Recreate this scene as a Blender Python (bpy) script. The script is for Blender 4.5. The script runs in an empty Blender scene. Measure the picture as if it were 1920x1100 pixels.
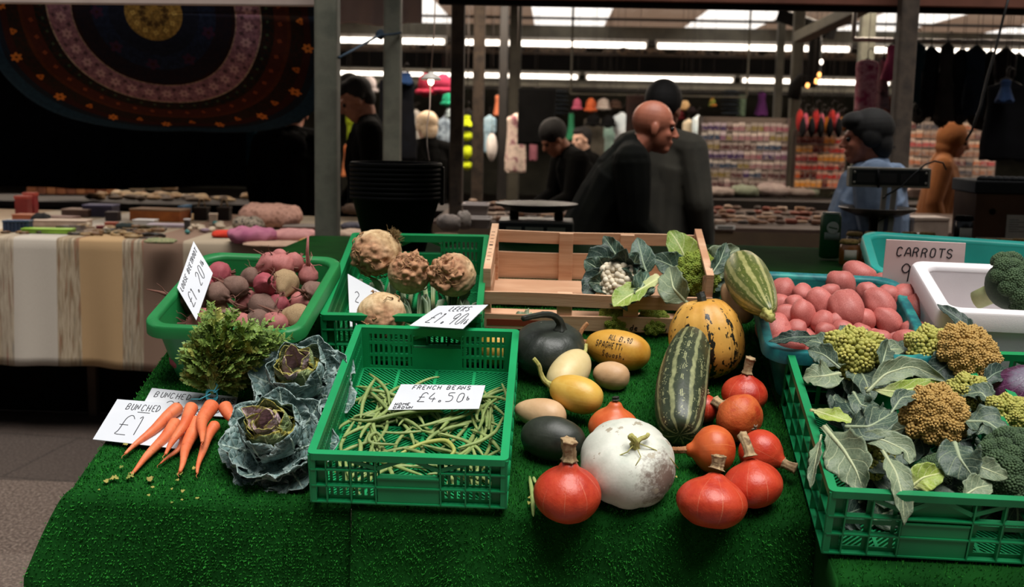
import bpy, math, random
import numpy as np
from mathutils import Vector, Matrix, Euler
# ---------------------------------------------------------------- camera, world, light, exposure
scene = bpy.context.scene
COL = scene.collection
FPX, YH, YAW, ROLL = 2200.0, 230.0, math.radians(1.8), math.radians(1.2)
PIT = math.atan((550-YH)/FPX)
CAM = Vector((0, 0, 1.45))
_F = Vector((-math.sin(YAW)*math.cos(PIT), math.cos(YAW)*math.cos(PIT), -math.sin(PIT)))
_R0 = Vector((math.cos(YAW), math.sin(YAW), 0)); _U0 = _R0.cross(_F)
_R = _R0*math.cos(ROLL)+_U0*math.sin(ROLL); _U = _U0*math.cos(ROLL)-_R0*math.sin(ROLL)
cd = bpy.data.cameras.new('camera'); cam = bpy.data.objects.new('camera', cd); COL.objects.link(cam)
cd.sensor_width = 36; cd.lens = FPX*36/1920; cd.clip_start = .05
cd.dof.use_dof = True; cd.dof.focus_distance = 2.55; cd.dof.aperture_fstop = 4.2
mw = Matrix((_R, _U, -_F)).transposed().to_4x4(); mw.translation = CAM; cam.matrix_world = mw
scene.camera = cam
w = bpy.data.worlds.new('overcast'); scene.world = w; w.use_nodes = True
wn = w.node_tree.nodes; bg = wn['Background']
bg.inputs[0].default_value = (.86, .93, 1.0, 1); bg.inputs[1].default_value = .20
sd = bpy.data.lights.new('soft_daylight', 'SUN'); sd.energy = 4.3; sd.angle = math.radians(44); sd.color = (1, .97, .93)
so = bpy.data.objects.new('soft_daylight', sd); COL.objects.link(so)
so.rotation_euler = Vector((-.18, .28, -1)).to_track_quat('-Z', 'Y').to_euler()
scene.view_settings.view_transform = 'Standard'; scene.view_settings.look = 'None'
scene.view_settings.exposure = 0.15; scene.view_settings.gamma = 1.0; scene.view_settings.use_curve_mapping = False
# ---------------------------------------------------------------- geometry helpers
PI = math.pi
TILT = math.radians(15.5)
TM = Matrix.Translation((0, 2.271, .672)) @ Matrix.Rotation(TILT, 4, 'X')      # the tilted stall top: u right, v up the slope, w off it
TI = TM.inverted()
def ray(px, py): return _F+_R*((px-960)/FPX)-_U*((py-550)/FPX)
def P(px, py, w=0.0):
    """point of the stall frame (u,v,w) seen at a pixel, at height w over the stall top"""
    o = TI @ CAM; d = TI.to_3x3() @ ray(px, py); k = (w-o.z)/d.z
    return o+d*k
def Z(px, py, z=0.0):
    d = ray(px, py); return CAM+d*((z-CAM.z)/d.z)
def Y(px, py, y):
    d = ray(px, py); return CAM+d*(y/d.y)
def dep(p): return (TM @ Vector(p)-CAM).dot(_F)
def hexc(h):
    h = h.lstrip('#'); c = [int(h[i:i+2], 16)/255 for i in (0, 2, 4)]
    return tuple((x/12.92 if x <= .04045 else ((x+.055)/1.055)**2.4) for x in c)+(1,)
rng = np.random.RandomState(7); random.seed(7)
class MB:
    """collects shapes for ONE mesh object"""
    def __init__(s): s.V = []; s.F = []; s.n = 0; s.A = {}
    def add(s, V, F, **at):
        V = np.asarray(V, float).reshape(-1, 3)
        s.V.append(V)
        for k, a in at.items(): s.A.setdefault(k, {})[s.n] = np.asarray(a, float).ravel()
        o = s.n
        s.F.extend([tuple(i+o for i in f) for f in F]); s.n += len(V)
        return s
    def xf(s, V, M):
        M = np.array(M); return np.asarray(V) @ M[:3, :3].T+M[:3, 3]
    def box(s, c, d, M=None):
        x, y, z = c; a, b, e = d[0]/2, d[1]/2, d[2]/2
        V = [(x+i*a, y+j*b, z+k*e) for i in (-1, 1) for j in (-1, 1) for k in (-1, 1)]
        if M is not None: V = s.xf(V, M)
        return s.add(V, [(0, 1, 3, 2), (4, 6, 7, 5), (0, 4, 5, 1), (2, 3, 7, 6), (0, 2, 6, 4), (1, 5, 7, 3)])
    def bx(s, x0, x1, y0, y1, z0, z1, M=None):
        return s.box(((x0+x1)/2, (y0+y1)/2, (z0+z1)/2), (x1-x0, y1-y0, z1-z0), M)
    def bar(s, p, q, wd, th, up=(0, 0, 1)):
        p, q = Vector(p), Vector(q); d = (q-p); L = d.length; d.normalize(); u = Vector(up)
        if abs(d.dot(u)) > .99: u = Vector((0, 1, 0))
        a = d.cross(u).normalized(); b = a.cross(d)
        M = Matrix((d, a, b)).transposed().to_4x4(); M.translation = (p+q)/2
        return s.box((0, 0, 0), (L, wd, th), M)
    def tube(s, pts, rad, n=8, cap=True, **at):
        P_ = np.array([tuple(p) for p in pts], float); m = len(P_)
        r = np.broadcast_to(np.asarray(rad, float), (m,))
        T = np.gradient(P_, axis=0); T /= np.linalg.norm(T, axis=1)[:, None]+1e-12
        u = np.array([0, 0, 1.]) if abs(T[0, 2]) < .9 else np.array([1., 0, 0])
        V = []; 
        for i in range(m):
            u = u-T[i]*(u@T[i]); u /= np.linalg.norm(u)+1e-12; v = np.cross(T[i], u)
            a = np.arange(n)*2*PI/n
            V.append(P_[i]+r[i]*(np.cos(a)[:, None]*u+np.sin(a)[:, None]*v))
        V = np.vstack(V); F = []
        for i in range(m-1):
            for j in range(n):
                k = (j+1) % n; F.append((i*n+j, i*n+k, (i+1)*n+k, (i+1)*n+j))
        if cap: F.append(tuple(range(n))[::-1]); F.append(tuple((m-1)*n+j for j in range(n)))
        return s.add(V, F, **at)
    def ell(s, c, r, M=None, nu=14, nv=9):
        V = [(0, 0, -1)]
        for j in range(1, nv):
            p = -PI/2+PI*j/nv
            V += [(math.cos(p)*math.cos(2*PI*i/nu), math.cos(p)*math.sin(2*PI*i/nu), math.sin(p)) for i in range(nu)]
        V.append((0, 0, 1)); V = np.array(V)*np.array(r)
        if M is not None: V = s.xf(V, M)
        V = V+np.array(tuple(c)); F = []
        for i in range(nu):
            k = (i+1) % nu; F.append((0, 1+k, 1+i)); F.append((len(V)-1, len(V)-1-nu+i, len(V)-1-nu+k))
            for j in range(nv-2): F.append((1+j*nu+i, 1+j*nu+k, 1+(j+1)*nu+k, 1+(j+1)*nu+i))
        return s.add(V, F)
    def build(s, name, mat=None, parent=None, M=None, smooth=True, mods=()):
        me = bpy.data.meshes.new(name)
        V = np.vstack(s.V) if s.V else np.zeros((0, 3))
        me.from_pydata(V.tolist(), [], s.F)
        for k, parts in s.A.items():
            a = np.zeros(len(V))
            for o, vals in parts.items(): a[o:o+len(vals)] = vals
            me.attributes.new(k, 'FLOAT', 'POINT').data.foreach_set('value', a)
        if smooth: me.polygons.foreach_set('use_smooth', [True]*len(me.polygons))
        me.update()
        o = bpy.data.objects.new(name, me); COL.objects.link(o)
        if mat: me.materials.append(mat)
        if parent: o.parent = parent
        if M is not None: o.matrix_world = M
        for m in mods: 
            md = o.modifiers.new(m[0], m[0])
            for k, v in m[1].items(): setattr(md, k, v)
        return o
BEV = lambda w_, n=2: ('BEVEL', dict(width=w_, segments=n, limit_method='ANGLE', angle_limit=.6))
SUB = lambda n=1: ('SUBSURF', dict(levels=n, render_levels=n))
def grid(nu, nv, wrap=False):
    F = []
    for i in range(nu-1):
        for j in range(nv if wrap else nv-1):
            k = (j+1) % nv; F.append((i*nv+j, i*nv+k, (i+1)*nv+k, (i+1)*nv+j))
    return F
def tag(o, label, cat, group=None, kind=None):
    if label: o['label'] = label
    if cat: o['category'] = cat
    if group: o['group'] = group
    if kind: o['kind'] = kind
    return o
def empty(name, M, label=None, cat=None, group=None):
    o = bpy.data.objects.new(name, None); COL.objects.link(o); o.empty_display_size = .05
    o.matrix_world = M if isinstance(M, Matrix) else Matrix.Translation(M)
    return tag(o, label, cat, group)
def struct(o): o['kind'] = 'structure'; return o
def copy_tree(o, M, label=None, cat=None, group=None):
    r = o.copy(); COL.objects.link(r); r.matrix_world = M
    for ch in list(o.children):
        c = ch.copy(); COL.objects.link(c); c.parent = r
        for g in ch.children:
            d = g.copy(); COL.objects.link(d); d.parent = c
    return tag(r, label, cat, group)
def LM(u=0, v=0, w=0, rx=0, ry=0, rz=0, s=1):
    """matrix on the stall top"""
    return TM @ Matrix.Translation((u, v, w)) @ Euler((rx, ry, rz)).to_matrix().to_4x4() @ Matrix.Scale(s, 4)
def WM(p, rx=0, ry=0, rz=0, s=1):
    return Matrix.Translation(p) @ Euler((rx, ry, rz)).to_matrix().to_4x4() @ Matrix.Scale(s, 4)
def vnoise(V, sc, seed=0, octs=3):
    """cheap smooth noise for shapes: sums of random sines"""
    r = np.random.RandomState(seed); V = np.asarray(V)*sc; o = np.zeros(len(V)); a = 1
    for _ in range(octs):
        for _ in range(4):
            k = r.randn(3)*1.3; o += a*np.sin(V@k+r.rand()*6.28)/4
        V = V*2.1; a *= .5
    return o
# ---------------------------------------------------------------- materials
def nt(name):
    m = bpy.data.materials.new(name); m.use_nodes = True; t = m.node_tree
    return m, t, t.nodes['Principled BSDF']
def N(t, typ, ins=None, **pr):
    n = t.nodes.new('ShaderNode'+typ)
    for k, v in pr.items(): setattr(n, k, v)
    for k, v in (ins or {}).items():
        s = n.inputs[k]
        if isinstance(v, bpy.types.NodeSocket): t.links.new(v, s)
        else: s.default_value = v
    return n
def ramp(t, fac, stops, interp='LINEAR'):
    n = t.nodes.new('ShaderNodeValToRGB'); n.color_ramp.interpolation = interp
    e = n.color_ramp.elements
    while len(e) < len(stops): e.new(.5)
    for q, (p, c) in zip(e, stops): q.position = p; q.color = hexc(c) if isinstance(c, str) else c
    t.links.new(fac, n.inputs[0]); return n.outputs[0]
def mix(t, f, a, b, typ='MIX'):
    n = t.nodes.new('ShaderNodeMix'); n.data_type = 'RGBA'; n.blend_type = typ
    for i, v in ((0, f), (6, a), (7, b)):
        if isinstance(v, bpy.types.NodeSocket): t.links.new(v, n.inputs[i])
        elif isinstance(v, str): n.inputs[i].default_value = hexc(v)
        else: n.inputs[i].default_value = v
    return n.outputs[2]
def math_(t, op, a, b=0.0, c=0.0):
    n = t.nodes.new('ShaderNodeMath'); n.operation = op
    for i, v in enumerate((a, b, c)):
        if isinstance(v, bpy.types.NodeSocket): t.links.new(v, n.inputs[i])
        else: n.inputs[i].default_value = v
    return n.outputs[0]
def objco(t, seed=True):
    c = N(t, 'TexCoord').outputs['Object']
    if seed:
        r = N(t, 'ObjectInfo').outputs['Random']
        s = N(t, 'CombineXYZ', {0: math_(t, 'MULTIPLY', r, 37.), 1: math_(t, 'MULTIPLY', r, 11.), 2: r}).outputs[0]
        c = N(t, 'VectorMath', {0: c, 1: s}, operation='ADD').outputs[0]
    return c
def noise(t, co, sc, det=4, rough=.55, dist=0.):
    return N(t, 'TexNoise', {'Vector': co, 'Scale': sc, 'Detail': det, 'Roughness': rough, 'Distortion': dist}).outputs['Fac']
def bump(t, b, h, st=.3, dist=.002):
    n = N(t, 'Bump', {'Strength': st, 'Distance': dist, 'Height': h}); t.links.new(n.outputs[0], b.inputs['Normal'])
_mc = {}
def mat(name, cols, sc=20., rough=.6, bmp=0., bsc=80., spots=None, metal=0., lo=.35, hi=.65, spec=.4, sss=0., jit=0., co_scale=None, emit=0.):
    if name in _mc: return _mc[name]
    m, t, b = nt(name); _mc[name] = m
    if isinstance(cols, str): cols = [cols]
    co = objco(t)
    if co_scale: co = N(t, 'Mapping', {'Vector': co, 'Scale': co_scale}).outputs[0]
    if len(cols) > 1:
        f = noise(t, co, sc); k = len(cols)-1
        c = ramp(t, f, [(lo+(hi-lo)*i/k, x) for i, x in enumerate(cols)])
    else: c = N(t, 'RGB').outputs[0]; c.default_value = hexc(cols[0])
    if spots:
        for (hx, s_, th, sf) in spots:
            f = noise(t, co, s_, 5, .6); f = ramp(t, f, [(th, (0, 0, 0, 1)), (min(th+sf, 1), (1, 1, 1, 1))])
            c = mix(t, f, c, hx)
    if jit:
        hs = N(t, 'HueSaturation', {'Color': c, 'Value': math_(t, 'MULTIPLY_ADD', N(t, 'ObjectInfo').outputs['Random'], jit*2, 1-jit)}); c = hs.outputs[0]
    t.links.new(c, b.inputs['Base Color'])
    b.inputs['Roughness'].default_value = rough; b.inputs['Metallic'].default_value = metal
    b.inputs['Specular IOR Level'].default_value = spec
    if sss: b.inputs['Subsurface Weight'].default_value = sss; b.inputs['Subsurface Radius'].default_value = (.01, .006, .003)
    if emit: t.links.new(c, b.inputs['Emission Color']); b.inputs['Emission Strength'].default_value = emit
    if bmp: bump(t, b, noise(t, co, bsc, 5, .6), bmp)
    return m
def attr(t, n): return N(t, 'Attribute', attribute_name=n).outputs['Fac']
# ---------------------------------------------------------------- handwriting
_G = dict(A='00 15 26 35 40/12 32', B='00 06 26 35 34 23 03/23 32 31 20 00', C='35 26 16 05 01 10 20 31', D='00 06 16 34 32 10 00', E='30 00 06 36/03 23', F='00 06 36/03 23',
 G='35 26 16 05 01 10 20 31 33 23', H='00 06/30 36/03 33', I='10 16', J='36 31 20 10 01', K='00 06/36 03 30', L='06 00 30', M='00 06 23 46 40', N='00 06 30 36', O='16 05 01 10 20 31 35 26 16',
 P='00 06 26 35 34 23 03', Q='16 05 01 10 20 31 35 26 16/22 40', R='00 06 26 35 34 23 03/23 30', S='35 26 16 05 04 13 23 32 31 20 10 01', T='06 46/26 20', U='06 01 10 20 31 36', W='06 10 23 30 46', Y='06 23 46/23 20')
_G.update({'£': '45 36 26 15 11 00 40/03 33', '0': '16 05 01 10 20 31 35 26 16', '1': '05 16 10', '2': '05 16 26 35 34 00 30', '3': '05 16 26 35 34 13 33 31 20 10 01', '4': '26 02 42/33 30', '5': '36 06 04 24 33 31 20 00', '6': '36 03 01 10 20 31 32 23 03',
 '8': '23 14 15 26 35 34 12 11 20 31 32 23', '9': '35 26 16 05 04 13 23 34 36 30', '.': '10 11 21 20 10', 'l': '16 10 20', 'b': '06 00 20 31 32 23 03', 'q': '33 13 02 01 10 30/34 3a', 'u': '03 01 10 20 31 33/31 30', 'a': '33 13 02 01 10 30/33 30',
 's': '33 13 02 31 20 00', 'h': '06 00/02 13 23 30', 'd': '36 30 10 01 02 13 33', 'e': '02 32 23 13 02 01 10 30', 't': '16 11 20 30/04 34', 'i': '13 10', 'n': '03 00/02 13 23 30', '-': '02 32', ' ': ''})
def writing(name, lines, fn, mt, parent, seed=0, th=.0012):
    """lines: (text, x0, y0, height, advance) in card units 0..1; fn maps (s,t) to a 3-D point and normal"""
    r = np.random.RandomState(seed); b = MB()
    for txt, x0, y0, h, adv in lines:
        x = x0
        for ch in txt:
            jx, jy = r.randn(2)*.02*h
            for pl in _G.get(ch, '').split('/'):
                pts = [(int(q[0], 16), int(q[1], 16) if q[1] != 'a' else -2) for q in pl.split()]
                if len(pts) < 2: continue
                # smooth a little
                sm = []
                for i in range(len(pts)-1):
                    for k in range(3):
                        f = k/3; sm.append((pts[i][0]*(1-f)+pts[i+1][0]*f, pts[i][1]*(1-f)+pts[i+1][1]*f))
                sm.append(pts[-1]); s2 = [sm[0]]+[tuple((np.array(sm[i-1])+2*np.array(sm[i])+np.array(sm[i+1]))/4) for i in range(1, len(sm)-1)]+[sm[-1]]
                W = []
                for (gx, gy) in s2:
                    p, nrm = fn(x+jx+gx/4*adv*.75+gy*.02*adv, y0+jy+gy/6*h); W.append((Vector(p), Vector(nrm)))
                V = []; 
                for i, (p, nr) in enumerate(W):
                    q0 = W[max(i-1, 0)][0]; q1 = W[min(i+1, len(W)-1)][0]
                    d = (q1-q0).normalized().cross(nr).normalized()*th*.5
                    V += [p-d+nr*.0006, p+d+nr*.0006, p+d-nr*.0004, p-d-nr*.0004]
                F = []
                for i in range(len(W)-1):
                    a = i*4
                    for k in range(4): F.append((a+k, a+(k+1) % 4, a+4+(k+1) % 4, a+4+k))
                F += [(3, 2, 1, 0), tuple(len(V)-4+k for k in range(4))]
                b.add(V, F)
            x += adv
    return b.build(name, mt, parent, smooth=False)
# ---------------------------------------------------------------- structure of the market hall
def m_pavers():
    m, t, b = nt('pavers'); co = N(t, 'TexCoord').outputs['Object']
    br = N(t, 'TexBrick', {'Vector': N(t, 'Mapping', {'Vector': co, 'Rotation': (0, 0, .12)}).outputs[0], 'Scale': 1., 'Color1': hexc('#3a302b'), 'Color2': hexc('#2e2723'), 'Mortar': hexc('#181412'), 'Mortar Size': .008, 'Brick Width': .9, 'Row Height': .6})
    gr = noise(t, co, 90, 5, .7); sp = ramp(t, gr, [(.35, '#2b241f'), (.5, '#5a4b42'), (.68, '#8f8074')])
    near = ramp(t, N(t, 'SeparateXYZ', {0: co}).outputs[1], [(.0, (1, 1, 1, 1)), (1, (0, 0, 0, 1))])
    edge = math_(t, 'LESS_THAN', N(t, 'SeparateXYZ', {0: co}).outputs[1], 4.45)
    c = mix(t, math_(t, 'MULTIPLY_ADD', edge, .6, .25), br.outputs[0], sp)
    t.links.new(c, b.inputs['Base Color']); b.inputs['Roughness'].default_value = .55
    bump(t, b, gr, .4); return m
b = MB(); b.bx(-14, 14, -5, 26, -.1, 0); struct(b.build('floor', m_pavers(), smooth=False))
M_dark = mat('dark_paint', ['#080706', '#0f0d0b'], 8, .8, spec=.1)
M_beam = mat('beam_paint', ['#38342a', '#4a463a'], 6, .6, .1)
M_beamd = mat('beam_dark', ['#17120f', '#2a211b'], 6, .6, .1)
M_brown = mat('fascia_brown', ['#5b3324', '#6d4030'], 6, .6)
M_wallg = mat('far_wall', ['#4b4a40', '#5d5b4e'], 3, .8)
b = MB(); b.bx(-14, 14, 24, 24.2, 0, 4.2); struct(b.build('wall_back', M_wallg, smooth=False))
b = MB(); b.bx(-14.2, -14, -5, 24, 0, 4.2); struct(b.build('wall_left', M_wallg, smooth=False))
b = MB(); b.bx(14, 14.2, -5, 24, 0, 4.2); struct(b.build('wall_right', M_wallg, smooth=False))
b = MB(); b.bx(-14, 14, -5.2, -5, 0, 5.5); struct(b.build('wall_front', mat('street_wall', ['#3b3631', '#4a443e'], 2, .9), smooth=False))
RZ = 2.75
def m_roof():
    m, t, b = nt('roof_sheets'); co = N(t, 'TexCoord').outputs['Object']
    x = N(t, 'SeparateXYZ', {0: co}).outputs[0]
    s = math_(t, 'FRACT', math_(t, 'MULTIPLY_ADD', x, 1/1.98, .14)); clear = math_(t, 'LESS_THAN', s, .47)
    c = mix(t, clear, '#7d6a5c', '#e9e2dc')
    t.links.new(c, b.inputs['Base Color']); b.inputs['Roughness'].default_value = .5
    tr = N(t, 'BsdfTranslucent', {'Color': mix(t, clear, '#8c725f', '#fff8f2')})
    ms = N(t, 'MixShader', {0: math_(t, 'MULTIPLY_ADD', clear, .45, .42)}); t.links.new(b.outputs[0], ms.inputs[1]); t.links.new(tr.outputs[0], ms.inputs[2])
    t.links.new(ms.outputs[0], t.nodes['Material Output'].inputs[0]); return m
# corrugated roof over the far aisle
xs = np.arange(-13.9, 13.9, .05); V = []; 
for yy in (11.9, 16.5): V += [(x, yy, RZ+.012*math.sin(x*40)+(0 if yy < 13 else .0)) for x in xs]
n_ = len(xs); b = MB(); b.add(V, [(i, i+1, n_+i+1, n_+i) for i in range(n_-1)])
rf = b.build('translucent_roof', m_roof()); struct(rf); rf.name = 'ceiling_sheets'
b = MB(); b.bx(-14, 14, 5.55, 11.9, RZ, RZ+.06); struct(b.build('ceiling', mat('ceiling_boards', ['#6a5d50', '#7a6c5d'], 4, .8), smooth=False))
b = MB(); b.bx(-14, 14, 16.5, 24, RZ-.1, RZ-.04); struct(b.build('ceiling', M_wallg, smooth=False))
b = MB(); b.bx(-.72, 4.5, 3.2, 4.6, 2.30, 2.34); struct(b.build('ceiling_stall', mat('ceiling_boards', ['#6a5d50']), smooth=False))  # roof slab out of view, added and sized to shade the stall back
k = 0
def beam(px0, py0, py1, d, x0, x1, th, m, nm):
    """a horizontal beam across the hall, spanning py0..py1 at px0 at depth d"""
    a = Y(px0, py0, d); c = Y(px0, py1, d); b = MB(); b.bx(x0, x1, d, d+th, c.z, a.z); o = b.build(nm, m, smooth=False, mods=[BEV(.006)]); struct(o); return o
beam(1300, -60, 5, 5.6, -.55, 9, .05, M_brown, 'trim_1')
beam(1300, 5, 15, 5.62, -.55, 9, .08, M_dark, 'trim_2')
beam(1300, 36, 41, 12.6, -13, 13, .04, M_beamd, 'trim_3')
beam(1200, 50, 76, 15.0, -13, 13, .12, M_beam, 'trim_4')
beam(1200, 76, 84, 15.02, -13, 13, .08, M_beamd, 'trim_5')
beam(1200, 100, 106, 13.0, -13, 13, .25, mat('gutter', ['#33291f', '#46382b'], 5, .7), 'trim_6')
beam(1200, 106, 134, 13.0, -13, 13, .2, M_dark, 'trim_7')
beam(1200, 134, 142, 17.3, -13, 13, .1, M_beam, 'trim_8')
beam(1200, 152, 166, 17.4, -13, 13, .12, M_beam, 'trim_9')
beam(1200, 166, 173, 17.3, -13, 13, .1, M_dark, 'trim_10')
# tube lights
def m_emit(nm, c, s):
    m, t, b = nt(nm); b.inputs['Base Color'].default_value = hexc(c); b.inputs['Emission Color'].default_value = hexc(c); b.inputs['Emission Strength'].default_value = s; return m
M_tube = m_emit('tube_glow', '#fff4e6', 3.2); M_white = mat('white_enamel', ['#b9b4aa', '#c8c3ba'], 5, .4)
def tube_light(x, y, z, L, lab, e=14, r=.03):
    rt = empty('strip_light', Matrix.Translation((x, y, z)), lab, 'strip light', 'fluorescent strips under the market roof')
    b = MB(); b.bx(-L/2, L/2, -.03, .03, .03, .07); b.build('fitting', M_white, rt, smooth=False)
    b = MB(); b.tube([(-L/2+.03, 0, 0), (L/2-.03, 0, 0)], r, 10); b.build('tube', M_tube, rt)
    for q in (-1, 1):
        b = MB(); b.bx(q*(L/2-.02)-.015, q*(L/2-.02)+.015, -.02, .02, -.03, .03); b.build('end_cap', M_white, rt, smooth=False)
    for q in (-1, 1): b = MB(); b.tube([(q*L*.3, 0, .06), (q*L*.3, 0, RZ-.05-z)], .005, 5); b.build('drop_rod', M_beamd, rt)
    if e:
        l = bpy.data.lights.new('tube_lamp', 'AREA'); l.shape = 'RECTANGLE'; l.size = L*.95; l.size_y = .06; l.energy = e; l.color = (1, .84, .68)
        o = bpy.data.objects.new('tube_lamp', l); COL.objects.link(o); o.location = (0, 0, -.035); o.parent = rt
    return rt
def row_z(px, py, d): return Y(px, py, d).z
z1 = row_z(1200, 85, 14.6)
for i, x in enumerate((-4.95, -2.5, -.05, 2.4, 4.85, 7.3)): tube_light(x, 14.6, z1, 2.36, ['long white strip light of the upper row, above the hanging scarves at the left', 'long white strip light of the upper row, behind the two left posts', 'long white strip light of the upper row, behind the thin dark posts', 'long white strip light of the upper row, above the bald man', 'long white strip light of the upper row, ending at the diagonal roof brace', 'long white strip light of the upper row, behind the clothes at the far right'][i], 30, .035)
z2 = row_z(1200, 147, 17)
for i, x in enumerate((-5.1, -2.9, -.7, 1.5, 3.7, 5.9)): tube_light(x, 17, z2, 2.12, ['slim strip light of the lower row, half hidden behind the painted hanging', 'slim strip light of the lower row, behind the young man in black', 'slim strip light of the lower row, behind the glowing bulb', 'slim strip light of the lower row, above the bald man', 'slim strip light of the lower row, left of the leaning green post', 'slim strip light of the lower row, behind the pink clothing'][i], 26, .03)
for i, x in enumerate((-3.4, -.6, 2.0, 4.6)): tube_light(x, 7.7, 2.55, 1.5, ['strip light under the nearer ceiling, first from the left','strip light under the nearer ceiling, second from the left','strip light under the nearer ceiling, third from the left','strip light under the nearer ceiling, rightmost'][i], 26)  # fill lamps added above the frame to brighten racks and goods
for i, x in enumerate((-4, -.6, 2.4, 5.4)): tube_light(x, 9.5, 2.62, 1.5, ['strip light at the back of the nearer ceiling, first from the left','strip light at the back of the nearer ceiling, second from the left','strip light at the back of the nearer ceiling, third from the left','strip light at the back of the nearer ceiling, rightmost'][i], 60)  # more added lamps out of view, brightening the far clothes and hats
# posts
M_post = mat('post_grey', ['#57594e', '#6a6a5d', '#5c5b50'], 7, .6, .2, 60, spots=[('#2b2722', 26, .72, .03)])
M_postb = mat('post_brown', ['#362c24', '#4b3f34', '#2f2822'], 7, .75, .3, 60, spots=[('#1a1512', 20, .66, .05)])
M_postd = mat('post_dark', ['#151311', '#201c19'], 7, .6)
def post(px, py, wpx, d, m, lab, z1=None, z0=0, wd=None, lean=0):
    p = Y(px, py, d); wd = wd or wpx*dep(TI @ p)/FPX
    rt = empty('market_post', Matrix.Translation((p.x, p.y, 0)), lab, 'post', None)
    top = z1 or RZ; b = MB(); b.bx(-wd/2, wd/2, -wd/2, wd/2, z0, top)
    b.build('pole', m, rt, smooth=False, mods=[BEV(wd*.14)])
    b = MB(); b.bx(-wd*.9, wd*.9, -wd*.9, wd*.9, 0, .02)
    for i in (-1, 1):
        for j in (-1, 1): b.tube([(i*wd*.7, j*wd*.7, .02), (i*wd*.7, j*wd*.7, .04)], .01, 6)
    b.build('foot_plate', m, rt, smooth=False)
    return rt
post(614, 240, 43, 4.75, M_post, 'thick pale grey square post right of the painted cloth hanging')
post(736, 180, 32, 6.0, M_post, 'grey square post rising behind the stack of black buckets')
post(857, 220, 25, 6.6, M_postb, 'scuffed dark brown timber post, left of the close pair')
post(897, 200, 21, 8.4, M_postb, 'slim brown post, right one of the close pair')
post(1486, 270, 20, 9.2, M_beam, 'thin dark green post between the bald man and the hooded shopper')
post(1455, 250, 14, 12.4, M_beam, 'thin grey post far behind, above the accessory rack')
post(1626, 60, 27, 8.2, M_post, 'grey post above the pink hanging clothes', )
post(1692, 180, 34, 5.5, M_postb, 'dark wooden post behind the hooded seller\'s head')
post(965, 160, 22, 12.0, M_beam, 'pale slim post in the gap right of the brown pair')
post(943, 200, 16, 10.0, M_postd, 'near-black slim post right of the brown pair')
post(498, 200, 9, 9.0, M_beam, 'narrow pale post beside the left edge of the dark silhouette')
# leaning tube across the roof at right
def rod(pts, r, m, nm, lab, cat, n=6, grp=None): b = MB(); b.tube(pts, r, n); o = b.build(nm, m); return tag(o, lab, cat, grp)
o = MB().bar(Y(1500, 70, 8), Y(1620, 12, 7.2), .09, .07).build('roof_brace', M_beam, smooth=False, mods=[BEV(.006)]); tag(o, 'diagonal grey roof brace meeting the post above the pink clothes', 'brace')
o = MB().bar(Y(1465, 28, 9.5), Y(1560, 62, 9.2), .12, .1).build('roof_brace', M_dark, smooth=False, mods=[BEV(.006)]); tag(o, 'dark diagonal timber brace tucked under the pale roof sheets', 'brace')
pts = [Y(1500, 148, 9), Y(1492, 152, 8.95), Y(1486, 165, 8.9), Y(1480, 200, 8.9)]
rod([Y(1530, 40, 9), Y(1527, 140, 9), Y(1525, 153, 9), Y(1500, 150, 9), Y(1492, 162, 9), Y(1487, 185, 9)], .05, M_dark, 'bracket', 'black curved bracket at the head of the thin green post', 'bracket')
# litter on the gutter top
gz = Y(1200, 100, 13.1).z; b = MB()
for i in range(170):
    x = rng.uniform(-3.5, 6.5); s = rng.uniform(.03, .13); b.ell((x, 13.06+rng.uniform(-.05, .1), gz+.01), (s, .03, rng.uniform(.015, .05)), nu=7, nv=5)
tag(b.build('leaf_litter', mat('litter', ['#120e0c', '#6c5a48', '#1a1512'], 12, .9)), 'dark dry leaf litter heaped along the roof gutter', 'leaf litter', kind='stuff')
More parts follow.
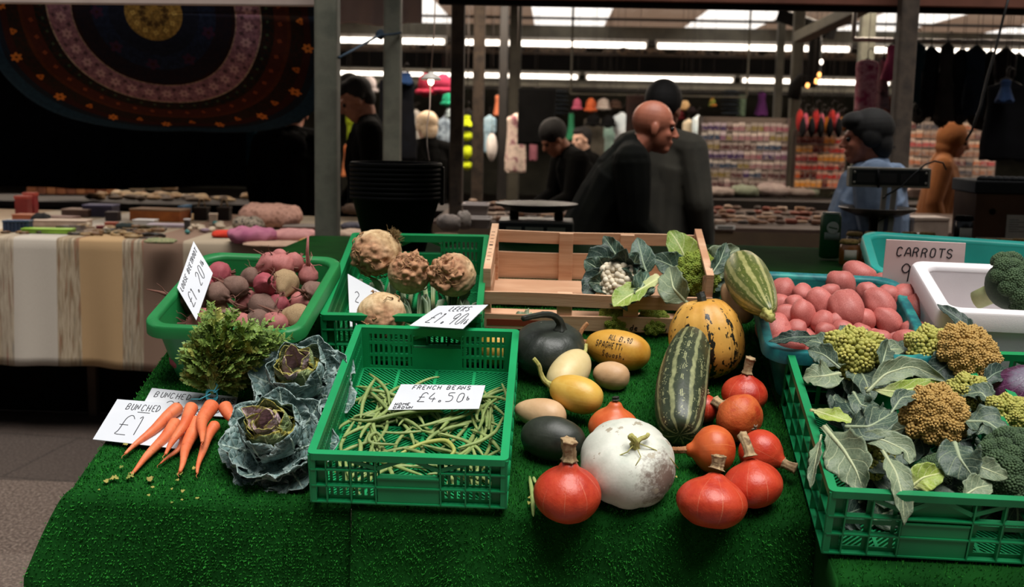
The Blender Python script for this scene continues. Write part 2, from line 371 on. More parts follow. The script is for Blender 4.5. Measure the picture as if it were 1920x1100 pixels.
# ---------------------------------------------------------------- the green stall
M_mat = mat('mat_base', ['#0c3a10', '#134a17'], 9, .95, .4, 300, spec=.1)
def m_pile():
    m, t, b = nt('mat_pile'); co = objco(t, False)
    c = ramp(t, math_(t, 'ADD', math_(t, 'MULTIPLY', attr(t, 'rnd'), .8), math_(t, 'MULTIPLY', noise(t, co, 4, 3), .3)), [(.2, '#174f17'), (.5, '#226d22'), (.75, '#2d8a2c'), (1, '#469c3c')])
    t.links.new(c, b.inputs['Base Color']); b.inputs['Roughness'].default_value = .8; b.inputs['Specular IOR Level'].default_value = .15; return m
M_pile = m_pile(); DN = Vector((0, -math.sin(TILT), -math.cos(TILT)))
def turf(lab, u0, u1, vb, v0, drop, ribbed, seed, skirt=0, dens=52000, rad=.035):
    # section: (length s) -> (v,w); flat, bend, hanging face
    sec = []; L = [0]
    for v in np.linspace(vb, v0+rad, 60): sec.append((v, 0.))
    a1 = PI/2-TILT+ .04
    for a in np.linspace(0, a1, 9)[1:]: sec.append((v0+rad-rad*math.sin(a), -rad+rad*math.cos(a)))
    e = sec[-1]; d = np.array([-math.cos(a1), -math.sin(a1)])
    for s in np.linspace(0, drop, 26)[1:]: sec.append((e[0]+d[0]*s-.03*(s/drop)**.7, e[1]+d[1]*s))
    sec = np.array(sec); nb = 68-1
    us = np.linspace(u0, u1, max(8, int((u1-u0)/.02)))
    S = np.r_[0, np.cumsum(np.linalg.norm(np.diff(sec, axis=0), axis=1))]
    def surf(u, s):
        v = np.interp(s, S, sec[:, 0]); w_ = np.interp(s, S, sec[:, 1]); h = np.clip(s-S[60], 0, None)
        f = .012*np.sin(u*23+seed)*np.clip(h/drop*2, 0, 1)+.006*np.sin(u*51+seed*2)*np.clip(h/drop*2, 0, 1)
        v = v-f; fl = np.exp(-(u-u0)/.12) if skirt else 0*u
        uu = u-skirt*fl*np.clip(h/.18, 0, 1)**.8; v = v-.04*skirt*10*fl*np.clip(h/.3, 0, 1)
        w2 = w_+.0025*np.sin(u*9+v*13+seed)+ .006*np.exp(-((v-.335)/.018)**2)*(u > -.1)
        return np.stack([uu, v, w2], -1)
    UU, SS = np.meshgrid(us, S, indexing='ij'); V = surf(UU.ravel(), SS.ravel()); n = len(S)
    b = MB(); b.add(V, grid(len(us), n))
    o = b.build('artificial_grass_mat', M_mat, M=TM, mods=[('SOLIDIFY', dict(thickness=.006, offset=-1))]); tag(o, lab, 'artificial grass')
    # pile
    N_ = int(dens*(u1-u0)*S[-1]); r = np.random.RandomState(seed)
    u = r.uniform(u0, u1, N_); s = r.uniform(0, S[-1], N_)
    if ribbed: s = np.round(s/.007)*.007+r.normal(0, .0007, N_); u = np.round(u/.0055)*.0055+r.normal(0, .0011, N_)
    s = np.clip(s, 0, S[-1]); p = surf(u, s); e1 = surf(u+.002, s)-p; e2 = surf(u, s-.002)-p
    nr = np.cross(e1, e2); nr /= np.linalg.norm(nr, axis=1)[:, None]+1e-12
    a = r.uniform(0, 6.28, N_); t1 = e1/np.linalg.norm(e1, axis=1)[:, None]; t2 = np.cross(nr, t1)
    side = t1*np.cos(a)[:, None]+t2*np.sin(a)[:, None]
    cl = .5+.5*vnoise(np.stack([u, s, 0*u], 1), 130, seed, 1)
    ln = (.003+.008*np.clip(cl, 0, 1)*r.uniform(.6, 1.2, N_)) if not ribbed else r.uniform(.003, .006, N_)
    tip = p+nr*ln[:, None]+(t1*r.normal(0, .0022, N_)[:, None]+t2*r.normal(0, .0022, N_)[:, None])
    wd = .0011 if not ribbed else .0015
    V = np.stack([p-side*wd, p+side*wd, tip], 1).reshape(-1, 3)
    me = bpy.data.meshes.new('pile'); me.vertices.add(len(V)); me.vertices.foreach_set('co', V.ravel())
    me.loops.add(len(V)); me.loops.foreach_set('vertex_index', np.arange(len(V), dtype=np.int32)); me.polygons.add(N_)
    me.polygons.foreach_set('loop_start', np.arange(0, len(V), 3, dtype=np.int32)); me.update(calc_edges=True); me.materials.append(M_pile)
    me.attributes.new('rnd', 'FLOAT', 'POINT').data.foreach_set('value', np.repeat(np.clip(cl, 0, 1)*.5+r.rand(N_)*.5, 3))
    q = bpy.data.objects.new('pile', me); COL.objects.link(q); q.parent = o; q['kind'] = 'stuff'
    return o
turf('ribbed bright green artificial grass mat under the bunched carrots, hanging over the stall front', -.972, -.392, 1.3, 0.012, .42, True, 3, skirt=.09, dens=62000)
turf('green artificial grass mat with fuzzy pile under the squashes, hanging over the stall front', -.388, .549, 1.3, 0.0, .42, False, 5)
turf('green artificial grass mat under the crates at the right, with a farther forward edge', .551, 1.5, 1.3, -.17, .34, False, 8, dens=30000)
b = MB(); V = [Vector((.552, v_, -.004))+DN*h_ for v_ in np.linspace(-.178, .02, 8) for h_ in np.linspace(0, .34, 8)]; b.add([tuple(v_) for v_ in V], grid(8, 8)); tag(b.build('artificial_grass_mat', M_mat, None, TM, mods=[('SOLIDIFY', dict(thickness=.005))]), 'side flap of green grass mat hanging beside the romanesco crate corner', 'artificial grass')
# boards and trestles carrying it
M_ply = mat('plywood', ['#4a3a2a', '#5b4936'], 8, .8)
rt = empty('stall_table', TM, 'sloping wooden stall table under the green grass mats', 'table')
b = MB(); b.bx(-.95, .52, .05, 1.3, -.034, -.011); b.bx(.56, 1.48, -.13, 1.3, -.034, -.011); b.build('table_board', M_ply, rt, smooth=False)
IT = TM.to_3x3().inverted()
for u in (-.85, .4, 1.35):
    for v in (.15, 1.15):
        p = TM @ Vector((u, v, -.034)); q = Vector((p.x, p.y, 0)); b = MB(); b.bar(TI @ p, TI @ q, .045, .045, up=(1, 0, 0)); b.build('leg', M_ply, rt, smooth=False)
# flat back shelf with grass mat
b = MB(); b.bx(-.95, 2.4, 3.56, 4.62, .955, .985); rt = empty('back_shelf', Matrix.Identity(4), 'flat shelf behind the sloping stall with the seller\'s scales and jars on it', 'shelf')
b.build('shelf_board', M_ply, rt, smooth=False)
for x in (-.9, .7, 2.35):
    for y in (3.6, 4.58): b = MB(); b.bx(x-.02, x+.02, y-.02, y+.02, 0, .955); b.build('leg', M_ply, rt, smooth=False)
b = MB(); xs = np.linspace(-.95, 2.4, 60); ys = np.linspace(3.555, 4.62, 24)
V = [(x, y, .991+.0015*math.sin(9*x+7*y)) for x in xs for y in ys]; b.add(V, grid(60, 24)[::1])
o = b.build('artificial_grass_mat', M_mat, mods=[('SOLIDIFY', dict(thickness=.005, offset=1))]); tag(o, 'green artificial grass mat in shade on the flat back shelf', 'artificial grass')
# ---------------------------------------------------------------- crates and tubs
def m_plastic(nm, c1, c2, rough=.42, tr=.0, sc=5):
    m = mat(nm, [c1, c2], sc, rough, .05, 200, spots=[('#0f2a1c', 60, .74, .02)], spec=.5); return m
G_bean = m_plastic('crate_green', '#108a50', '#169a5c'); G_bean2 = m_plastic('crate_green_deep', '#0d7d44', '#118a4e')
G_tub = m_plastic('tub_green', '#126b33', '#1c7f40', .5); T_tub = m_plastic('tub_teal', '#1b8a80', '#27a094', .5); T_tub2 = mat('tub_teal_worn', ['#16746f', '#0f5756', '#268a80'], 9, .55, .05)
def cells(b, W, H, xe, ze, hole, th, M):
    """a perforated panel in the x-z plane, from y=0 to y=th"""
    xe = sorted(set([round(x, 5) for x in xe if -W/2 < x < W/2]+[-W/2, W/2])); ze = sorted(set([round(z, 5) for z in ze if 0 < z < H]+[0, H]))
    nx, nz = len(xe)-1, len(ze)-1
    S = [[not hole((xe[i]+xe[i+1])/2, (ze[j]+ze[j+1])/2) for j in range(nz)] for i in range(nx)]
    ix = {}; V = []
    def v(i, j, k):
        if (i, j, k) not in ix: ix[i, j, k] = len(V); V.append((xe[i], k*th, ze[j]))
        return ix[i, j, k]
    F = []
    g = lambda i, j: 0 <= i < nx and 0 <= j < nz and S[i][j]
    for i in range(nx):
        for j in range(nz):
            if not S[i][j]: continue
            F.append((v(i, j, 0), v(i+1, j, 0), v(i+1, j+1, 0), v(i, j+1, 0))); F.append((v(i, j, 1), v(i, j+1, 1), v(i+1, j+1, 1), v(i+1, j, 1)))
            if not g(i-1, j): F.append((v(i, j, 0), v(i, j+1, 0), v(i, j+1, 1), v(i, j, 1)))
            if not g(i+1, j): F.append((v(i+1, j, 0), v(i+1, j, 1), v(i+1, j+1, 1), v(i+1, j+1, 0)))
            if not g(i, j-1): F.append((v(i, j, 0), v(i, j, 1), v(i+1, j, 1), v(i+1, j, 0)))
            if not g(i, j+1): F.append((v(i, j+1, 0), v(i+1, j+1, 0), v(i+1, j+1, 1), v(i, j+1, 1)))
    b.add(b.xf(V, M), F)
def slots_x(W, p=.0125, sw=.0065, m=.03):
    xs = []; n = int((W/2-m)/p)
    for k in range(-n, n+1): xs += [k*p-sw/2, k*p+sw/2]
    return xs
def plastic_crate(lab, M, W=.4, D=.6, H=.12, m=G_bean, big=False, grp=None, dep_=.014):
    rt = empty('plastic_crate', M, lab, 'crate', grp); o = dep_; T = .0025
    for nm, L, pm, end in (('end_panel', W, Matrix.Identity(4), 1), ('end_panel', W, Matrix.Translation((0, D, 0)) @ Matrix.Rotation(PI, 4, 'Z'), 1),
                      ('side_panel', D, Matrix.Translation((-W/2, D/2, 0)) @ Matrix.Rotation(-PI/2, 4, 'Z'), 0), ('side_panel', D, Matrix.Translation((W/2, D/2, 0)) @ Matrix.Rotation(PI/2, 4, 'Z'), 0)):
        b = MB(); Li = L-2*o; hw = .062 if end else .0
        p, sw = (.0125, .0065) if not big else (.05, .042)
        xs = slots_x(Li, p, sw, .02 if big else .018)+([-hw, hw, -hw+.004, hw-.004] if end else [])
        bands = [(.12, .34), (.40, .62), (.68, .86)] if not big else [(.10, .45), (.52, .88)]
        zs = [z*H for bnd in bands for z in bnd]+([.56*H, .84*H] if end else [])
        def hole(x, z):
            if end and abs(x) < hw: return abs(x) < hw-.004 and .56*H < z < .84*H and not big
            fx = (x/p+.5) % 1; 
            if abs(x) > Li/2-.012: return False
            if not big and end and abs(x) > Li/2-.035 and False: return False
            return abs(fx-.5) < sw/p/2 and any(a*H < z < c*H for a, c in bands)
        cells(b, Li, H-.004, xs, zs, hole, T, pm @ Matrix.Translation((0, o, 0)))
        # ribs outside the wall
        for z in ([.02, .34, .66] if not big else [.02, .32, .6]):
            segs = [(-L/2+.002, -hw), (hw, L/2-.002)] if end and z == .66 else [(-L/2+.002, L/2-.002)]
            for s0, s1 in segs: b.bx(s0, s1, .001, o+.001, z*H, z*H+.0032, pm)
        vx = ([-L/2+.0035, -L/2+.036, -hw-.003, hw+.003, L/2-.036, L/2-.0035, -L/2+.085, L/2-.085] if end else list(np.linspace(-L/2+.0035, L/2-.0035, 11 if not big else 9)))
        for x in vx: b.bx(x-.0014, x+.0014, .001, o+.001, .02*H, H-.004, pm)
        if end:
            b.bx(-hw, hw, .0015, o, .53*H, .56*H, pm); b.bx(-hw, hw, .004, .0065, .03*H, .53*H, pm)
            for q in (-1, 1):
                b.bar(pm @ Vector((q*hw, .005, .72*H)), pm @ Vector((q*.002, .005, .93*H)), .0025, .009, up=(0, 0, 1)); b.bar(pm @ Vector((q*hw, .005, .72*H)), pm @ Vector((q*(hw+.075), .005, .93*H)), .0025, .009)
        b.build(nm, m, rt, smooth=False)
    b = MB(); w_ = .0165                                            # rim
    for (z0, z1, i0, i1) in ((H-.004, H, 0, w_), (H-.015, H-.004, 0, .003)):
        r_ = .012
        def ring(ins):
            pts = []
            for cx, cy, a0 in ((W/2-r_, D-r_, 0), (-W/2+r_, D-r_, PI/2), (-W/2+r_, r_, PI), (W/2-r_, r_, 1.5*PI)):
                for k in range(5): a = a0+k*PI/8; pts.append((cx+(r_-ins)*math.cos(a), cy+(r_-ins)*math.sin(a)) if ins < r_ else (cx+(r_-ins)*(1 if math.cos(a0+PI/4) > 0 else -1), cy+(r_-ins)*(1 if math.sin(a0+PI/4) > 0 else -1)))
            return pts
        A, Bq = ring(i0), ring(i1); n = len(A)
        V = [(x, y, z1) for x, y in A]+[(x, y, z1) for x, y in Bq]+[(x, y, z0) for x, y in Bq]+[(x, y, z0) for x, y in A]
        b.add(V, [(q*n+i, q*n+(i+1) % n, ((q+1) % 4)*n+(i+1) % n, ((q+1) % 4)*n+i) for q in range(4) for i in range(n)])
    b.build('rim', m, rt, smooth=False)
    b = MB(); z = .004; t_ = .0035; a_, c_ = W/2-o, D-2*o                # floor of diagonal bars in four fields
    for q, (x0, x1, y0, y1, sg) in enumerate(((-a_, 0, o, D/2, 1), (0, a_, o, D/2, -1), (-a_, 0, D/2, D-o, -1), (0, a_, D/2, D-o, 1))):
        for k in np.arange(-1, 1, .0115):
            # line y = y0 + sg*(x-x0) + k
            xa = x0; xb = x1; f = lambda x: (y0 if sg > 0 else y1)+sg*(x-x0)+k*1.0
            xs_ = np.linspace(x0, x1, 60); ys_ = f(xs_); ok = (ys_ > y0) & (ys_ < y1)
            if ok.sum() > 1: b.bar((xs_[ok][0], ys_[ok][0], z), (xs_[ok][-1], ys_[ok][-1], z), .0034, t_)
    for x in (-a_+.003, -a_/2, 0, a_/2, a_-.003): b.bx(x-.0035, x+.0035, o, D-o, z-.002, z+.003)
    for y in (o+.003, D/4, D/2, D*.75, D-o-.003): b.bx(-a_, a_, y-.0035, y+.0035, z-.002, z+.003)
    b.build('base', m, rt, smooth=False)
    return rt
plastic_crate('bright green plastic crate of french beans at the front of the stall', LM(-.271, 0, .009, ry=.004, rz=-.003), H=.117)
plastic_crate('green plastic crate holding celeriac and leeks behind the bean crate', LM(-.362, .625, .012, rz=.022), H=.128, D=.57, m=G_bean2)
plastic_crate('deep green open-ribbed crate of romanesco at the right front', LM(.735, -.123, .008, rz=-.038), W=.41, D=.585, H=.143, m=m_plastic('crate_green_b', '#0f7a48', '#139055'), big=True)
plastic_crate('green crate at the right edge with the red cabbage, beside the romanesco crate', LM(1.195, -.1, .008, rz=-.01), W=.4, D=.6, H=.14, m=G_bean2, big=True)
def rrect(w_, d, r, n=7):
    P_ = []
    for cx, cy, a0 in ((w_/2-r, d/2-r, 0), (-w_/2+r, d/2-r, PI/2), (-w_/2+r, -d/2+r, PI), (w_/2-r, -d/2+r, 1.5*PI)):
        P_ += [(cx+r*math.cos(a0+PI/2*k/(n-1)), cy+r*math.sin(a0+PI/2*k/(n-1))) for k in range(n)]
    return P_
def tub(name, lab, cat, M, W, D, H, m, taper=.03, lip=.018, r=.06, th=.005, lipd=.03, rm=None):
    rt = empty(name, M, lab, cat)
    def loft(rings):
        V = []; n = 28
        for (w_, d, r_, z) in rings: V += [(x, y, z) for x, y in rrect(w_, d, r_)]
        return V, grid(len(rings), n, True), n
    wi, di = W-2*lip, D-2*lip; b = MB()
    R = [(wi-2*taper, di-2*taper, r*.8, 0), (wi-2*taper*.9, di-2*taper*.9, r*.8, .012), (wi, di, r, H-.01)]
    V, F, n = loft(R); b.add(V, [f[::-1] for f in F]+[tuple(range(n))[::-1]])
    R = [(wi-2*taper-2*th, di-2*taper-2*th, r*.75, th), (wi-2*th-.004, di-2*th-.004, r*.92, H-.008)]
    V, F, n = loft(R); b.add(V, F+[tuple(range(n))])
    b.build('basin', m, rt, smooth=True, mods=[('EDGE_SPLIT', dict(split_angle=.9))])
    b = MB()
    R = [(wi-2*th-.006, di-2*th-.006, r*.92, H-.012), (wi-2*th-.004, di-2*th-.004, r*.92, H-.003), (wi-2*th+.004, di-2*th+.004, r*.95, H), (W-.006, D-.006, r*1.1, H), (W, D, r*1.15, H-.004), (W+.002, D+.002, r*1.15, H-lipd), (W-.006, D-.006, r*1.1, H-lipd), (W-.008, D-.008, r*1.1, H-.012)]
    V, F, n = loft(R); b.add(V, [f for f in F]); b.build('rim', rm or m, rt, mods=[('EDGE_SPLIT', dict(split_angle=.9))])
    return rt
tub('plastic_tub', 'dark green plastic tub of loose beetroot at the left of the stall', 'tub', LM(-.752, .688, .009, rz=-.045), .385, .475, .165, G_tub, r=.05)
tub('plastic_tub', 'teal plastic tub of red potatoes behind the romanesco crate', 'tub', LM(.712, .682, .009, rz=-.06), .395, .49, .148, T_tub2, r=.055, rm=mat('teal_rim_worn', ['#1a7f7c', '#155f66', '#2f958c'], 14, .5))
tub('plastic_tub', 'teal plastic tub of carrots behind the white box', 'tub', LM(1.16, 1.14, .0, rz=-.13), .52, .33, .13, T_tub, r=.05)
M_poly = mat('polystyrene', ['#e6e1e1', '#dcd6d8'], 4, .8, .15, 350)
tub('polystyrene_box', 'white polystyrene box with a head of broccoli at the right edge', 'box', LM(1.172, .695, .009, rz=-.05), .50, .32, .215, M_poly, taper=.008, lip=.004, r=.03, th=.028, lipd=.045)
# wooden crate
M_wood = mat('crate_wood', ['#c08e6c', '#dab08e', '#c89a78'], 9, .75, .25, 120, co_scale=(.25, 1, 4), spots=[('#4a2e1c', 14, .74, .02)])
def wooden_crate():
    W, D, H = .6, .34, .172; rt = empty('wooden_crate', LM(.128, .842, .009, rz=-.012), 'shallow slatted pale wooden fruit crate with a cauliflower and romanesco inside', 'crate')
    for i, x in enumerate((-W/2, W/2-.02)):
        b = MB(); b.bx(x, x+.02, 0, D, H-.012, H); b.build('end_rail', M_wood, rt, smooth=False, mods=[BEV(.001, 1)])
        for z0, z1 in ((.005, .055), (.07, .125)): b = MB(); b.bx(x+.004, x+.012, .012, D-.012, z0, z1); b.build('end_board', M_wood, rt, smooth=False, mods=[BEV(.001, 1)])
        for y in (0, D-.022):
            b = MB(); b.bx(x, x+.02, y, y+.022, 0, H-.012); b.build('corner_post', M_wood, rt, smooth=False, mods=[BEV(.001, 1)])
    for y, sg in ((-.006, -1), (D, 1)):
        for z0, z1 in ((.004, .045), (.072, .108)) if sg < 0 else ((.004, .085), (.115, .15)):
            b = MB(); n = 24
            for i in range(n):
                xa = -W/2+W*i/n; xb = -W/2+W*(i+1)/n; f = lambda x: .0015*math.sin(x*9+z0*50)
                V = [(xa, y, z0+f(xa)), (xb, y, z0+f(xb)), (xb, y, z1+f(xb*1.3)), (xa, y, z1+f(xa*1.3)), (xa, y+.006, z0+f(xa)), (xb, y+.006, z0+f(xb)), (xb, y+.006, z1+f(xb*1.3)), (xa, y+.006, z1+f(xa*1.3))]
                F = [(0, 1, 2, 3), (7, 6, 5, 4), (0, 4, 5, 1), (3, 2, 6, 7)]
                if i == 0: F.append((0, 3, 7, 4))
                if i == n-1: F.append((1, 5, 6, 2))
                b.add(V, F)
            b.build('slat', M_wood, rt, smooth=False)
    for x in (-.085, .09):
        for y in (0, D-.01): b = MB(); b.bx(x-.02, x+.02, y, y+.01, .004, .108 if y == 0 else .15); b.build('upright', M_wood, rt, smooth=False, mods=[BEV(.001, 1)])
    for y in (.02, .10, .18, .26, .30): b = MB(); b.bx(-W/2+.005, W/2-.005, y-.02, y+.02 if y < .3 else y+.03, .0, .004); b.build('bottom_slat', M_wood, rt, smooth=False)
    b = MB(); b.bx(-.29, -.13, -.0068, -.0062, .012, .03); b.build('printed_band', mat('band_red', '#8c3a22', rough=.7), rt, smooth=False)
    writing('writing', [('de Cultu', .0, 0, .016, .0125)], lambda s, t_: ((.09+s, -.0068, .01+t_), (0, -1, 0)), mat('print_black', '#15110f', rough=.8), rt, 2, .0022)
    b = MB()
    for i in range(9): b.bx(-W/2+.0045, -W/2+.006+.008, .06+i*.026, .0625+i*.026+(.006 if i == 4 else 0), H, H+.0004)
    b.build('stamp', mat('print_black', '#15110f'), rt, smooth=False)
wooden_crate()
# ================================================================ squashes and pumpkins
def tex(m_): return m_
def m_marrow(nm, dark, mid, pale, n=10, w_=.16, speck=1.):
    m, t, b = nt(nm); a = attr(t, 'ang'); l = attr(t, 'len'); co = objco(t)
    nz = noise(t, co, 28, 3); nz2 = noise(t, co, 9, 2)
    f = math_(t, 'FRACT', math_(t, 'ADD', math_(t, 'MULTIPLY', a, float(n)), math_(t, 'MULTIPLY_ADD', nz, .34, math_(t, 'MULTIPLY', nz2, .2))))
    d = math_(t, 'ABSOLUTE', math_(t, 'SUBTRACT', f, .5))                       # 0 at the middle of a pale stripe
    stripe = ramp(t, d, [(w_-.05, (1, 1, 1, 1)), (w_+.03, (0, 0, 0, 1))])
    base = mix(t, noise(t, co, 40, 4), dark, mid)
    v = N(t, 'TexVoronoi', {'Vector': co, 'Scale': 150., 'Randomness': 1.}).outputs['Distance']
    sp = math_(t, 'MULTIPLY', ramp(t, v, [(.16, (1, 1, 1, 1)), (.3, (0, 0, 0, 1))]), ramp(t, noise(t, co, 25, 2), [(.45, (0, 0, 0, 1)), (.62, (1, 1, 1, 1))]))
    c = mix(t, math_(t, 'MULTIPLY', sp, speck), base, pale); c = mix(t, stripe, c, mix(t, noise(t, co, 60, 3), pale, mid))
    thin = ramp(t, math_(t, 'ABSOLUTE', math_(t, 'SUBTRACT', d, .46)), [(.0, (1, 1, 1, 1)), (.03, (0, 0, 0, 1))]); c = mix(t, math_(t, 'MULTIPLY', thin, ramp(t, noise(t, co, 45, 3), [(.5, (0, 0, 0, 1)), (.55, (1, 1, 1, 1))])), c, pale)
    t.links.new(c, b.inputs['Base Color']); b.inputs['Roughness'].default_value = .38; bump(t, b, noise(t, co, 120, 3), .15); return m
def m_rib(nm, cols, line=None, n=10, sc=14, rough=.4, lw=.03, dirt=None, bmp=.12, spots=None, green=None, veil=None):
    """ribbed pumpkin skin; 'ang' runs 0..1 round the fruit, 'len' 0..1 from stem to blossom end"""
    m, t, b = nt(nm); a = attr(t, 'ang'); l = attr(t, 'len'); co = objco(t)
    c = ramp(t, noise(t, co, sc, 5, .6), [(.32+.36*i/(len(cols)-1), x) for i, x in enumerate(cols)])
    if line:
        f = math_(t, 'ABSOLUTE', math_(t, 'SUBTRACT', math_(t, 'FRACT', math_(t, 'ADD', math_(t, 'MULTIPLY', a, float(n)), math_(t, 'MULTIPLY', noise(t, co, 8, 2), .25))), .5))
        ln = math_(t, 'MULTIPLY', ramp(t, f, [(0., (1, 1, 1, 1)), (lw, (0, 0, 0, 1))]), ramp(t, noise(t, co, 22, 3), [(.38, (0, 0, 0, 1)), (.6, (1, 1, 1, 1))]))
        c = mix(t, math_(t, 'MULTIPLY', ln, .7), c, line)
    if green:    # broken dark flecks that crowd along the grooves and toward the blossom end
        f = math_(t, 'ABSOLUTE', math_(t, 'SUBTRACT', math_(t, 'FRACT', math_(t, 'MULTIPLY', a, float(n))), .5))
        k = math_(t, 'MULTIPLY_ADD', ramp(t, f, [(0., (1, 1, 1, 1)), (.22, (0, 0, 0, 1))]), .17, math_(t, 'MULTIPLY', l, .20))
        s_ = N(t, 'Mapping', {'Vector': co, 'Scale': (1, 1, .5)}).outputs[0]
        fl = ramp(t, math_(t, 'ADD', noise(t, s_, 85, 3, .6), k), [(.715, (0, 0, 0, 1)), (.745, (1, 1, 1, 1))]); c = mix(t, fl, c, green)
    if veil: c = mix(t, ramp(t, noise(t, co, 18, 5, .65), [(.52, (0, 0, 0, 1)), (.7, (1, 1, 1, 1))]), c, veil)
    if dirt:
        (dc, (dx, dy, dz), r_) = dirt
        g = N(t, 'TexCoord').outputs['Object']; dd = N(t, 'VectorMath', {0: g, 1: (dx, dy, dz)}, operation='DISTANCE').outputs['Value']
        k = math_(t, 'MULTIPLY_ADD', dd, -1/r_, 1.0); f = ramp(t, math_(t, 'ADD', math_(t, 'MULTIPLY', k, .55), noise(t, co, 60, 6, .75)), [(.68, (0, 0, 0, 1)), (.92, (1, 1, 1, 1))])
        c = mix(t, math_(t, 'MULTIPLY', f, .85), c, dc)
    if spots:
        for hx, s_, th in spots: c = mix(t, ramp(t, noise(t, co, s_, 5, .6), [(th, (0, 0, 0, 1)), (th+.03, (1, 1, 1, 1))]), c, hx)
    t.links.new(c, b.inputs['Base Color']); b.inputs['Roughness'].default_value = rough; b.inputs['Specular IOR Level'].default_value = .45
    bump(t, b, noise(t, co, 160, 3), bmp); return m
def fruit_mesh(R, L, prof='ellip', ribs=0, rd=.04, bend=0., neck=0., wob=.02, seed=0, nu=40, nv=64, dim=.0, asym=0.):
    """long axis along +Z (stem end +Z); R radius, L half length"""
    tt = np.linspace(0, PI, nu+1); ph = np.linspace(0, 2*PI, nv, endpoint=False)
    T, A = np.meshgrid(tt, ph, indexing='ij'); s = np.sin(T); c = np.cos(T)
    if prof == 'ellip': r = s**.94
    elif prof == 'marrow': r = s**.40*(1-.10*np.cos(T)-.04*c**2)
    elif prof == 'kuri': r = s**.9*(1-.12*np.clip(c, 0, 1)**2); 
    elif prof == 'flat': r = s**.80
    elif prof == 'pear': r = s**.9*(1-.28*np.cos(T))
    elif prof == 'oval': r = s**.85*(1-.08*c)
    else: r = s
    z = c.copy()
    if prof == 'kuri': z = c+neck*.8*np.exp(-(T/.27)**2); r = r+neck*.16*np.exp(-((T-.14)/.13)**2)*(T > 1e-6)
    if dim: z = z-dim*np.exp(-(T/.34)**2)-dim*.6*np.exp(-((PI-T)/.3)**2)
    if ribs: r = r*(1-rd+rd*2*np.abs(np.sin(A*ribs/2))**.55*1.0)
    x = R*r*np.cos(A); y = R*r*np.sin(A); zz = L*z
    V = np.stack([x.ravel(), y.ravel(), zz.ravel()], 1)
    V += (V/ (np.linalg.norm(V, axis=1)[:, None]+1e-9))*(R*wob*vnoise(V/R, 2.2, seed))[:, None]
    if asym: V[:, 0] += asym*R*(V[:, 2]/L)**2
    if bend: V[:, 0] += bend*(V[:, 2]/L)**2*L
    ang = np.repeat(np.linspace(0, 1, nv, endpoint=False)[None], nu+1, 0).ravel(); ln = (T/PI).ravel()
    # seam: duplicate the first column so 'ang' runs to 1
    V = V.reshape(nu+1, nv, 3); V = np.concatenate([V, V[:, :1]], 1); ang = np.concatenate([ang.reshape(nu+1, nv), np.ones((nu+1, 1))], 1); ln = np.concatenate([ln.reshape(nu+1, nv), ln.reshape(nu+1, nv)[:, :1]], 1)
    F = [f for f in grid(nu+1, nv+1)]
    b = MB(); b.add(V.reshape(-1, 3), F, ang=ang.ravel(), len=ln.ravel()); return b
M_stem = mat('stem_cork', ['#8d7150', '#b39973', '#6b5138'], 60, .85, .6, 120, co_scale=(1, 1, .3))
M_stemg = mat('stem_green', ['#8b8a3e', '#b7b169', '#77722f'], 40, .7, .4, 100)
M_stemk = mat('stem_dark', ['#191c17', '#2c3027'], 40, .6, .4, 100)
M_stemb = mat('stem_brown', ['#8a5b38', '#a97a50', '#6b4329'], 50, .8, .5, 100)
def stem_part(rt, pts, r0, r1, m, ridges=6, flare=1.6, n=22, nm='stem'):
    p = np.array(pts, float); t_ = np.linspace(0, 1, len(p)); k = np.linspace(0, 1, n)
    C = np.stack([np.interp(k, t_, p[:, i]) for i in range(3)], 1)
    for _ in range(4): C[1:-1] = (C[:-2]+2*C[1:-1]+C[2:])/4
    r = r0+(r1-r0)*k; r = r*(1+(flare-1)*np.exp(-k/.09))*(1+.25*np.exp(-(1-k)/.06)); r[-1] *= .8
    b = MB(); b.tube(C, r, 18); V = b.V[0].reshape(n, 18, 3); a = np.arange(18)*2*PI/18
    f = 1+.16*np.cos(ridges*a); V = C[:, None]+(V-C[:, None])*f[None, :, None]+rng.randn(n, 18, 3)*r0*.035; b.V[0] = V.reshape(-1, 3)
    return b.build(nm, m, rt)
def axis_M(px, py, w, ax, roll=0.):
    """matrix with local +Z along ax (stall frame), at the pixel, height w"""
    p = P(px, py, w); q = Vector(ax).to_track_quat('Z', 'Y').to_matrix().to_4x4()
    return TM @ Matrix.Translation(p) @ q @ Matrix.Rotation(roll, 4, 'Z')
def fruit(name, lab, cat, px, py, w, ax, R, L, m, roll=0., stem=None, grp=None, **kw):
    rt = empty(name, axis_M(px, py, w, ax, roll), lab, cat, grp)
    fruit_mesh(R, L, **kw).build('flesh' if False else 'skin', m, rt)
    if stem:
        pts, r0, r1, sm = stem[:4]; stem_part(rt, pts, r0, r1, sm, *(stem[4:]))
    return rt
def S_(L, *pts): return [(a, b, L+c) for a, b, c in pts]
kuri = m_rib('kuri_skin', ['#b8331f', '#c5452a', '#a82a1a'], '#dc8a68', 9, rough=.36, lw=.026, sc=14, bmp=.35)
kurio = m_rib('kuri_orange', ['#c04c1e', '#cc6230', '#b43e18'], '#e58a4a', 10, rough=.4, lw=.03, sc=12)
kuriw = m_rib('kuri_warted', ['#bb4520', '#c9622e', '#ae3818'], '#b0522a', 14, rough=.5, lw=.06, sc=26, bmp=.5, spots=[('#8a5a3a', 70, .72)])
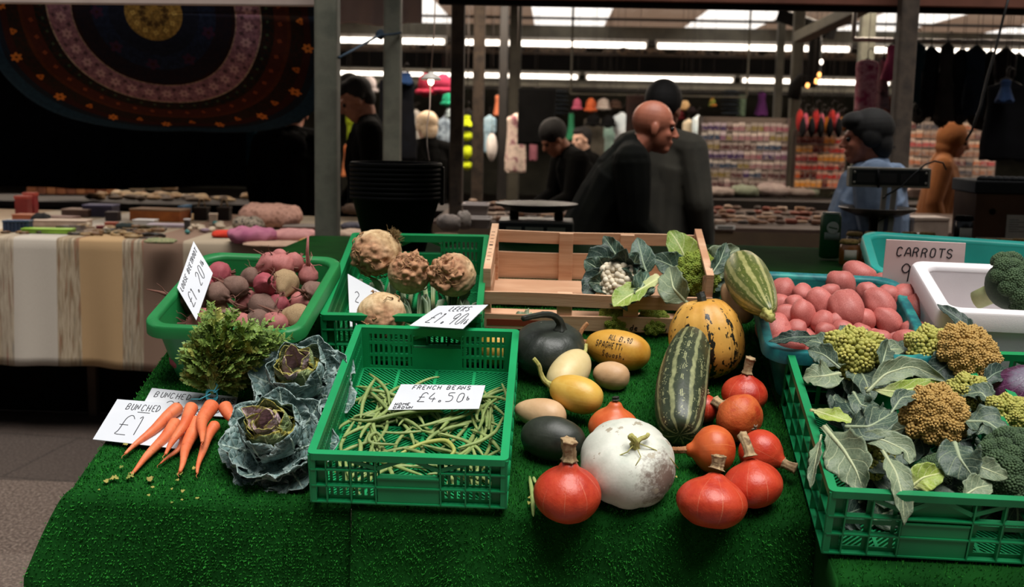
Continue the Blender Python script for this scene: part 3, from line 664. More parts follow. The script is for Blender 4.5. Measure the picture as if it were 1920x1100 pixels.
# front red squashes
fruit('red_kuri_squash', 'plump red onion squash with thick upright stem, alone beside the bean crate at the front', 'squash', 1064, 925, .057, (.02, .10, 1), .0675, .055, kuri,
      stem=(S_(.055, (0, 0, .018), (0, -.001, .035), (.004, 0, .05), (.002, 0, .062)), .0105, .0145, M_stem), prof='kuri', neck=.42, seed=1)
fruit('red_kuri_squash', 'big red squash lying nearest the front edge, short stem pointing up', 'squash', 1335, 941, .054, (.12, .45, 1), .0700, .050, kuri, 1.,
      stem=(S_(.055, (0, 0, .01), (-.003, 0, .022), (-.002, 0, .038)), .010, .0125, M_stem), prof='kuri', neck=.24, seed=2)
fruit('red_kuri_squash', 'red squash with a long curved corky stem, just behind the front one', 'squash', 1412, 908, .049, (-.14, .35, 1), .0610, .046, kuri, 2.,
      stem=(S_(.048, (0, 0, .010), (-.004, .002, .024), (-.016, .01, .038), (-.03, .02, .048)), .0095, .010, M_stem), prof='kuri', neck=.2, seed=3)
fruit('red_kuri_squash', 'smooth orange round squash with its stem pointing left at the marrow tip', 'squash', 1338, 842, .049, (-1, .0, -.06), .0515, .046, kurio, .5,
      stem=(S_(.046, (0, 0, .008), (.002, 0, .026), (-.006, .0, .042)), .0075, .0065, M_stemb), prof='kuri', neck=.38, seed=4)
fruit('red_kuri_squash', 'red squash against the right crate, stem turned down to the right', 'squash', 1427, 847, .046, (.75, -.55, -.12), .047, .047, kuri, .2,
      stem=(S_(.047, (0, 0, .006), (0, 0, .02), (.002, .0, .036)), .008, .0105, M_stem), prof='kuri', neck=.25, seed=5)
fruit('red_kuri_squash', 'warty orange squash showing its star-shaped blossom end to the front', 'squash', 1386, 783, .052, (-.62, .75, .10), .0565, .047, kuriw, 0,
      stem=(S_(.047, (0, 0, .006), (0, 0, .022), (0, 0, .030)), .010, .0125, M_stem), prof='kuri', neck=.28, seed=6, wob=.035)
fruit('red_kuri_squash', 'red squash at the back under the big striped pumpkin, stem standing upright', 'squash', 1396, 738, .05, (.05, .2, 1), .0535, .043, kuri, .7,
      stem=(S_(.043, (0, 0, .006), (-.002, 0, .028), (-.004, .003, .045)), .0085, .011, M_stem), prof='kuri', neck=.2, seed=7)
fruit('red_kuri_squash', 'small red squash peeping out between the dark marrow and the warty squash', 'squash', 1322, 765, .035, (0, .3, 1), .033, .032, kuri, 0, stem=(S_(.032, (0, 0, .004), (0, 0, .012)), .006, .006, M_stem), prof='kuri', neck=.1, seed=8)
fruit('red_kuri_squash', 'orange-red squash half hidden behind the white pumpkin, only its pointed top showing', 'squash', 1150, 800, .052, (.05, .2, 1), .055, .045, kurio, 0,
      stem=(S_(.045, (0, 0, .018), (.001, 0, .024)), .006, .007, M_stemk), prof='kuri', neck=.42, seed=9)
rt = [o for o in bpy.data.objects if str(o.get('label', '')).startswith('warty orange')][0]; b = MB(); b.ell((0, 0, -.0445), (.005, .005, .003), nu=12, nv=6)
for k in range(5): a = k*1.257; b.tube([(0, 0, -.0458), (.006*math.cos(a), .006*math.sin(a), -.0462), (.011*math.cos(a), .011*math.sin(a), -.0452)], [.0035, .0026, .0008], 6)
b.build('blossom_scar', mat('scar', ['#7d6a58', '#94806a'], 60, .9, .4, 200), rt)
# white pumpkin
_dl = (axis_M(1178, 868, .071, (.16, -.42, 1), .3).inverted() @ (TM @ (P(1178, 868, .071)+Vector((.066, -.06, .0)))))
white = m_rib('white_skin', ['#bfc2b4', '#d3d3c6', '#aeb5a6'], '#c9c9bd', 10, sc=9, rough=.5, dirt=('#54392a', tuple(_dl), .095), spots=[('#a39a86', 30, .62), ('#8a7560', 75, .70)], bmp=.15)
rt = fruit('white_pumpkin', 'large pale grey-white ribbed pumpkin smeared with soil, green-brown curled stem', 'pumpkin', 1178, 868, .071, (.16, -.42, 1), .0975, .072, white, .3, prof='flat', ribs=10, rd=.022, dim=.16, seed=11, wob=.015)
stem_part(rt, S_(.060, (0, 0, -.004), (-.002, 0, .012), (-.005, .002, .022), (-.012, .012, .03)), .0085, .0055, M_stemg, flare=2.0)
stem_part(rt, S_(.068, (0, 0, .004), (.012, .001, .008), (.024, -.002, .011), (.033, .002, .009)), .0045, .0035, M_stemg, nm='stem')
for k, pts in enumerate((((0, 0, .006), (-.03, -.01, .004), (-.055, .0, -.012), (-.066, .02, -.03)), ((0, 0, .006), (.03, -.03, -.004), (.055, -.055, -.02), (.07, -.07, -.045)), ((-.004, -.004, .004), (-.01, -.03, .0), (-.03, -.04, -.006)))):
    b = MB(); b.tube(S_(.068, *pts), [.0011]*len(pts), 6); b.build('tendril', M_stemg, rt)
# big yellow pumpkin with black flecks
yel = m_rib('carnival_skin', ['#c98f3a', '#dca850', '#d29a42'], '#6b4f22', 10, sc=8, green='#1d1d14', rough=.42)
fruit('striped_pumpkin', 'large orange-yellow ribbed pumpkin with black flecks leaning on the wooden crate', 'pumpkin', 1324, 632, .100, (-.16, .35, 1), .092, .099, yel, 2.1,
      stem=(S_(.096, (0, 0, -.016), (0, 0, .004), (-.004, .002, .014)), .0115, .010, M_stemk), prof='oval', ribs=10, rd=.03, dim=.10, seed=12)
# striped marrow lying up the slope on it
mar = m_marrow('marrow_skin', '#22291d', '#3c4630', '#aeb07e', 8, .12)
def marrow(lab, p0, p1, R, m, roll=0, prof='marrow', bend=.0, seed=0, stemL=.02, r1=1.):
    a, c = Vector(p0), Vector(p1); mid = (a+c)/2; ax = (c-a); L = ax.length/2
    q = ax.to_track_quat('Z', 'Y').to_matrix().to_4x4(); rt = empty('marrow', TM @ Matrix.Translation(mid) @ q @ Matrix.Rotation(roll, 4, 'Z'), lab, 'marrow')
    fruit_mesh(R, L, prof=prof, bend=bend, seed=seed, nu=48, nv=64, wob=.02, ribs=8, rd=.012).build('skin', m, rt)
    if stemL: stem_part(rt, S_(L, (0, 0, -.006), (0, 0, stemL*.5), (.003, 0, stemL)), .011, .009, M_stemg, 5)
    return rt
marrow('dark green striped marrow lying up against the orange-yellow pumpkin', P(1263, 812, .048), P(1296, 618, .124), .0575, mar, .25, seed=3, bend=-.07, stemL=.0)
rt = [o for o in bpy.data.objects if o.name == 'marrow'][0]
mar2 = m_marrow('marrow_skin_pale', '#3c4a22', '#66702f', '#bdb57c', 9, .17, .7)
marrow('green and cream striped marrow resting on the rim of the potato tub', P(1383, 492, .19), P(1440, 590, .215), .054, mar2, 1.0, prof='pear', bend=.05, seed=9, stemL=.03)
# other squashes
blk = m_rib('black_pumpkin', ['#20241f', '#2e332c', '#282c26'], '#3a3f36', 12, sc=10, rough=.42, bmp=.3, spots=[('#7d7a6b', 45, .70)])
fruit('black_pumpkin', 'flattened black-green ribbed pumpkin with an arching stem in front of the wooden crate', 'pumpkin', 1030, 655, .062, (.05, -.05, 1), .091, .064, blk, .4, prof='flat', ribs=12, rd=.02, dim=.12, seed=14,
      stem=(S_(.052, (.012, -.02, 0), (.016, -.018, .022), (.004, -.004, .044), (-.018, .012, .052), (-.05, .03, .056), (-.085, .042, .062)), .009, .006, M_stemk, 5, 2.2))
spag = m_rib('spaghetti_skin', ['#c08a2e', '#cf9c40', '#b87f26'], None, sc=11, rough=.38, spots=[('#6b4a22', 46, .72), ('#8a6a3a', 90, .75)])
MS = axis_M(1158, 655, .054, (-.93, .30, .04)); rt = empty('spaghetti_squash', MS, 'yellow spaghetti squash with black handwriting and a dry curled stem', 'squash')
RS, LS = .0495, .083; fruit_mesh(RS, LS, prof='oval', seed=16, wob=.012).build('skin', spag, rt)
stem_part(rt, S_(LS, (0, 0, -.004), (.004, .004, .012), (.0, .02, .018), (-.012, .036, .012), (-.02, .046, .004)), .0065, .0045, M_stemb, 5)
MSi = (TI @ MS).inverted()
def on_squash(s, t_):
    """card units to the squash skin: pick by looking from the front, in the squash's own frame"""
    g = TI @ MS; ax = (g.to_3x3() @ Vector((0, 0, -1))).normalized(); cen = g.translation
    vw = (TI @ CAM-cen).normalized(); up = ax.cross(vw).normalized()*-1; up = vw.cross(ax).normalized()
    if up.z < 0 and up.y < 0: up = -up
    x = (s-.5)*2*LS*.95; y = (t_-.5)*2*RS*.95; r = RS*max(1-(x/LS)**2, .02)**.425*(1+.085*x/LS); y = max(min(y, r*.96), -r*.96); d = math.sqrt(max(r*r-y*y, 1e-8))
    wv = (vw-ax*vw.dot(ax)).normalized(); up = wv.cross(ax).normalized(); 
    if up.dot(Vector((0, .5, 1))) < 0: up = -up
    p = cen+ax*x+up*y+wv*d*1.02; n = (up*y+wv*d).normalized()
    return (MSi @ p, MSi.to_3x3() @ n)
M_ink = mat('ink', '#17130f', rough=.6)
writing('writing', [('ALL £1.90', .38, .72, .13, .042), ('SPAGHETTi', .20, .50, .15, .052), ('Squash.', .33, .27, .15, .055)], on_squash, M_ink, rt, 5, .0013)
cream = m_rib('cream_skin', ['#cdb478', '#d9c490', '#c4a868'], None, sc=6, rough=.42); yl2 = m_rib('yellow_skin', ['#cf9f3a', '#d9b052', '#c8922c'], '#dcbc6a', 10, sc=7, rough=.38, spots=[('#a57028', 60, .74)])
buttr = m_rib('butternut_skin', ['#c29a70', '#cda981', '#b88c62'], None, sc=8, rough=.5, spots=[('#a0704a', 60, .7)])
fruit('cream_squash', 'smooth cream oval squash between the black pumpkin and the yellow squash', 'squash', 1068, 698, .056, (.42, .85, .18), .0455, .076, cream, 0, prof='oval', seed=17, wob=.01,
      stem=(S_(.076, (0, 0, -.003), (0, .003, .014), (.006, .01, .03)), .0055, .004, M_stemg, 5))
fruit('yellow_squash', 'golden yellow oval squash on top of the cream one, dried stem curling left', 'squash', 1080, 738, .069, (-.86, .42, .06), .0425, .0645, yl2, 0, prof='oval', seed=18, wob=.01,
      stem=(S_(.0645, (0, 0, -.003), (.0, .006, .016), (0, .022, .028), (0, .044, .034), (0, .056, .05)), .006, .0042, M_stemg, 5))
fruit('butternut_squash', 'pinkish tan butternut squash end right of the cream squash', 'squash', 1146, 704, .034, (-.5, .2, .0), .0345, .045, buttr, 0, prof='oval', seed=19)
fruit('butternut_squash', 'pale tan butternut squash lying against the bean crate', 'squash', 1012, 776, .036, (-.85, .35, .0), .0365, .062, buttr, 0, prof='pear', seed=20)
fruit('butternut_squash', 'tan butternut squash wedged between the fruit crate and the potato tub', 'squash', 1380, 566, .10, (-.35, .8, .3), .034, .07, buttr, 0, prof='pear', seed=24)
bs = m_rib('black_oval', ['#24281f', '#31352c', '#1d211b'], None, sc=16, rough=.45, spots=[('#8a6f58', 16, .66), ('#6a6a5a', 70, .70)])
fruit('black_squash', 'dark green-black oval squash with scuffed patches beside the white pumpkin', 'squash', 1037, 822, .048, (-.95, .25, .0), .0485, .072, bs, .6, prof='ellip', seed=21)
fruit('yellow_squash', 'pale yellow squash behind the back corner of the bean crate, seen through its slots', 'squash', 930, 652, .048, (0, .25, 1), .042, .046, yl2, 0, prof='oval', seed=22)
# ================================================================ potatoes
M_pot = mat('potato_skin', ['#9a4844', '#c26e66', '#ae5852', '#d28a7e'], 22, .48, .15, 140, spots=[('#8a4a38', 55, .70, .04)], jit=.08)
def potato_mesh(seed):
    r = np.random.RandomState(seed); b = MB(); b.ell((0, 0, 0), (1, 1, 1), nu=26, nv=18); V = b.V[0]
    k = r.uniform(-.12, .12); V = V*(1+.15*vnoise(V, 1.25, seed, 2)[:, None]); V[:, 0] *= 1+k*V[:, 2]; V[:, 1] *= 1+k*V[:, 2]; V[:, 0] += r.uniform(-.12, .12)*V[:, 2]**2
    for _ in range(4):   # eyes
        d = r.randn(3); d /= np.linalg.norm(d); q = V/np.linalg.norm(V, axis=1)[:, None]; V = V*(1-.09*np.exp(-((1-q@d)/.010)))[:, None]
    b.V[0] = V; return b
pm = [potato_mesh(s).build('red_potato', M_pot) for s in range(6)]
pots = [(1467, 547, 21, 23, 90), (1504, 551, 16, 16, 0), (1551, 550, 22, 14, 20), (1577, 538, 20, 30, 80), (1612, 521, 22, 31, 115), (1652, 531, 14, 17, 60), (1629, 550, 23, 16, 5), (1537, 568, 24, 20, 150), (1588, 581, 36, 22, 155), (1650, 572, 37, 20, 165), (1665, 552, 18, 15, 0), (1694, 560, 20, 24, 90), (1722, 583, 24, 29, 100), (1488, 573, 19, 15, 30), (1462, 572, 17, 19, 90), (1474, 592, 19, 17, 10), (1504, 590, 20, 26, 70), (1543, 604, 20, 18, 0), (1568, 604, 13, 18, 120), (1453, 621, 31, 27, 10), (1493, 616, 18, 14, 170), (1546, 622, 18, 14, 0), (1580, 618, 18, 15, 0), (1664, 603, 30, 18, 170), (1716, 622, 25, 19, 0), (1700, 642, 22, 20, 0), (1758, 628, 19, 15, 20), (1477, 643, 36, 17, 170), (1620, 600, 20, 17, 0), (1612, 632, 24, 18, 20), (1648, 640, 22, 18, 0), (1512, 681, 15, 14, 20)]
plab = {0: 'round red potato at the back left corner of the teal tub', 3: 'tall upright red potato in the back middle of the tub', 4: 'pointed red potato, highest at the back of the tub', 12: 'large egg-shaped red potato at the right side touching the white box', 8: 'long knobbly red potato in the middle of the heap', 9: 'long red potato with pointed right end, beside the egg-shaped one', 19: 'big round red potato at the front left rim beside the marrow stem', 27: 'red potato under a dark leaf at the front rim of the tub', 31: 'red potato fallen into the back left corner of the romanesco crate', 16: 'red potato with an eye facing the front, left of the middle'}
rank = sorted(range(len(pots)), key=lambda i: pots[i][1]); rows = [rank[0:8], rank[8:16], rank[16:24], rank[24:]]
ordn = ['first', 'second', 'third', 'fourth', 'fifth', 'sixth', 'seventh', 'eighth', 'ninth', 'tenth', 'eleventh', 'twelfth', 'thirteenth', 'fourteenth']
def rowlab(i, rows, lab, what, rn):
    if i in lab: return lab[i]
    for rname, r in zip(rn, rows):
        if i in r: return '%s, %s from the left in the %s' % (what, ordn[sorted(r, key=lambda k: POS[k][0]).index(i)], rname)
POS = pots
for i, (px, py, a, c, an) in enumerate(pots):
    wz = .097+(.055 if 545 < py < 600 else .035)*(1-((px-1600)/190)**2) if i != 31 else .10
    p = P(px, py, wz); m_ = dep(p)/FPX*1.16; a *= m_; c *= m_; an_ = math.radians(an if a >= c else an-90); o = pm[i % 6].copy() if i >= 6 else pm[i]
    if i >= 6: COL.objects.link(o)
    o.matrix_world = TM @ Matrix.Translation(p) @ Matrix.Rotation(an_, 4, Vector((0, -.6, .8))) @ Matrix.Rotation(PI/2, 4, 'X') @ Matrix.Rotation(i*1.3, 4, 'Z') @ Matrix.Diagonal((a, c if False else min(a, c)*.95, c, 1)) if False else TM @ Matrix.Translation(p) @ Matrix.Rotation(1.0, 4, 'X') @ Matrix.Rotation(an_, 4, 'Z') @ Matrix.Diagonal((a*1.04, c*1.08, min(a, c)*1.0, 1)) @ Euler((i, i*2.0, i*.7)).to_matrix().to_4x4()
    tag(o, rowlab(i, rows, plab, 'smooth red potato', ['back row of the heap', 'upper middle row of the heap', 'lower middle row of the heap', 'front row of the heap']), 'potato', 'red potatoes in the teal tub')
for i in range(26):    # the layer underneath that shows in the gaps
    o = pm[i % 6].copy(); COL.objects.link(o); u = .59+.052*(i % 6)+rng.uniform(-.01, .01); v = .52+.07*(i//6)+rng.uniform(-.01, .01)
    s = rng.uniform(.028, .036); o.matrix_world = TM @ Matrix.Translation((u-.0, v, .085)) @ Euler((i, i, i)).to_matrix().to_4x4() @ Matrix.Diagonal((s*1.2, s, s*.95, 1))
    tag(o, 'red potato of the lower layer, showing only in gaps between the upper ones', 'potato', 'lower layer of red potatoes')
# ================================================================ beetroot
M_beet = {'r': mat('beet_red', ['#8d3a40', '#a8505a', '#7c3036'], 22, .6, .3, 90, spots=[('#4b3428', 34, .62, .06)], jit=.1), 'b': mat('beet_brown', ['#6b5048', '#836558', '#5a4036'], 18, .75, .4, 90, spots=[('#3a2a20', 30, .6, .06)], jit=.1), 'y': mat('beet_tan', ['#9c7c5a', '#b39a72', '#80604a'], 26, .8, .5, 90, spots=[('#45301f', 30, .58, .06)]), 'p': mat('beet_pink', ['#a05c5a', '#b8726c', '#8c4c4c'], 20, .6, .3, 90, spots=[('#5a4032', 30, .62, .06)], jit=.1)}
M_root = mat('beet_root', ['#5f3d33', '#7a5142'], 60, .8)
beets = [(411, 515, 25, 17, 'r', 20), (380, 530, 19, 12, 'r', 150), (362, 557, 31, 23, 'b', 10), (379, 570, 13, 15, 'b', 80), (408, 551, 22, 17, 'b', 160), (446, 538, 22, 15, 'b', 0), (506, 494, 20, 17, 'p', 40), (531, 497, 22, 17, 'p', 0), (551, 493, 17, 17, 'p', 60), (497, 534, 19, 22, 'r', 115), (535, 531, 22, 24, 'y', 90), (577, 519, 19, 17, 'p', 30), (586, 549, 19, 20, 'b', 70), (521, 573, 20, 19, 'r', 20), (492, 576, 26, 22, 'b', 140), (465, 563, 20, 18, 'p', 50), (558, 597, 27, 21, 'y', 10), (564, 568, 22, 17, 'p', 140), (379, 600, 21, 19, 'p', 30), (412, 579, 17, 15, 'y', 0), (484, 604, 22, 20, 'b', 0), (520, 607, 20, 17, 'p', 0), (430, 600, 22, 18, 'b', 0), (455, 605, 20, 16, 'p', 0), (470, 520, 18, 15, 'b', 0), (525, 480, 14, 11, 'p', 0)]
blab = {0: 'smooth shiny red beetroot beside the price card', 2: 'large grey-brown beetroot at the left rim of the tub', 9: 'oval red beetroot in the middle, left of a round tan one', 10: 'round tan soil-crusted beetroot in the middle of the tub', 12: 'dull brown beetroot at the right rim of the tub', 13: 'bright red beetroot near the front, beside the tan one', 16: 'yellowish tan crusty beetroot at the front right corner', 11: 'pink beetroot with a long root standing straight up', 18: 'pink-brown beetroot with a trailing root at the front left'}
POS = beets; rank = sorted(range(len(beets)), key=lambda i: beets[i][1]); rows = [rank[0:8], rank[8:17], rank[17:]]
def beet_mesh(seed):
    b = fruit_mesh(1, 1, prof='kuri', neck=0, seed=seed, nu=20, nv=28, wob=.12); V = b.V[0]; z = V[:, 2]
    V[:, 2] = np.where(z < -.6, z-(np.abs(z+.6)/.4)**2*.35, z); return b
bmn = [beet_mesh(40+i) for i in range(4)]; bme = {}
def roots(b, r, n, L, at=-1.2):
    for _ in range(n):
        d = np.array([r.randn()*.35, r.randn()*.35, -1 if at < 0 else 1.]); p = np.array([r.randn()*.12, r.randn()*.12, at*.9]); pts = [p.copy()]
        for k in range(6): d = d+r.randn(3)*.32; d /= np.linalg.norm(d); p = p+d*L/6*r.uniform(.7, 1.2); pts.append(p.copy())
        b.tube(pts, np.linspace(.06, .012, 7), 5)
for i, (px, py, a, c, k, an) in enumerate(beets):
    wz = .115+.045*(py < 560)*(1-((px-470)/190)**2) + (.03 if py < 505 else 0); p = P(px, py, wz); m_ = dep(p)/FPX; r = np.random.RandomState(i)
    s = (a+c)/2*m_*1.1; ax = Vector((math.cos(math.radians(an)), math.sin(math.radians(an))*.7, r.uniform(-.5, .4)))
    if i == 11: ax = Vector((-.1, .0, -1))
    q = ax.to_track_quat('Z', 'Y').to_matrix().to_4x4(); rt = empty('beetroot', TM @ Matrix.Translation(p) @ q @ Matrix.Scale(s, 4), rowlab(i, rows, blab, {'r': 'red', 'b': 'brown soil-covered', 'y': 'tan soil-crusted', 'p': 'dusty pink'}[k]+' beetroot', ['back row of the tub', 'middle row of the tub', 'front row of the tub']), 'beetroot', 'loose beetroot in the green tub')
    key = (i % 4, k)
    if key not in bme: bme[key] = MB.build(bmn[i % 4], 'bulb', M_beet[k], rt)
    else: o = bme[key].copy(); COL.objects.link(o); o.parent = rt
    b = MB(); b.tube([(0, 0, -1.0), (.05, 0, -1.5), (.2, .1, -2.1), (.15, .25, -2.9)] if i != 11 else [(0, 0, -1), (.1, 0, -1.6), (.3, .1, -2.6), (.2, .1, -4.2)], [.3, .16, .09, .03] if i != 11 else [.3, .2, .16, .1], 7); roots(b, r, 5, 1.6); b.build('root', M_root if i != 11 else M_beet['p'], rt)
    b = MB()
    for _ in range(7): th = r.uniform(0, 6.28); b.tube([(.12*math.cos(th), .12*math.sin(th), .85), (.25*math.cos(th), .25*math.sin(th), 1.15), (.34*math.cos(th), .34*math.sin(th), 1.3)], [.09, .07, .05], 6)
    b.build('stalk_stubs', M_root, rt)
for i in range(16):
    o = [v for v in bme.values()][i % len(bme)].copy(); COL.objects.link(o); o.name = 'beetroot'; o.parent = None; s = rng.uniform(.024, .032)
    o.matrix_world = TM @ Matrix.Translation((-.88+.07*(i % 4)+rng.uniform(-.01, .01)+.0, .53+.085*(i//4), .055)) @ Euler((i, i, i)).to_matrix().to_4x4() @ Matrix.Scale(s, 4)
    tag(o, 'beetroot of the lower layer, showing only in gaps between the upper ones', 'beetroot', 'lower layer of beetroot')
# ================================================================ celeriac
def m_celeriac():
    m, t, b = nt('celeriac_skin'); co = objco(t, True); k = attr(t, 'knob')
    c = ramp(t, noise(t, co, 26, 5, .65), [(.3, '#94704a'), (.45, '#bf9f74'), (.6, '#dcc096'), (.75, '#c8aa80')])
    c = mix(t, ramp(t, k, [(.2, (0, 0, 0, 1)), (.9, (1, 1, 1, 1))]), c, ramp(t, noise(t, co, 70, 4), [(.35, '#855438'), (.6, '#b88662')]))
    t.links.new(c, b.inputs['Base Color']); b.inputs['Roughness'].default_value = .8; bump(t, b, noise(t, co, 110, 5, .65), .6); return m
M_cel = m_celeriac()
def celeriac(lab, px, py, w, rp, kdir, seed, knobs=1., hair=True):
    p = P(px, py, w); R = rp*dep(p)/FPX; rt = empty('celeriac', TM @ Matrix.Translation(p), lab, 'celeriac', 'celeriac bulbs in the green crate')
    b = MB(); b.ell((0, 0, 0), (R, R, R*.94), nu=96, nv=64); V = b.V[0]; q = V/np.linalg.norm(V, axis=1)[:, None]; kd = np.array(Vector(kdir).normalized()); f = np.clip(q@kd*1.3+.25, 0, 1)
    r = np.random.RandomState(seed); h = np.zeros(len(V)); 
    for _ in range(int(150)):
        d = r.randn(3)+kd*1.1; d /= np.linalg.norm(d); s = r.uniform(.05, .17); g = 1-q@d; h += np.clip(1-g/(s*s*.6), 0, 1)**.7*r.uniform(-.05, .11)*knobs
    V = V*(1+.04*vnoise(q, 1.6, seed)+.02*vnoise(q, 7, seed))[:, None]*(1+h*(f*.9+.1)+.03*f*np.abs(vnoise(q, 11, seed+1)))[:, None]; b.V[0] = V; b.A['knob'] = {0: f*.8+np.clip(-h*4, 0, .5)}
    b.build('bulb', M_cel, rt)
    b = MB()
    for _ in range(26 if hair else 14):
        d = r.randn(3)+kd*2.2; d /= np.linalg.norm(d); pt = d*R*.98; pts = [pt.copy()]; dd = np.cross(d, r.randn(3)); dd /= np.linalg.norm(dd)
        for k_ in range(7): dd = dd+r.randn(3)*.45; dd /= np.linalg.norm(dd); pt = pt+dd*R*.09; pt = pt/np.linalg.norm(pt)*R*(1.03+.05*r.rand()); pts.append(pt.copy())
        b.tube(pts, np.linspace(R*.035, R*.012, 8), 5)
    b.build('roots', mat('celeriac_root', ['#8a6344', '#a98158', '#6b4730'], 50, .85), rt)
    if hair and seed == 1:
        b = MB()
        for _ in range(130):
            d = np.array([1.0, .35, .9])+r.randn(3)*.16; d /= np.linalg.norm(d); pt = d*R*.95; pts = [pt]; dd = d+r.randn(3)*.5
            for k_ in range(4): dd = dd+r.randn(3)*.4; pt = pt+dd/np.linalg.norm(dd)*R*.09; pts.append(pt)
            b.tube(pts, [.0009, .0008, .0006, .0005, .0003], 4)
        b.build('root_hairs', mat('root_hair', ['#6b5432', '#8a7046'], 50, .9), rt)
celeriac('large smooth-topped celeriac with a tuft of hairs at the back left of the crate', 706, 473, .16, 46, (-.45, -1, -.3), 1)
celeriac('knobbly celeriac in the middle of the back row, root tangle on top', 768, 513, .13, 40, (.2, -.55, .9), 2, 1.3)
celeriac('darkest celeriac, at the back right of the crate, covered in gnarled roots', 850, 516, .13, 43, (-.45, -.7, .5), 3, 1.5)
celeriac('round pale celeriac at the front left rim between the two white cards', 715, 592, .116, 47, (.25, -1, -.5), 4, .6)
# leeks
def m_leek():
    m, t, b = nt('leek_leaf'); l = attr(t, 'len'); co = objco(t); s = attr(t, 'ang')
    c = ramp(t, l, [(0, '#d8d9b2'), (.35, '#c2c882'), (.6, '#87986c'), (1, '#73876c')]); g = noise(t, N(t, 'CombineXYZ', {0: math_(t, 'MULTIPLY', s, 60.), 1: math_(t, 'MULTIPLY', l, 2.)}).outputs[0], 1, 2)
    c = mix(t, math_(t, 'MULTIPLY', g, .5), c, '#a8b79a'); t.links.new(c, b.inputs['Base Color']); b.inputs['Roughness'].default_value = .55; bump(t, b, g, .3); return m
M_leek = m_leek()
def leek(lab, px, py, w, az, el, L=.17, R=.019, seed=0):
    """(px,py) is the cut top; the shank runs down and away from it"""
    r = np.random.RandomState(seed); p = P(px, py, w); d = Vector((math.cos(az)*math.cos(el), math.sin(az)*math.cos(el), math.sin(el)))
    rt = empty('leek', TM @ Matrix.Translation(p) @ (d.to_track_quat('Z', 'Y').to_matrix().to_4x4()), lab, 'leek', 'trimmed leeks under the celeriac')
    for k in range(4):    # wrapped leaves, cut at a slant
        b = MB(); nu, nv = 16, 12; V = []; A = []; S = []; R0 = R*(1-.17*k); a0 = k*PI+r.uniform(-.3, .3); sp = 1.35-.1*k
        top = r.uniform(-.02, .012)
        for i in range(nu):
            s = i/(nu-1); z = -L+(L+top)*s; fl = 1+ .55*s**3
            for j in range(nv):
                t_ = j/(nv-1)*2-1; a = a0+t_*sp*(1-.25*s); rr = R0*fl*(1-.18*abs(t_)*s)
                V.append((rr*math.cos(a)*(1+.3*s*s), rr*math.sin(a), z-.022*s*abs(t_)**1.5*(1 if j > nv/2 else .4))); A.append(t_); S.append(s)
        b.add(V, grid(nu, nv), ang=A, len=S); b.build('leaf', M_leek, rt, mods=[('SOLIDIFY', dict(thickness=.0016))])
leek('leek with a flat cut top just below the largest celeriac', 722, 520, .085, 1.9, .75, .13, .021, 1)
leek('leek with a broad grey-green fan and yellow base, left of the leek price card', 776, 548, .085, 1.75, .95, .12, .022, 2)
leek('leek with narrow cut leaves in the middle above the leek price card', 815, 558, .085, 1.5, .8, .12, .018, 3)
leek('slim pointed leek between two broader ones under the darkest celeriac', 838, 548, .075, 1.4, 1.0, .11, .013, 4)
leek('leek with tall square-cut leaf, second from the right side of the crate', 862, 548, .08, 1.2, .9, .12, .019, 5)
leek('leek at the right side panel of the celeriac crate', 886, 560, .075, 1.1, .7, .12, .018, 6)
for i in range(5): leek('leek shank lying on the bottom of the crate, under the celeriac', 690+i*38, 530-(i % 2)*8, .035, 1.55+.05*i, .05, .24, .015, 20+i)
# ================================================================ french beans
M_bean = mat('bean', ['#6e8348', '#8a9a5c', '#7b8f50'], 30, .5, .1, 120, jit=.16); M_bean2 = mat('bean_yellow', ['#98a04c', '#a9ac5c'], 30, .5)
MB0 = LM(-.271, 0, .009, ry=.004, rz=-.003)
def bean_mesh(seed, L=None, curl=None, rad=None):
    r = np.random.RandomState(seed); L = L or r.uniform(.10, .15); k = curl if curl is not None else r.uniform(-9, 9)*(1 if r.rand() < .7 else 1.8); R = rad or r.uniform(.0038, .0050)
    n = 18; a = 0; p = np.zeros(3); pts = [p.copy()]
    for i in range(n): a += k*L/n*(1+.5*math.sin(i)); p = p+np.array([math.cos(a), math.sin(a), 0])*L/n; pts.append(p.copy())
    pts = np.array(pts); pts -= pts.mean(0); pts[:, 2] += .0025*np.sin(np.linspace(0, 5, n+1)+seed)
    rr = R*np.clip(np.sin(np.linspace(.09, PI-.04, n+1))**.35, .15, 1)*(1+.06*np.sin(np.arange(n+1)*2.1)); rr[0] = R*.35; rr[-1] = R*.12
    b = MB(); b.tube(pts, rr, 8); b.V[0][:, 2] *= .85; return b
bmp_ = [bean_mesh(s).build('green_bean', M_bean) for s in range(14)]
r = np.random.RandomState(12); bl = []
for i in range(128):
    # thick at the left and right, thin in the front middle
    for _ in range(60):
        x = r.uniform(-.162, .162); y = r.uniform(.055, .46); dn = .38+.7*(abs(x)/.16)**1.5+.35*(y > .25)*(y < .42)
        if r.rand() < dn: break
    a = r.uniform(0, PI) if abs(x) < .1 else r.normal(PI/2, .45)
    if abs(x) > .11: x = math.copysign(min(abs(x), .145), x)
    y = min(max(y, .085), .50) if abs(math.sin(a)) > .6 else y
    x = x if abs(math.cos(a)) < .5 else max(min(x, .105), -.105)
    bl.append((x, y, a))
for i, (x, y, a) in enumerate(bl):
    o = bmp_[i] if i < 14 else bmp_[i % 14].copy()
    if i >= 14: COL.objects.link(o)
    o.matrix_world = MB0 @ Matrix.Translation((x, y, .0115+.0065*(i % 5)*(.5+abs(x)/.16*.6))) @ Euler((r.normal(0, .06), r.normal(0, .08), a)).to_matrix().to_4x4()
    tag(o, 'slim green french bean, one of the tangle in the bright green crate', 'bean', 'french beans in the green crate')
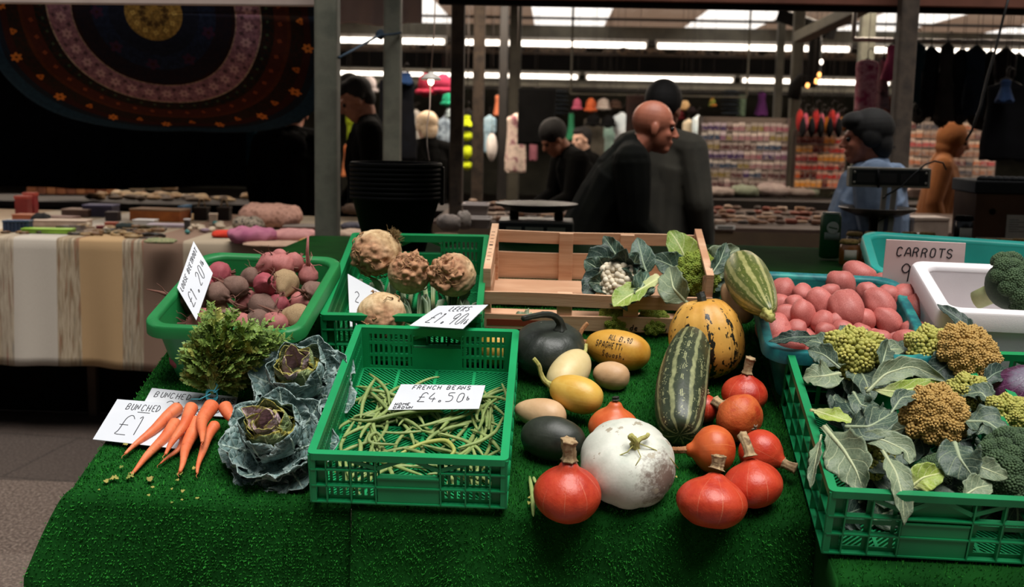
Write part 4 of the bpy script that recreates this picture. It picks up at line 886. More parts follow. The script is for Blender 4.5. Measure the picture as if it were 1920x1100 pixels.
def sbean(lab, pix, w, R=.0044, m=M_bean):
    pts = [np.array(P(x, y, w+dw)) for x, y, dw in pix]; t_ = np.linspace(0, 1, len(pts)); k = np.linspace(0, 1, 26); C = np.stack([np.interp(k, t_, np.array(pts)[:, i]) for i in range(3)], 1)
    for _ in range(5): C[1:-1] = (C[:-2]+2*C[1:-1]+C[2:])/4
    b = MB(); rr = R*np.clip(np.sin(np.linspace(.1, PI-.05, 26))**.35, .15, 1); rr[0] = R*.4; rr[-1] = R*.12; c0 = C.mean(0); b.tube(C-c0, rr, 8)
    tag(b.build('green_bean', m, None, TM @ Matrix.Translation(c0)), lab, 'bean', 'french beans in the green crate')
sbean('yellowish french bean bent into a wide hoop in the front middle of the crate', [(740, 856, 0), (790, 830, .004), (838, 823, .012), (855, 845, .01), (838, 860, 0)], .03, .0052, M_bean2)
sbean('french bean curled into a loop, left of the yellowish hoop', [(722, 828, .004), (706, 808, .01), (690, 820, .008), (694, 832, .004), (745, 833, 0)], .036)
sbean('long straight dark green bean lying below the price card', [(655, 786, 0), (690, 790, .004), (740, 776, .006), (800, 768, .002), (830, 771, 0)], .05)
sbean('thick bean standing up against the left side of the crate', [(676, 784, 0), (680, 755, .01), (690, 730, .02), (705, 707, .03)], .04, .005)
sbean('long bean arching beside the back left corner of the crate', [(692, 700, .012), (712, 715, .02), (728, 735, .012), (730, 760, 0)], .04)
sbean('bean standing against the left front corner, bent at its end', [(664, 790, .02), (650, 812, .01), (638, 835, .004), (640, 852, 0)], .03, .0045)
sbean('bean standing up at the right side of the crate near the back', [(941, 719, .03), (950, 740, .02), (953, 760, .006), (945, 790, 0)], .04)
sbean('short bean propped up in the front right corner of the crate', [(930, 866, 0), (945, 855, .01), (950, 842, .02)], .04, .005)
sbean('pale bean running diagonally across the right half of the crate', [(858, 840, 0), (900, 828, .003), (930, 810, .006), (944, 780, .004)], .045)
sbean('stray french bean lying on the mat right of the bean crate', [(993, 893, 0), (998, 925, 0), (1000, 968, 0)], .012, .005)
sbean('short broken bean stub on the mat beside the red squash', [(1000, 894, 0), (1004, 905, 0)], .012, .004)
# ================================================================ leafy things
def m_leaf(nm, c1, c2, vein, n=7, rough=.5, blist=0., edge=None, under=None, vw=.035, pale=None):
    m, t, b = nt(nm); s = attr(t, 'ls'); w_ = attr(t, 'lt'); co = objco(t)
    aw = math_(t, 'ABSOLUTE', w_); q = math_(t, 'ADD', math_(t, 'MULTIPLY', s, float(n)), math_(t, 'MULTIPLY', aw, -1.6)); q = math_(t, 'ADD', q, math_(t, 'MULTIPLY', noise(t, co, 30, 2), .5))
    q = math_(t, 'ADD', q, math_(t, 'MULTIPLY', math_(t, 'SIGN', w_), .23))
    f = math_(t, 'ABSOLUTE', math_(t, 'SUBTRACT', math_(t, 'FRACT', q), .5)); sv = ramp(t, f, [(.0, (1, 1, 1, 1)), (vw*2, (0, 0, 0, 1))])
    mid = ramp(t, math_(t, 'ADD', aw, math_(t, 'MULTIPLY', s, .05)), [(.05, (1, 1, 1, 1)), (.10, (0, 0, 0, 1))])
    vor = N(t, 'TexVoronoi', {'Vector': co, 'Scale': 62. if blist else 120.}, feature='DISTANCE_TO_EDGE').outputs['Distance']; net = ramp(t, vor, [(.0, (1, 1, 1, 1)), (.07, (0, 0, 0, 1))])
    c = mix(t, ramp(t, noise(t, co, 14, 4), [(.35, (0, 0, 0, 1)), (.68, (1, 1, 1, 1))]), c1, c2)
    if blist: c = mix(t, ramp(t, noise(t, co, 45, 2), [(.45, (0, 0, 0, 1)), (.6, (1, 1, 1, 1))]), c, blist if isinstance(blist, str) else c2)
    if pale: c = mix(t, ramp(t, s, [(.0, (1, 1, 1, 1)), (.38, (0, 0, 0, 1))]), c, pale)
    if edge: c = mix(t, ramp(t, math_(t, 'ADD', aw, math_(t, 'MULTIPLY', noise(t, co, 30, 3), .25)), [(.88, (0, 0, 0, 1)), (1.08, (1, 1, 1, 1))]), c, edge)
    c = mix(t, math_(t, 'MULTIPLY', net, .28), c, vein); c = mix(t, math_(t, 'MULTIPLY', sv, .75), c, vein); c = mix(t, mid, c, vein)
    if under: c = mix(t, N(t, 'NewGeometry').outputs['Backfacing'], c, under)
    t.links.new(c, b.inputs['Base Color']); b.inputs['Roughness'].default_value = rough; b.inputs['Specular IOR Level'].default_value = .35
    h = math_(t, 'ADD', math_(t, 'MULTIPLY', ramp(t, vor, [(0, (0, 0, 0, 1)), (.35, (1, 1, 1, 1))]), 1.0 if blist else .4), math_(t, 'MULTIPLY', sv, -.8)); bump(t, b, h, .8 if blist else .4, .004 if blist else .002); return m
def leaf_mesh(L, W, a0=.2, a1=-1.2, ruf=.15, fold=.25, seed=0, nu=26, nv=21, pet=.12, freq=5, tipw=.0, lobes=0., twist=0., cup=0., base=.0, th=.0012, rc=None, wav=1.):
    """leaf growing along +X from the origin; pitch goes a0 -> a1 along it; attrs ls (0..1), lt (-1..1)"""
    r = np.random.RandomState(seed); s = np.linspace(0, 1, nu); a = a0+(a1-a0)*s**1.2+.18*np.sin(s*5+r.rand()*6)*wav*.5
    dx = np.cos(a); dz = np.sin(a); X = np.r_[0, np.cumsum((dx[1:]+dx[:-1])/2*L/(nu-1))]; Zc = np.r_[0, np.cumsum((dz[1:]+dz[:-1])/2*L/(nu-1))]
    sw = np.clip((s-pet)/(1-pet), 0, 1); wp = np.sin(PI*np.clip(sw, 0, 1)**.78)**.72*(1-tipw*sw)+.0; wp = np.maximum(wp, (.09+base)*(1-s)**.4*(s < pet+.12)+.035*(s < 1)); wp[-1] = .02
    T_ = np.linspace(-1, 1, nv); V = []; LS_ = []; LT = []; p1, p2, p3, p4 = r.rand(4)*6.28
    for i in range(nu):
        for j in range(nv):
            t_ = T_[j]; e = abs(t_)**2.2; wj = wp[i]*W/2*(1+lobes*math.sin(s[i]*freq*9+p3+(t_ > 0)*2)*abs(t_)+.05*math.sin(s[i]*31+p2+t_))
            fl = fold*abs(t_)**1.4*wp[i]*W/2
            z = fl+ruf*W*.5*e*min(wp[i]*2, 1)*(math.sin(freq*s[i]*6.28/1.6+p1+(1.7 if t_ > 0 else 0))+.5*math.sin(freq*s[i]*11+p4+t_*3))
            y = wj*t_*(1-.25*abs(fold)*abs(t_)); cupz = cup*W*.5*abs(t_)**2*wp[i]; z += cupz
            tw = twist*s[i]; y2 = y*math.cos(tw)-z*math.sin(tw); z2 = y*math.sin(tw)+z*math.cos(tw)
            V.append((X[i]-z2*dz[i], y2, Zc[i]+z2*dx[i])); LS_.append(s[i]); LT.append(t_)
    b = MB(); b.add(V, grid(nu, nv), ls=LS_, lt=LT)
    if rc is not False: b.tube([(X[i], 0, Zc[i]-(.4 if i < nu*.5 else .25)*W*.02) for i in range(0, nu-2)], np.linspace(W*(rc or .055), W*.008, nu-2), 7, ls=[0.0]*(7*(nu-2)), lt=[0.0]*(7*(nu-2)))
    return b
SOL = lambda th: ('SOLIDIFY', dict(thickness=th, offset=0))
# ---- savoy type cabbages with pinkish hearts
savo = m_leaf('savoy_outer', '#465d5a', '#5f7a74', '#b3c6b8', 7, .5, '#728c8a', edge='#93a6a2', under='#8298a0', vw=.03)
savi = m_leaf('savoy_inner', '#5f7346', '#7f9058', '#aab78a', 8, .5, '#8a9868', edge='#a0963f', vw=.035)
savh = m_leaf('savoy_heart', '#c0a0ae', '#d8bec6', '#b8a88a', 8, .5, '#b39aa6', edge='#a8a05a', vw=.03)
def cabbage(lab, px, py, w, R, ax, seed, roll=0):
    rt = empty('savoy_cabbage', axis_M(px, py, w, ax, roll), lab, 'cabbage', 'savoy cabbages'); r = np.random.RandomState(seed)
    b = MB(); b.ell((0, 0, 0), (R*.38, R*.38, R*.40), nu=40, nv=26); V = b.V[0]; b.V[0] = V*(1+.05*vnoise(V/R, 5, seed))[:, None]; q = b.V[0]
    b.A['ls'] = {0: .5+.4*np.sin(np.arctan2(q[:, 1], q[:, 0])*2)}; b.A['lt'] = {0: q[:, 0]/R*1.6}; b.build('heart', savi, rt)
    k = 0
    def put(L, W, a0, a1, az, z0, m, **kw):
        nonlocal k; k += 1
        lb = leaf_mesh(L, W, a0, a1, seed=seed*50+k, **kw); V = lb.V; c, s = math.cos(az), math.sin(az)
        for i in range(len(V)): x, y, z = V[i].T; V[i] = np.stack([c*(x+.25*R*(z0 < 0))-s*y, s*(x+.25*R*(z0 < 0))+c*y, z+z0], 1)
        return lb.build('leaf', m, rt, mods=[SOL(.0014)])
    for i in range(4): put(R*1.25, R*1.0, 1.35, 1.1+.3*i, i*1.6+seed, -R*.12, savh, ruf=.12, fold=.35, cup=.4, freq=5, lobes=.06, pet=.02, rc=.03)
    for i in range(4): put(R*1.4, R*1.35, 1.05, 1.75, i*1.57+.5+seed, -R*.35, savi, ruf=.12, fold=.2, cup=.45, freq=4.5, lobes=.03, pet=.02, rc=.03)
    for i in range(5): put(R*1.5, R*1.5, .75, 1.75, i*1.257+seed*.7, -R*.48, savo, ruf=.09, fold=.1, cup=.45, freq=4.5, lobes=.03, pet=.02, rc=.035)
    for i in range(7): put(R*1.45, R*1.65, .40, 1.0, i*.9+seed*.3, -R*.55, savo, ruf=.11, fold=.0, cup=.26, freq=5, lobes=.05, pet=.03, rc=.04)
    for i in range(6): put(R*1.35, R*1.6, .10, .35, i*1.05+.4+seed*.3, -R*.58, savo, ruf=.12, fold=.0, cup=.08, freq=5, lobes=.05, pet=.03, rc=.04)
    return rt
cabbage('front savoy cabbage with blue-green crinkled leaves and a pinkish heart, left of the bean crate', 516, 822, .075, .084, (-.12, -.5, 1), 3)
cabbage('rear savoy cabbage with silvery crinkled leaves, behind the front cabbage', 564, 714, .085, .086, (-.1, -.45, 1), 5)
# ---- curds: cauliflower, romanesco, broccoli
def phyllo(n, cap=1.2):
    k = np.arange(n)+.5; th = np.arccos(1-(1-math.cos(cap))*k/n); ph = k*2.39996; return np.stack([np.sin(th)*np.cos(ph), np.sin(th)*np.sin(ph), np.cos(th)], 1), th
def ico(sub):
    import bmesh
    bm = bmesh.new(); bmesh.ops.create_icosphere(bm, subdivisions=sub, radius=1); V = np.array([v.co[:] for v in bm.verts]); F = [tuple(v.index for v in f.verts) for f in bm.faces]; bm.free(); return V, F
ICO1 = ico(1); ICO2 = ico(2)
def curd(R, n1, n2, kind, seed, cap=1.5, flat=.8):
    r = np.random.RandomState(seed); D, _ = phyllo(n1, cap); b = MB(); b.ell((0, 0, -R*.12), (R*.86, R*.86, R*flat*.86), nu=24, nv=14)
    if kind != 'caul': b.A['tipf'] = {0: np.zeros(len(b.V[0]))}
    else: b.A['tipf'] = {0: np.zeros(len(b.V[0]))}
    rr = R*1.55/math.sqrt(n1); bv, bf = ICO1 if kind != 'caul' else ICO2
    AV = [b.V[0]]; AT = [b.A['tipf'][0]]; F = list(b.F); n = b.n
    for i in range(n1):
        d = D[i]; c = d*np.array([R, R, R*flat])*r.uniform(.9, 1.04); up = Vector(d).to_track_quat('Z', 'Y').to_matrix(); up = np.array(up)
        s1 = rr*r.uniform(.85, 1.15); d2, th2 = phyllo(n2, 1.75); hgt = {'rom': 1.25, 'broc': .7, 'caul': .75}[kind]
        for j in range(n2):
            k = th2[j]/1.75
            if kind == 'rom': p = np.array([d2[j][0]*s1*.95*k**.4, d2[j][1]*s1*.95*k**.4, s1*hgt*(1-k)**.9+s1*.1]); s2 = s1*(.14+.22*k)
            else: p = d2[j]*np.array([s1, s1, s1*hgt]); s2 = s1*(2.0/math.sqrt(n2))*r.uniform(.7, 1.1)
            if kind == 'caul': s2 *= .95
            vv = bv*s2*np.array([1, 1, 1.25 if kind == 'rom' else 1]); vv = (vv+p) @ up.T+c; AV.append(vv); AT.append(np.full(len(vv), (1-k)*.6+.4*r.rand())); F.extend([tuple(q+n for q in f) for f in bf]); n += len(vv)
    b.V = [np.vstack(AV)]; b.F = F; b.n = n; b.A = {'tipf': {0: np.concatenate(AT)}}; return b
def m_curd(nm, cols, rough=.7):
    m, t, b = nt(nm); co = objco(t); f = math_(t, 'ADD', math_(t, 'MULTIPLY', attr(t, 'tipf'), .5), math_(t, 'MULTIPLY', noise(t, co, 16, 3), .6))
    c = ramp(t, f, [(.2+.6*i/(len(cols)-1), x) for i, x in enumerate(cols)]); t.links.new(c, b.inputs['Base Color']); b.inputs['Roughness'].default_value = rough
    bump(t, b, noise(t, co, 220, 4), .4); return m
C_rb = m_curd('romanesco_brown', ['#876c36', '#b8944e', '#d0ac68']); C_ry = m_curd('romanesco_yellow', ['#82853a', '#b3b056', '#cfc46c']); C_rg = m_curd('romanesco_green', ['#54681f', '#82962f', '#a0ab44'])
C_ca = m_curd('cauliflower_curd', ['#c4b294', '#e6d8bc', '#efe4cc']); C_br = m_curd('broccoli_buds', ['#223222', '#38502f', '#4d6540'])
lf1 = m_leaf('brassica_leaf', '#36473d', '#506353', '#9aa686', 6, .5, under='#7d8f80'); lf2 = m_leaf('brassica_leaf_pale', '#5f6e58', '#7b896c', '#b3ba94', 6, .5, under='#8f9c84')
lf3 = m_leaf('cauliflower_leaf', '#2d3f33', '#466052', '#93a488', 6, .45, under='#64806f'); lf4 = m_leaf('yellow_green_leaf', '#6f8a3a', '#97a84a', '#c9ce94', 6, .45, under='#9db070', pale='#c9c59a')
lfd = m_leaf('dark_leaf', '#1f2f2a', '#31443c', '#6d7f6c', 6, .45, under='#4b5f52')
def add_leaf(rt, pos, az, el, L, W, m, a1=-1.2, roll=0., **kw):
    """leaf child; az/el direction in the parent's frame"""
    lb = leaf_mesh(L, W, 0, a1, **kw); M_ = Matrix.Translation(pos) @ Matrix.Rotation(az, 4, 'Z') @ Matrix.Rotation(-el, 4, 'Y') @ Matrix.Rotation(roll, 4, 'X')
    lb.V = [lb.xf(v, M_) for v in lb.V]; return lb.build('leaf', m, rt, mods=[SOL(.0012)])
CM = {}
def head(name, lab, cat, px, py, w, R, ax, kind, cm, n1=26, n2=26, flat=.8, leaves=(), seed=0, grp=None, stalk=True, roll=0., cap=1.5):
    rt = empty(name, axis_M(px, py, w, ax, roll), lab, cat, grp)
    key = (kind, n1, n2, cm.name, round(flat, 2))
    if key not in CM: CM[key] = curd(1, n1, n2, kind, seed, cap, flat).build('florets', cm, rt)
    else: o = CM[key].copy(); COL.objects.link(o); o.parent = rt
    CMo = [c for c in rt.children if c.name.startswith('florets')][0]; CMo.matrix_local = Matrix.Scale(R, 4) @ Matrix.Rotation(seed*1.7, 4, 'Z')
    if stalk: b = MB(); b.tube([(0, 0, -R*1.35), (0, 0, -R*.8), (0, 0, -R*.1)], [R*.34, R*.36, R*.6], 14); b.build('stalk', mat('brassica_stalk', ['#9ba46c', '#b9bd8c'], 20, .6), rt)
    for i, l in enumerate(leaves): add_leaf(rt, l[0], l[1], l[2], l[3], l[4], l[5], *(l[6:7]), **(dict(seed=seed*20+i, **(l[7] if len(l) > 7 else {}))))
    return rt
def ringl(n, R, L, W, m, el=.6, a1=-1.4, z=-.5, s=0, a0=0., da=.4, **kw):
    r = np.random.RandomState(s); return [((0, 0, z*R), a0+i*2*PI/n+r.uniform(-da, da), el+r.uniform(-.25, .25), L*r.uniform(.8, 1.15), W*r.uniform(.8, 1.15), m[i % len(m)], a1+r.uniform(-.4, .4), kw) for i in range(n)]
# heads inside the wooden crate
head('cauliflower', 'creamy white cauliflower wrapped in dark blue-green leaves at the left inside the wooden crate', 'cauliflower', 1165, 534, .115, .052, (-.35, -.75, .5), 'caul', C_ca, 16, 13, .8, ringl(7, .046, .15, .12, [lf3, lf3, lfd], 1.15, -.5, -1.2, 3, ruf=.26, fold=.3, freq=4, base=.1)+ringl(5, .046, .10, .09, [lf3, lf2], 1.3, .4, -1.0, 5, ruf=.22, fold=.4, freq=4, base=.15), 2)
head('green_cauliflower', 'lime green cauliflower with big pale leaves at the right end of the wooden crate', 'cauliflower', 1306, 515, .115, .053, (.15, -.75, .6), 'rom', C_rg, 40, 30, .8, [((0, 0, -.07), 1.9, .9, .17, .10, lf4, -1.5, dict(ruf=.08, fold=.3, base=.2)), ((0, 0, -.07), .5, .75, .17, .10, lf2, -.9, dict(ruf=.12, fold=.3, base=.15)), ((0, 0, -.07), -.1, .6, .15, .08, lf3, -1.0, dict(ruf=.12, fold=.3)), ((0, 0, -.07), 3.3, .95, .14, .09, lf2, -.3, dict(ruf=.1, fold=.5, base=.2)), ((0, 0, -.07), 3.9, .8, .13, .09, lf4, -.5, dict(ruf=.1, fold=.5, base=.2)), ((0, 0, -.07), -.9, .7, .12, .08, lf3, -1.2, dict(ruf=.12, fold=.3)), ((0, 0, -.07), 2.7, .9, .16, .09, lf3, -1.0, dict(ruf=.1, fold=.3))], 3)
def lleaf(lab, pts, W, m, seed=0, name='loose_leaf', cat='leaf', grp=None, nrm=None, **kw):
    """a leaf laid along (px,py,w) points, free standing thing"""
    C = np.array([tuple(P(x, y, w)) for x, y, w in pts]); t_ = np.linspace(0, 1, len(C)); nu, nv = 26, 17; s = np.linspace(0, 1, nu); C = np.stack([np.interp(s, t_, C[:, i]) for i in range(3)], 1)
    for _ in range(3): C[1:-1] = (C[:-2]+2*C[1:-1]+C[2:])/4
    L = np.linalg.norm(np.diff(C, axis=0), axis=1).sum(); lb = leaf_mesh(L, W, 0, 0, seed=seed, nu=nu, nv=nv, wav=0, **kw)
    c0 = C.mean(0); T_ = np.gradient(C, axis=0); T_ /= np.linalg.norm(T_, axis=1)[:, None]; n0 = np.array(nrm or (0, -.35, 1.)); 
    for bi in range(len(lb.V)):
        V = lb.V[bi]; f = np.clip(V[:, 0]/L, 0, 1)*(nu-1); i0 = np.clip(f.astype(int), 0, nu-2); fr = (f-i0)[:, None]
        c = C[i0]*(1-fr)+C[i0+1]*fr; tt = T_[i0]*(1-fr)+T_[i0+1]*fr; sd_ = np.cross(n0, tt); sd_ /= np.linalg.norm(sd_, axis=1)[:, None]+1e-9; nn = np.cross(tt, sd_)
        lb.V[bi] = c+sd_*V[:, 1:2]+nn*V[:, 2:3]-c0
    o = lb.build(name, m, None, TM @ Matrix.Translation(c0), mods=[SOL(.0012)]); return tag(o, lab, cat, grp)
lleaf('thick white leaf stalk with yellow-green leaf hanging over the front slat of the wooden crate', [(1240, 520, .15), (1205, 540, .145), (1170, 560, .13), (1150, 575, .12)], .075, lf4, 5, ruf=.1, fold=.3, base=.35, pet=.3)
lleaf('big grey-green leaf standing up at the back of the wooden crate, right of the cauliflower', [(1215, 520, .13), (1205, 490, .165), (1195, 445, .21)], .075, lf3, 6, nrm=(0, -1, .3), ruf=.06, fold=.15)
lleaf('curled dark leaf sticking up at the back slat, left of the tall grey-green leaf', [(1175, 510, .13), (1150, 470, .17), (1132, 442, .20)], .06, lf3, 7, nrm=(0, -1, .3), ruf=.2, fold=.3)
lleaf('dark blue-green leaf drooping at the left side of the cauliflower', [(1150, 520, .12), (1115, 525, .13), (1095, 555, .10)], .07, lfd, 8, nrm=(-.3, -1, .4), ruf=.15, fold=.2)
lleaf('dark leaf flopping over the back left of the cauliflower', [(1160, 500, .15), (1125, 480, .17), (1100, 500, .15)], .07, lfd, 91, nrm=(-.2, -1, .6), ruf=.2, fold=.2)
lleaf('grey-green leaf tucked under the cauliflower curd on its right', [(1190, 560, .12), (1205, 535, .15), (1215, 510, .15)], .07, lf3, 92, nrm=(.2, -1, .6), ruf=.2, fold=.3)
lleaf('pale folded leaf at the left of the green cauliflower, wrapped forward', [(1290, 570, .12), (1262, 540, .16), (1255, 500, .17)], .085, lf2, 93, nrm=(-.3, -1, .4), ruf=.1, fold=.35)
lleaf('pointed green leaf at the right of the green cauliflower above the marrow', [(1330, 520, .16), (1350, 490, .19), (1362, 455, .22)], .055, lf3, 94, nrm=(.3, -1, .3), ruf=.15, fold=.3)
lleaf('wilted green leaf lying on the bottom slats, seen through the front of the wooden crate', [(960, 590, .03), (985, 592, .04), (1010, 600, .03)], .04, lf2, 9, ruf=.25, lobes=.2)
head('green_cauliflower', 'small green cauliflower low in the wooden crate, seen between its front slats', 'cauliflower', 1155, 600, .03, .04, (0, -.6, .8), 'rom', C_rg, 40, 30, .8, (), 4, stalk=False)
head('green_cauliflower', 'shaded green cauliflower low at the right in the wooden crate, partly behind the pumpkin', 'cauliflower', 1225, 603, .03, .036, (0, -.6, .8), 'rom', C_rg, 40, 30, .8, (), 5, stalk=False)
# heads in the right crate
GR = 'romanesco heads in the right crate'
def rl(s, n=6, L=.14, W=.075, el=.5, ms=None, a1=-1.5, R=.05): return ringl(n, R, L, W, ms or [lf1, lf2, lf1], el, a1, -.7, s, ruf=.13, fold=.22, freq=4, base=.05)
head('romanesco', 'loose yellow-green romanesco with upright florets at the back left of the right crate', 'romanesco', 1600, 668, .15, .052, (-.1, -.35, 1), 'rom', C_ry, 13, 26, .95, rl(1, 7, .15, .08, .9), 11, GR)
head('romanesco', 'brownish yellow romanesco at the back right of the crate, below the polystyrene box', 'romanesco', 1810, 665, .16, .062, (.2, -.45, 1), 'rom', C_rb, 46, 26, .8, rl(2, 6, .13, .075, .6, [lf1, lfd]), 12, GR)
head('romanesco', 'biggest golden-brown romanesco in the centre of the right crate', 'romanesco', 1750, 782, .155, .060, (0, -.6, 1), 'rom', C_rb, 46, 26, .85, rl(3, 6, .13, .08, .35, [lf1, lf2]), 13, GR)
head('romanesco', 'yellow-green romanesco between the two brownish heads near the back of the crate', 'romanesco', 1745, 660, .14, .045, (0, -.3, 1), 'rom', C_ry, 13, 26, .95, rl(4, 5, .12, .07, .7), 14, GR)
head('romanesco', 'small yellow romanesco floret head low at the front left of the crate under grey leaves', 'romanesco', 1628, 858, .11, .036, (-.2, -.6, 1), 'rom', C_ry, 13, 26, .95, rl(5, 4, .10, .06, .5), 15, GR)
head('romanesco', 'pale yellow romanesco at the right rim of the crate', 'romanesco', 1888, 778, .135, .034, (.2, -.4, 1), 'rom', C_ry, 13, 26, .95, rl(6, 4, .11, .06, .5), 16, GR)
head('romanesco', 'small yellow romanesco head in shade right of the central brown one', 'romanesco', 1812, 742, .13, .036, (.1, -.5, 1), 'rom', C_ry, 13, 26, .95, rl(7, 4, .11, .06, .4, [lfd, lf1]), 17, GR)
head('broccoli', 'dark green broccoli head at the front right corner of the romanesco crate', 'broccoli', 1900, 880, .125, .070, (.1, -.5, 1), 'broc', C_br, 26, 110, .75, rl(8, 4, .13, .08, .3, [lf1]), 18, None)
head('broccoli', 'broccoli head in the shade at the front middle of the romanesco crate', 'broccoli', 1775, 905, .08, .055, (0, -.4, 1), 'broc', C_br, 26, 110, .75, rl(9, 4, .12, .07, .3, [lf1, lfd]), 19, None)
head('broccoli', 'round dark green broccoli lying in the white polystyrene box', 'broccoli', 1893, 535, .235, .068, (.75, -.5, .75), 'broc', C_br, 26, 110, .8, (), 20, None)
lv = [('broad grey-green leaf hanging limply over the crate front, lowest of all leaves', [(1655, 845, .17), (1680, 885, .17), (1692, 930, .145), (1695, 985, .10)], .050, lf2, (0, -1, .35)),
 ('large grey-green leaf drooping over the front left corner of the right crate', [(1545, 800, .17), (1580, 840, .175), (1605, 880, .165), (1620, 922, .14)], .085, lf2, (-.2, -.8, .6)),
 ('narrow leaf hanging outside the left rim of the right crate', [(1540, 815, .17), (1530, 860, .155), (1520, 915, .12)], .030, lf2, (-.8, -.6, .4)),
 ('big flat grey-green leaf over the back left rim of the right crate', [(1575, 700, .17), (1545, 705, .18), (1505, 708, .165)], .07, lf2, (0, -.4, 1)),
 ('blue-green leaf with strong midrib in the middle, left of the brown romanesco', [(1585, 800, .175), (1630, 800, .19), (1680, 770, .19)], .075, lf1, (0, -.7, .7)),
 ('long pale arched leaf stalk lying across the middle of the romanesco crate', [(1625, 735, .17), (1660, 700, .20), (1710, 685, .205), (1775, 715, .19)], .05, lf2, (0, -.6, .8)),
 ('long pale green leaf folded beneath the arched one', [(1622, 728, .165), (1680, 735, .18), (1740, 722, .18), (1780, 730, .17)], .04, lf4, (0, -.5, .9)),
 ('grey leaf draped across the top edge of the central brown romanesco', [(1670, 775, .19), (1690, 745, .205), (1740, 738, .20)], .035, lf1, (0, -.5, .8)),
 ('broad dark leaf at the right rim with a pale midrib', [(1800, 790, .165), (1850, 790, .18), (1900, 825, .165)], .07, lf1, (.1, -.5, .8)),
 ('broad grey leaf in front of the central brown romanesco, veins showing', [(1790, 830, .175), (1800, 860, .175), (1830, 900, .15)], .085, lf1, (0, -.8, .6)),
 ('long thin grey leaf at the right of the veined one, reaching towards the broccoli', [(1800, 860, .16), (1850, 880, .165), (1890, 895, .15)], .045, lf2, (0, -.6, .8)),
 ('crinkled pale green leaf with a white stalk near the front rim', [(1705, 915, .13), (1730, 895, .15), (1770, 885, .15)], .055, lf4, (0, -.8, .6)),
 ('crinkled yellowish leaf lying on the front rim beside the broccoli', [(1800, 935, .14), (1830, 915, .15), (1860, 908, .145)], .05, lf2, (0, -.8, .6)),
 ('dark pointed leaf reaching up in front of the polystyrene box', [(1832, 635, .19), (1800, 600, .215), (1757, 570, .235)], .038, lfd, (0, -.8, .6)),
 ('dark oval leaf lying on the front rim of the potato tub', [(1530, 632, .18), (1490, 632, .19), (1441, 640, .17)], .035, lfd, (0, -.6, .9)),
 ('grey-green leaf curling at the back left head of romanesco', [(1575, 690, .16), (1545, 665, .18), (1515, 655, .18)], .05, lf1, (-.2, -.6, .8)),
 ('pale leaf stalk bundle with a cut white end at the left rim of the crate', [(1520, 768, .165), (1560, 780, .18), (1610, 795, .175)], .04, lf4, (0, -.6, .8)),
 ('grey-green leaf curling over, just right of the back left romanesco', [(1650, 700, .17), (1660, 660, .195), (1665, 640, .18)], .05, lf1, (.2, -.8, .6)),
 ('leaf hanging between the back left head and the arched stalk', [(1600, 735, .16), (1615, 760, .165), (1650, 765, .15)], .05, lf1, (0, -.6, .8)),
 ('dark leaf in shade at the right end of the back row of romanesco', [(1840, 720, .15), (1865, 700, .165), (1890, 690, .15)], .045, lfd, (.2, -.6, .8)),
 ('long grey leaf trailing from the centre to the front left romanesco', [(1600, 820, .165), (1650, 822, .18), (1700, 845, .165), (1705, 870, .15)], .05, lf2, (0, -.7, .7)),
 ('olive leaf with curled rim under the right hand heads', [(1860, 760, .15), (1840, 735, .165), (1800, 740, .15)], .05, lf1, (0, -.6, .8))]
for i, (lb_, pts, W_, m_, nn) in enumerate(lv): lleaf(lb_, pts, W_*1.08, m_, 60+i, nrm=nn, ruf=.17, fold=.30, freq=3.5, base=.06, lobes=.04, twist=(-.5, .45, .15, -.2)[i % 4], grp='loose leaves on the romanesco crate')
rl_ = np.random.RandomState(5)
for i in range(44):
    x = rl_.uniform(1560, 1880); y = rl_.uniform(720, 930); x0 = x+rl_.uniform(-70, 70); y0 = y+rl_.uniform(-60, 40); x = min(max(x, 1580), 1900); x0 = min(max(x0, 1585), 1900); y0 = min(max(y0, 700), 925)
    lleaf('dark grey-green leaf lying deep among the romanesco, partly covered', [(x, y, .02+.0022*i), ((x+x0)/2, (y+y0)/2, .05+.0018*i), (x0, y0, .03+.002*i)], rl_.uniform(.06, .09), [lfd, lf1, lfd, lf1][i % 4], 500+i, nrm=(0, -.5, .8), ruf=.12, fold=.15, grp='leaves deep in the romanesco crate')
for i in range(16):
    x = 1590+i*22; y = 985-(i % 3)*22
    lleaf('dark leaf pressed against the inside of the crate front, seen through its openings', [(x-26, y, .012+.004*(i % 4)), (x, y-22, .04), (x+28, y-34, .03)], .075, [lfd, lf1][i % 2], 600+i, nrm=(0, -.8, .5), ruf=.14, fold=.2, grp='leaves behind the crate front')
# red cabbage
mrc = m_leaf('red_cabbage_leaf', '#3d1c33', '#55284a', '#8c5f80', 7, .4, under='#5f4560', edge='#6f6a78')
rt = empty('red_cabbage', axis_M(1915, 742, .115, (-.1, -.4, 1)), 'dark purple red cabbage cut off by the right edge of the photo', 'cabbage'); b = MB(); b.ell((0, 0, 0), (.07, .07, .066), nu=36, nv=24); b.V[0] = b.V[0]*(1+.03*vnoise(b.V[0], 30, 3))[:, None]; q = b.V[0]; b.A['ls'] = {0: np.arctan2(q[:, 1], q[:, 0])/3+.5}; b.A['lt'] = {0: q[:, 2]/.07}; b.build('heart', mrc, rt)
for i in range(6): add_leaf(rt, (0, 0, -.05), i*1.05, .5, .12, .13, mrc, 1.5, seed=300+i, ruf=.08, cup=.4, fold=0., pet=.02)
head('romanesco', 'greenish romanesco fragment at the far right edge under the red cabbage', 'romanesco', 1912, 800, .10, .03, (0, -.5, 1), 'rom', C_ry, 13, 26, .95, (), 21, GR)
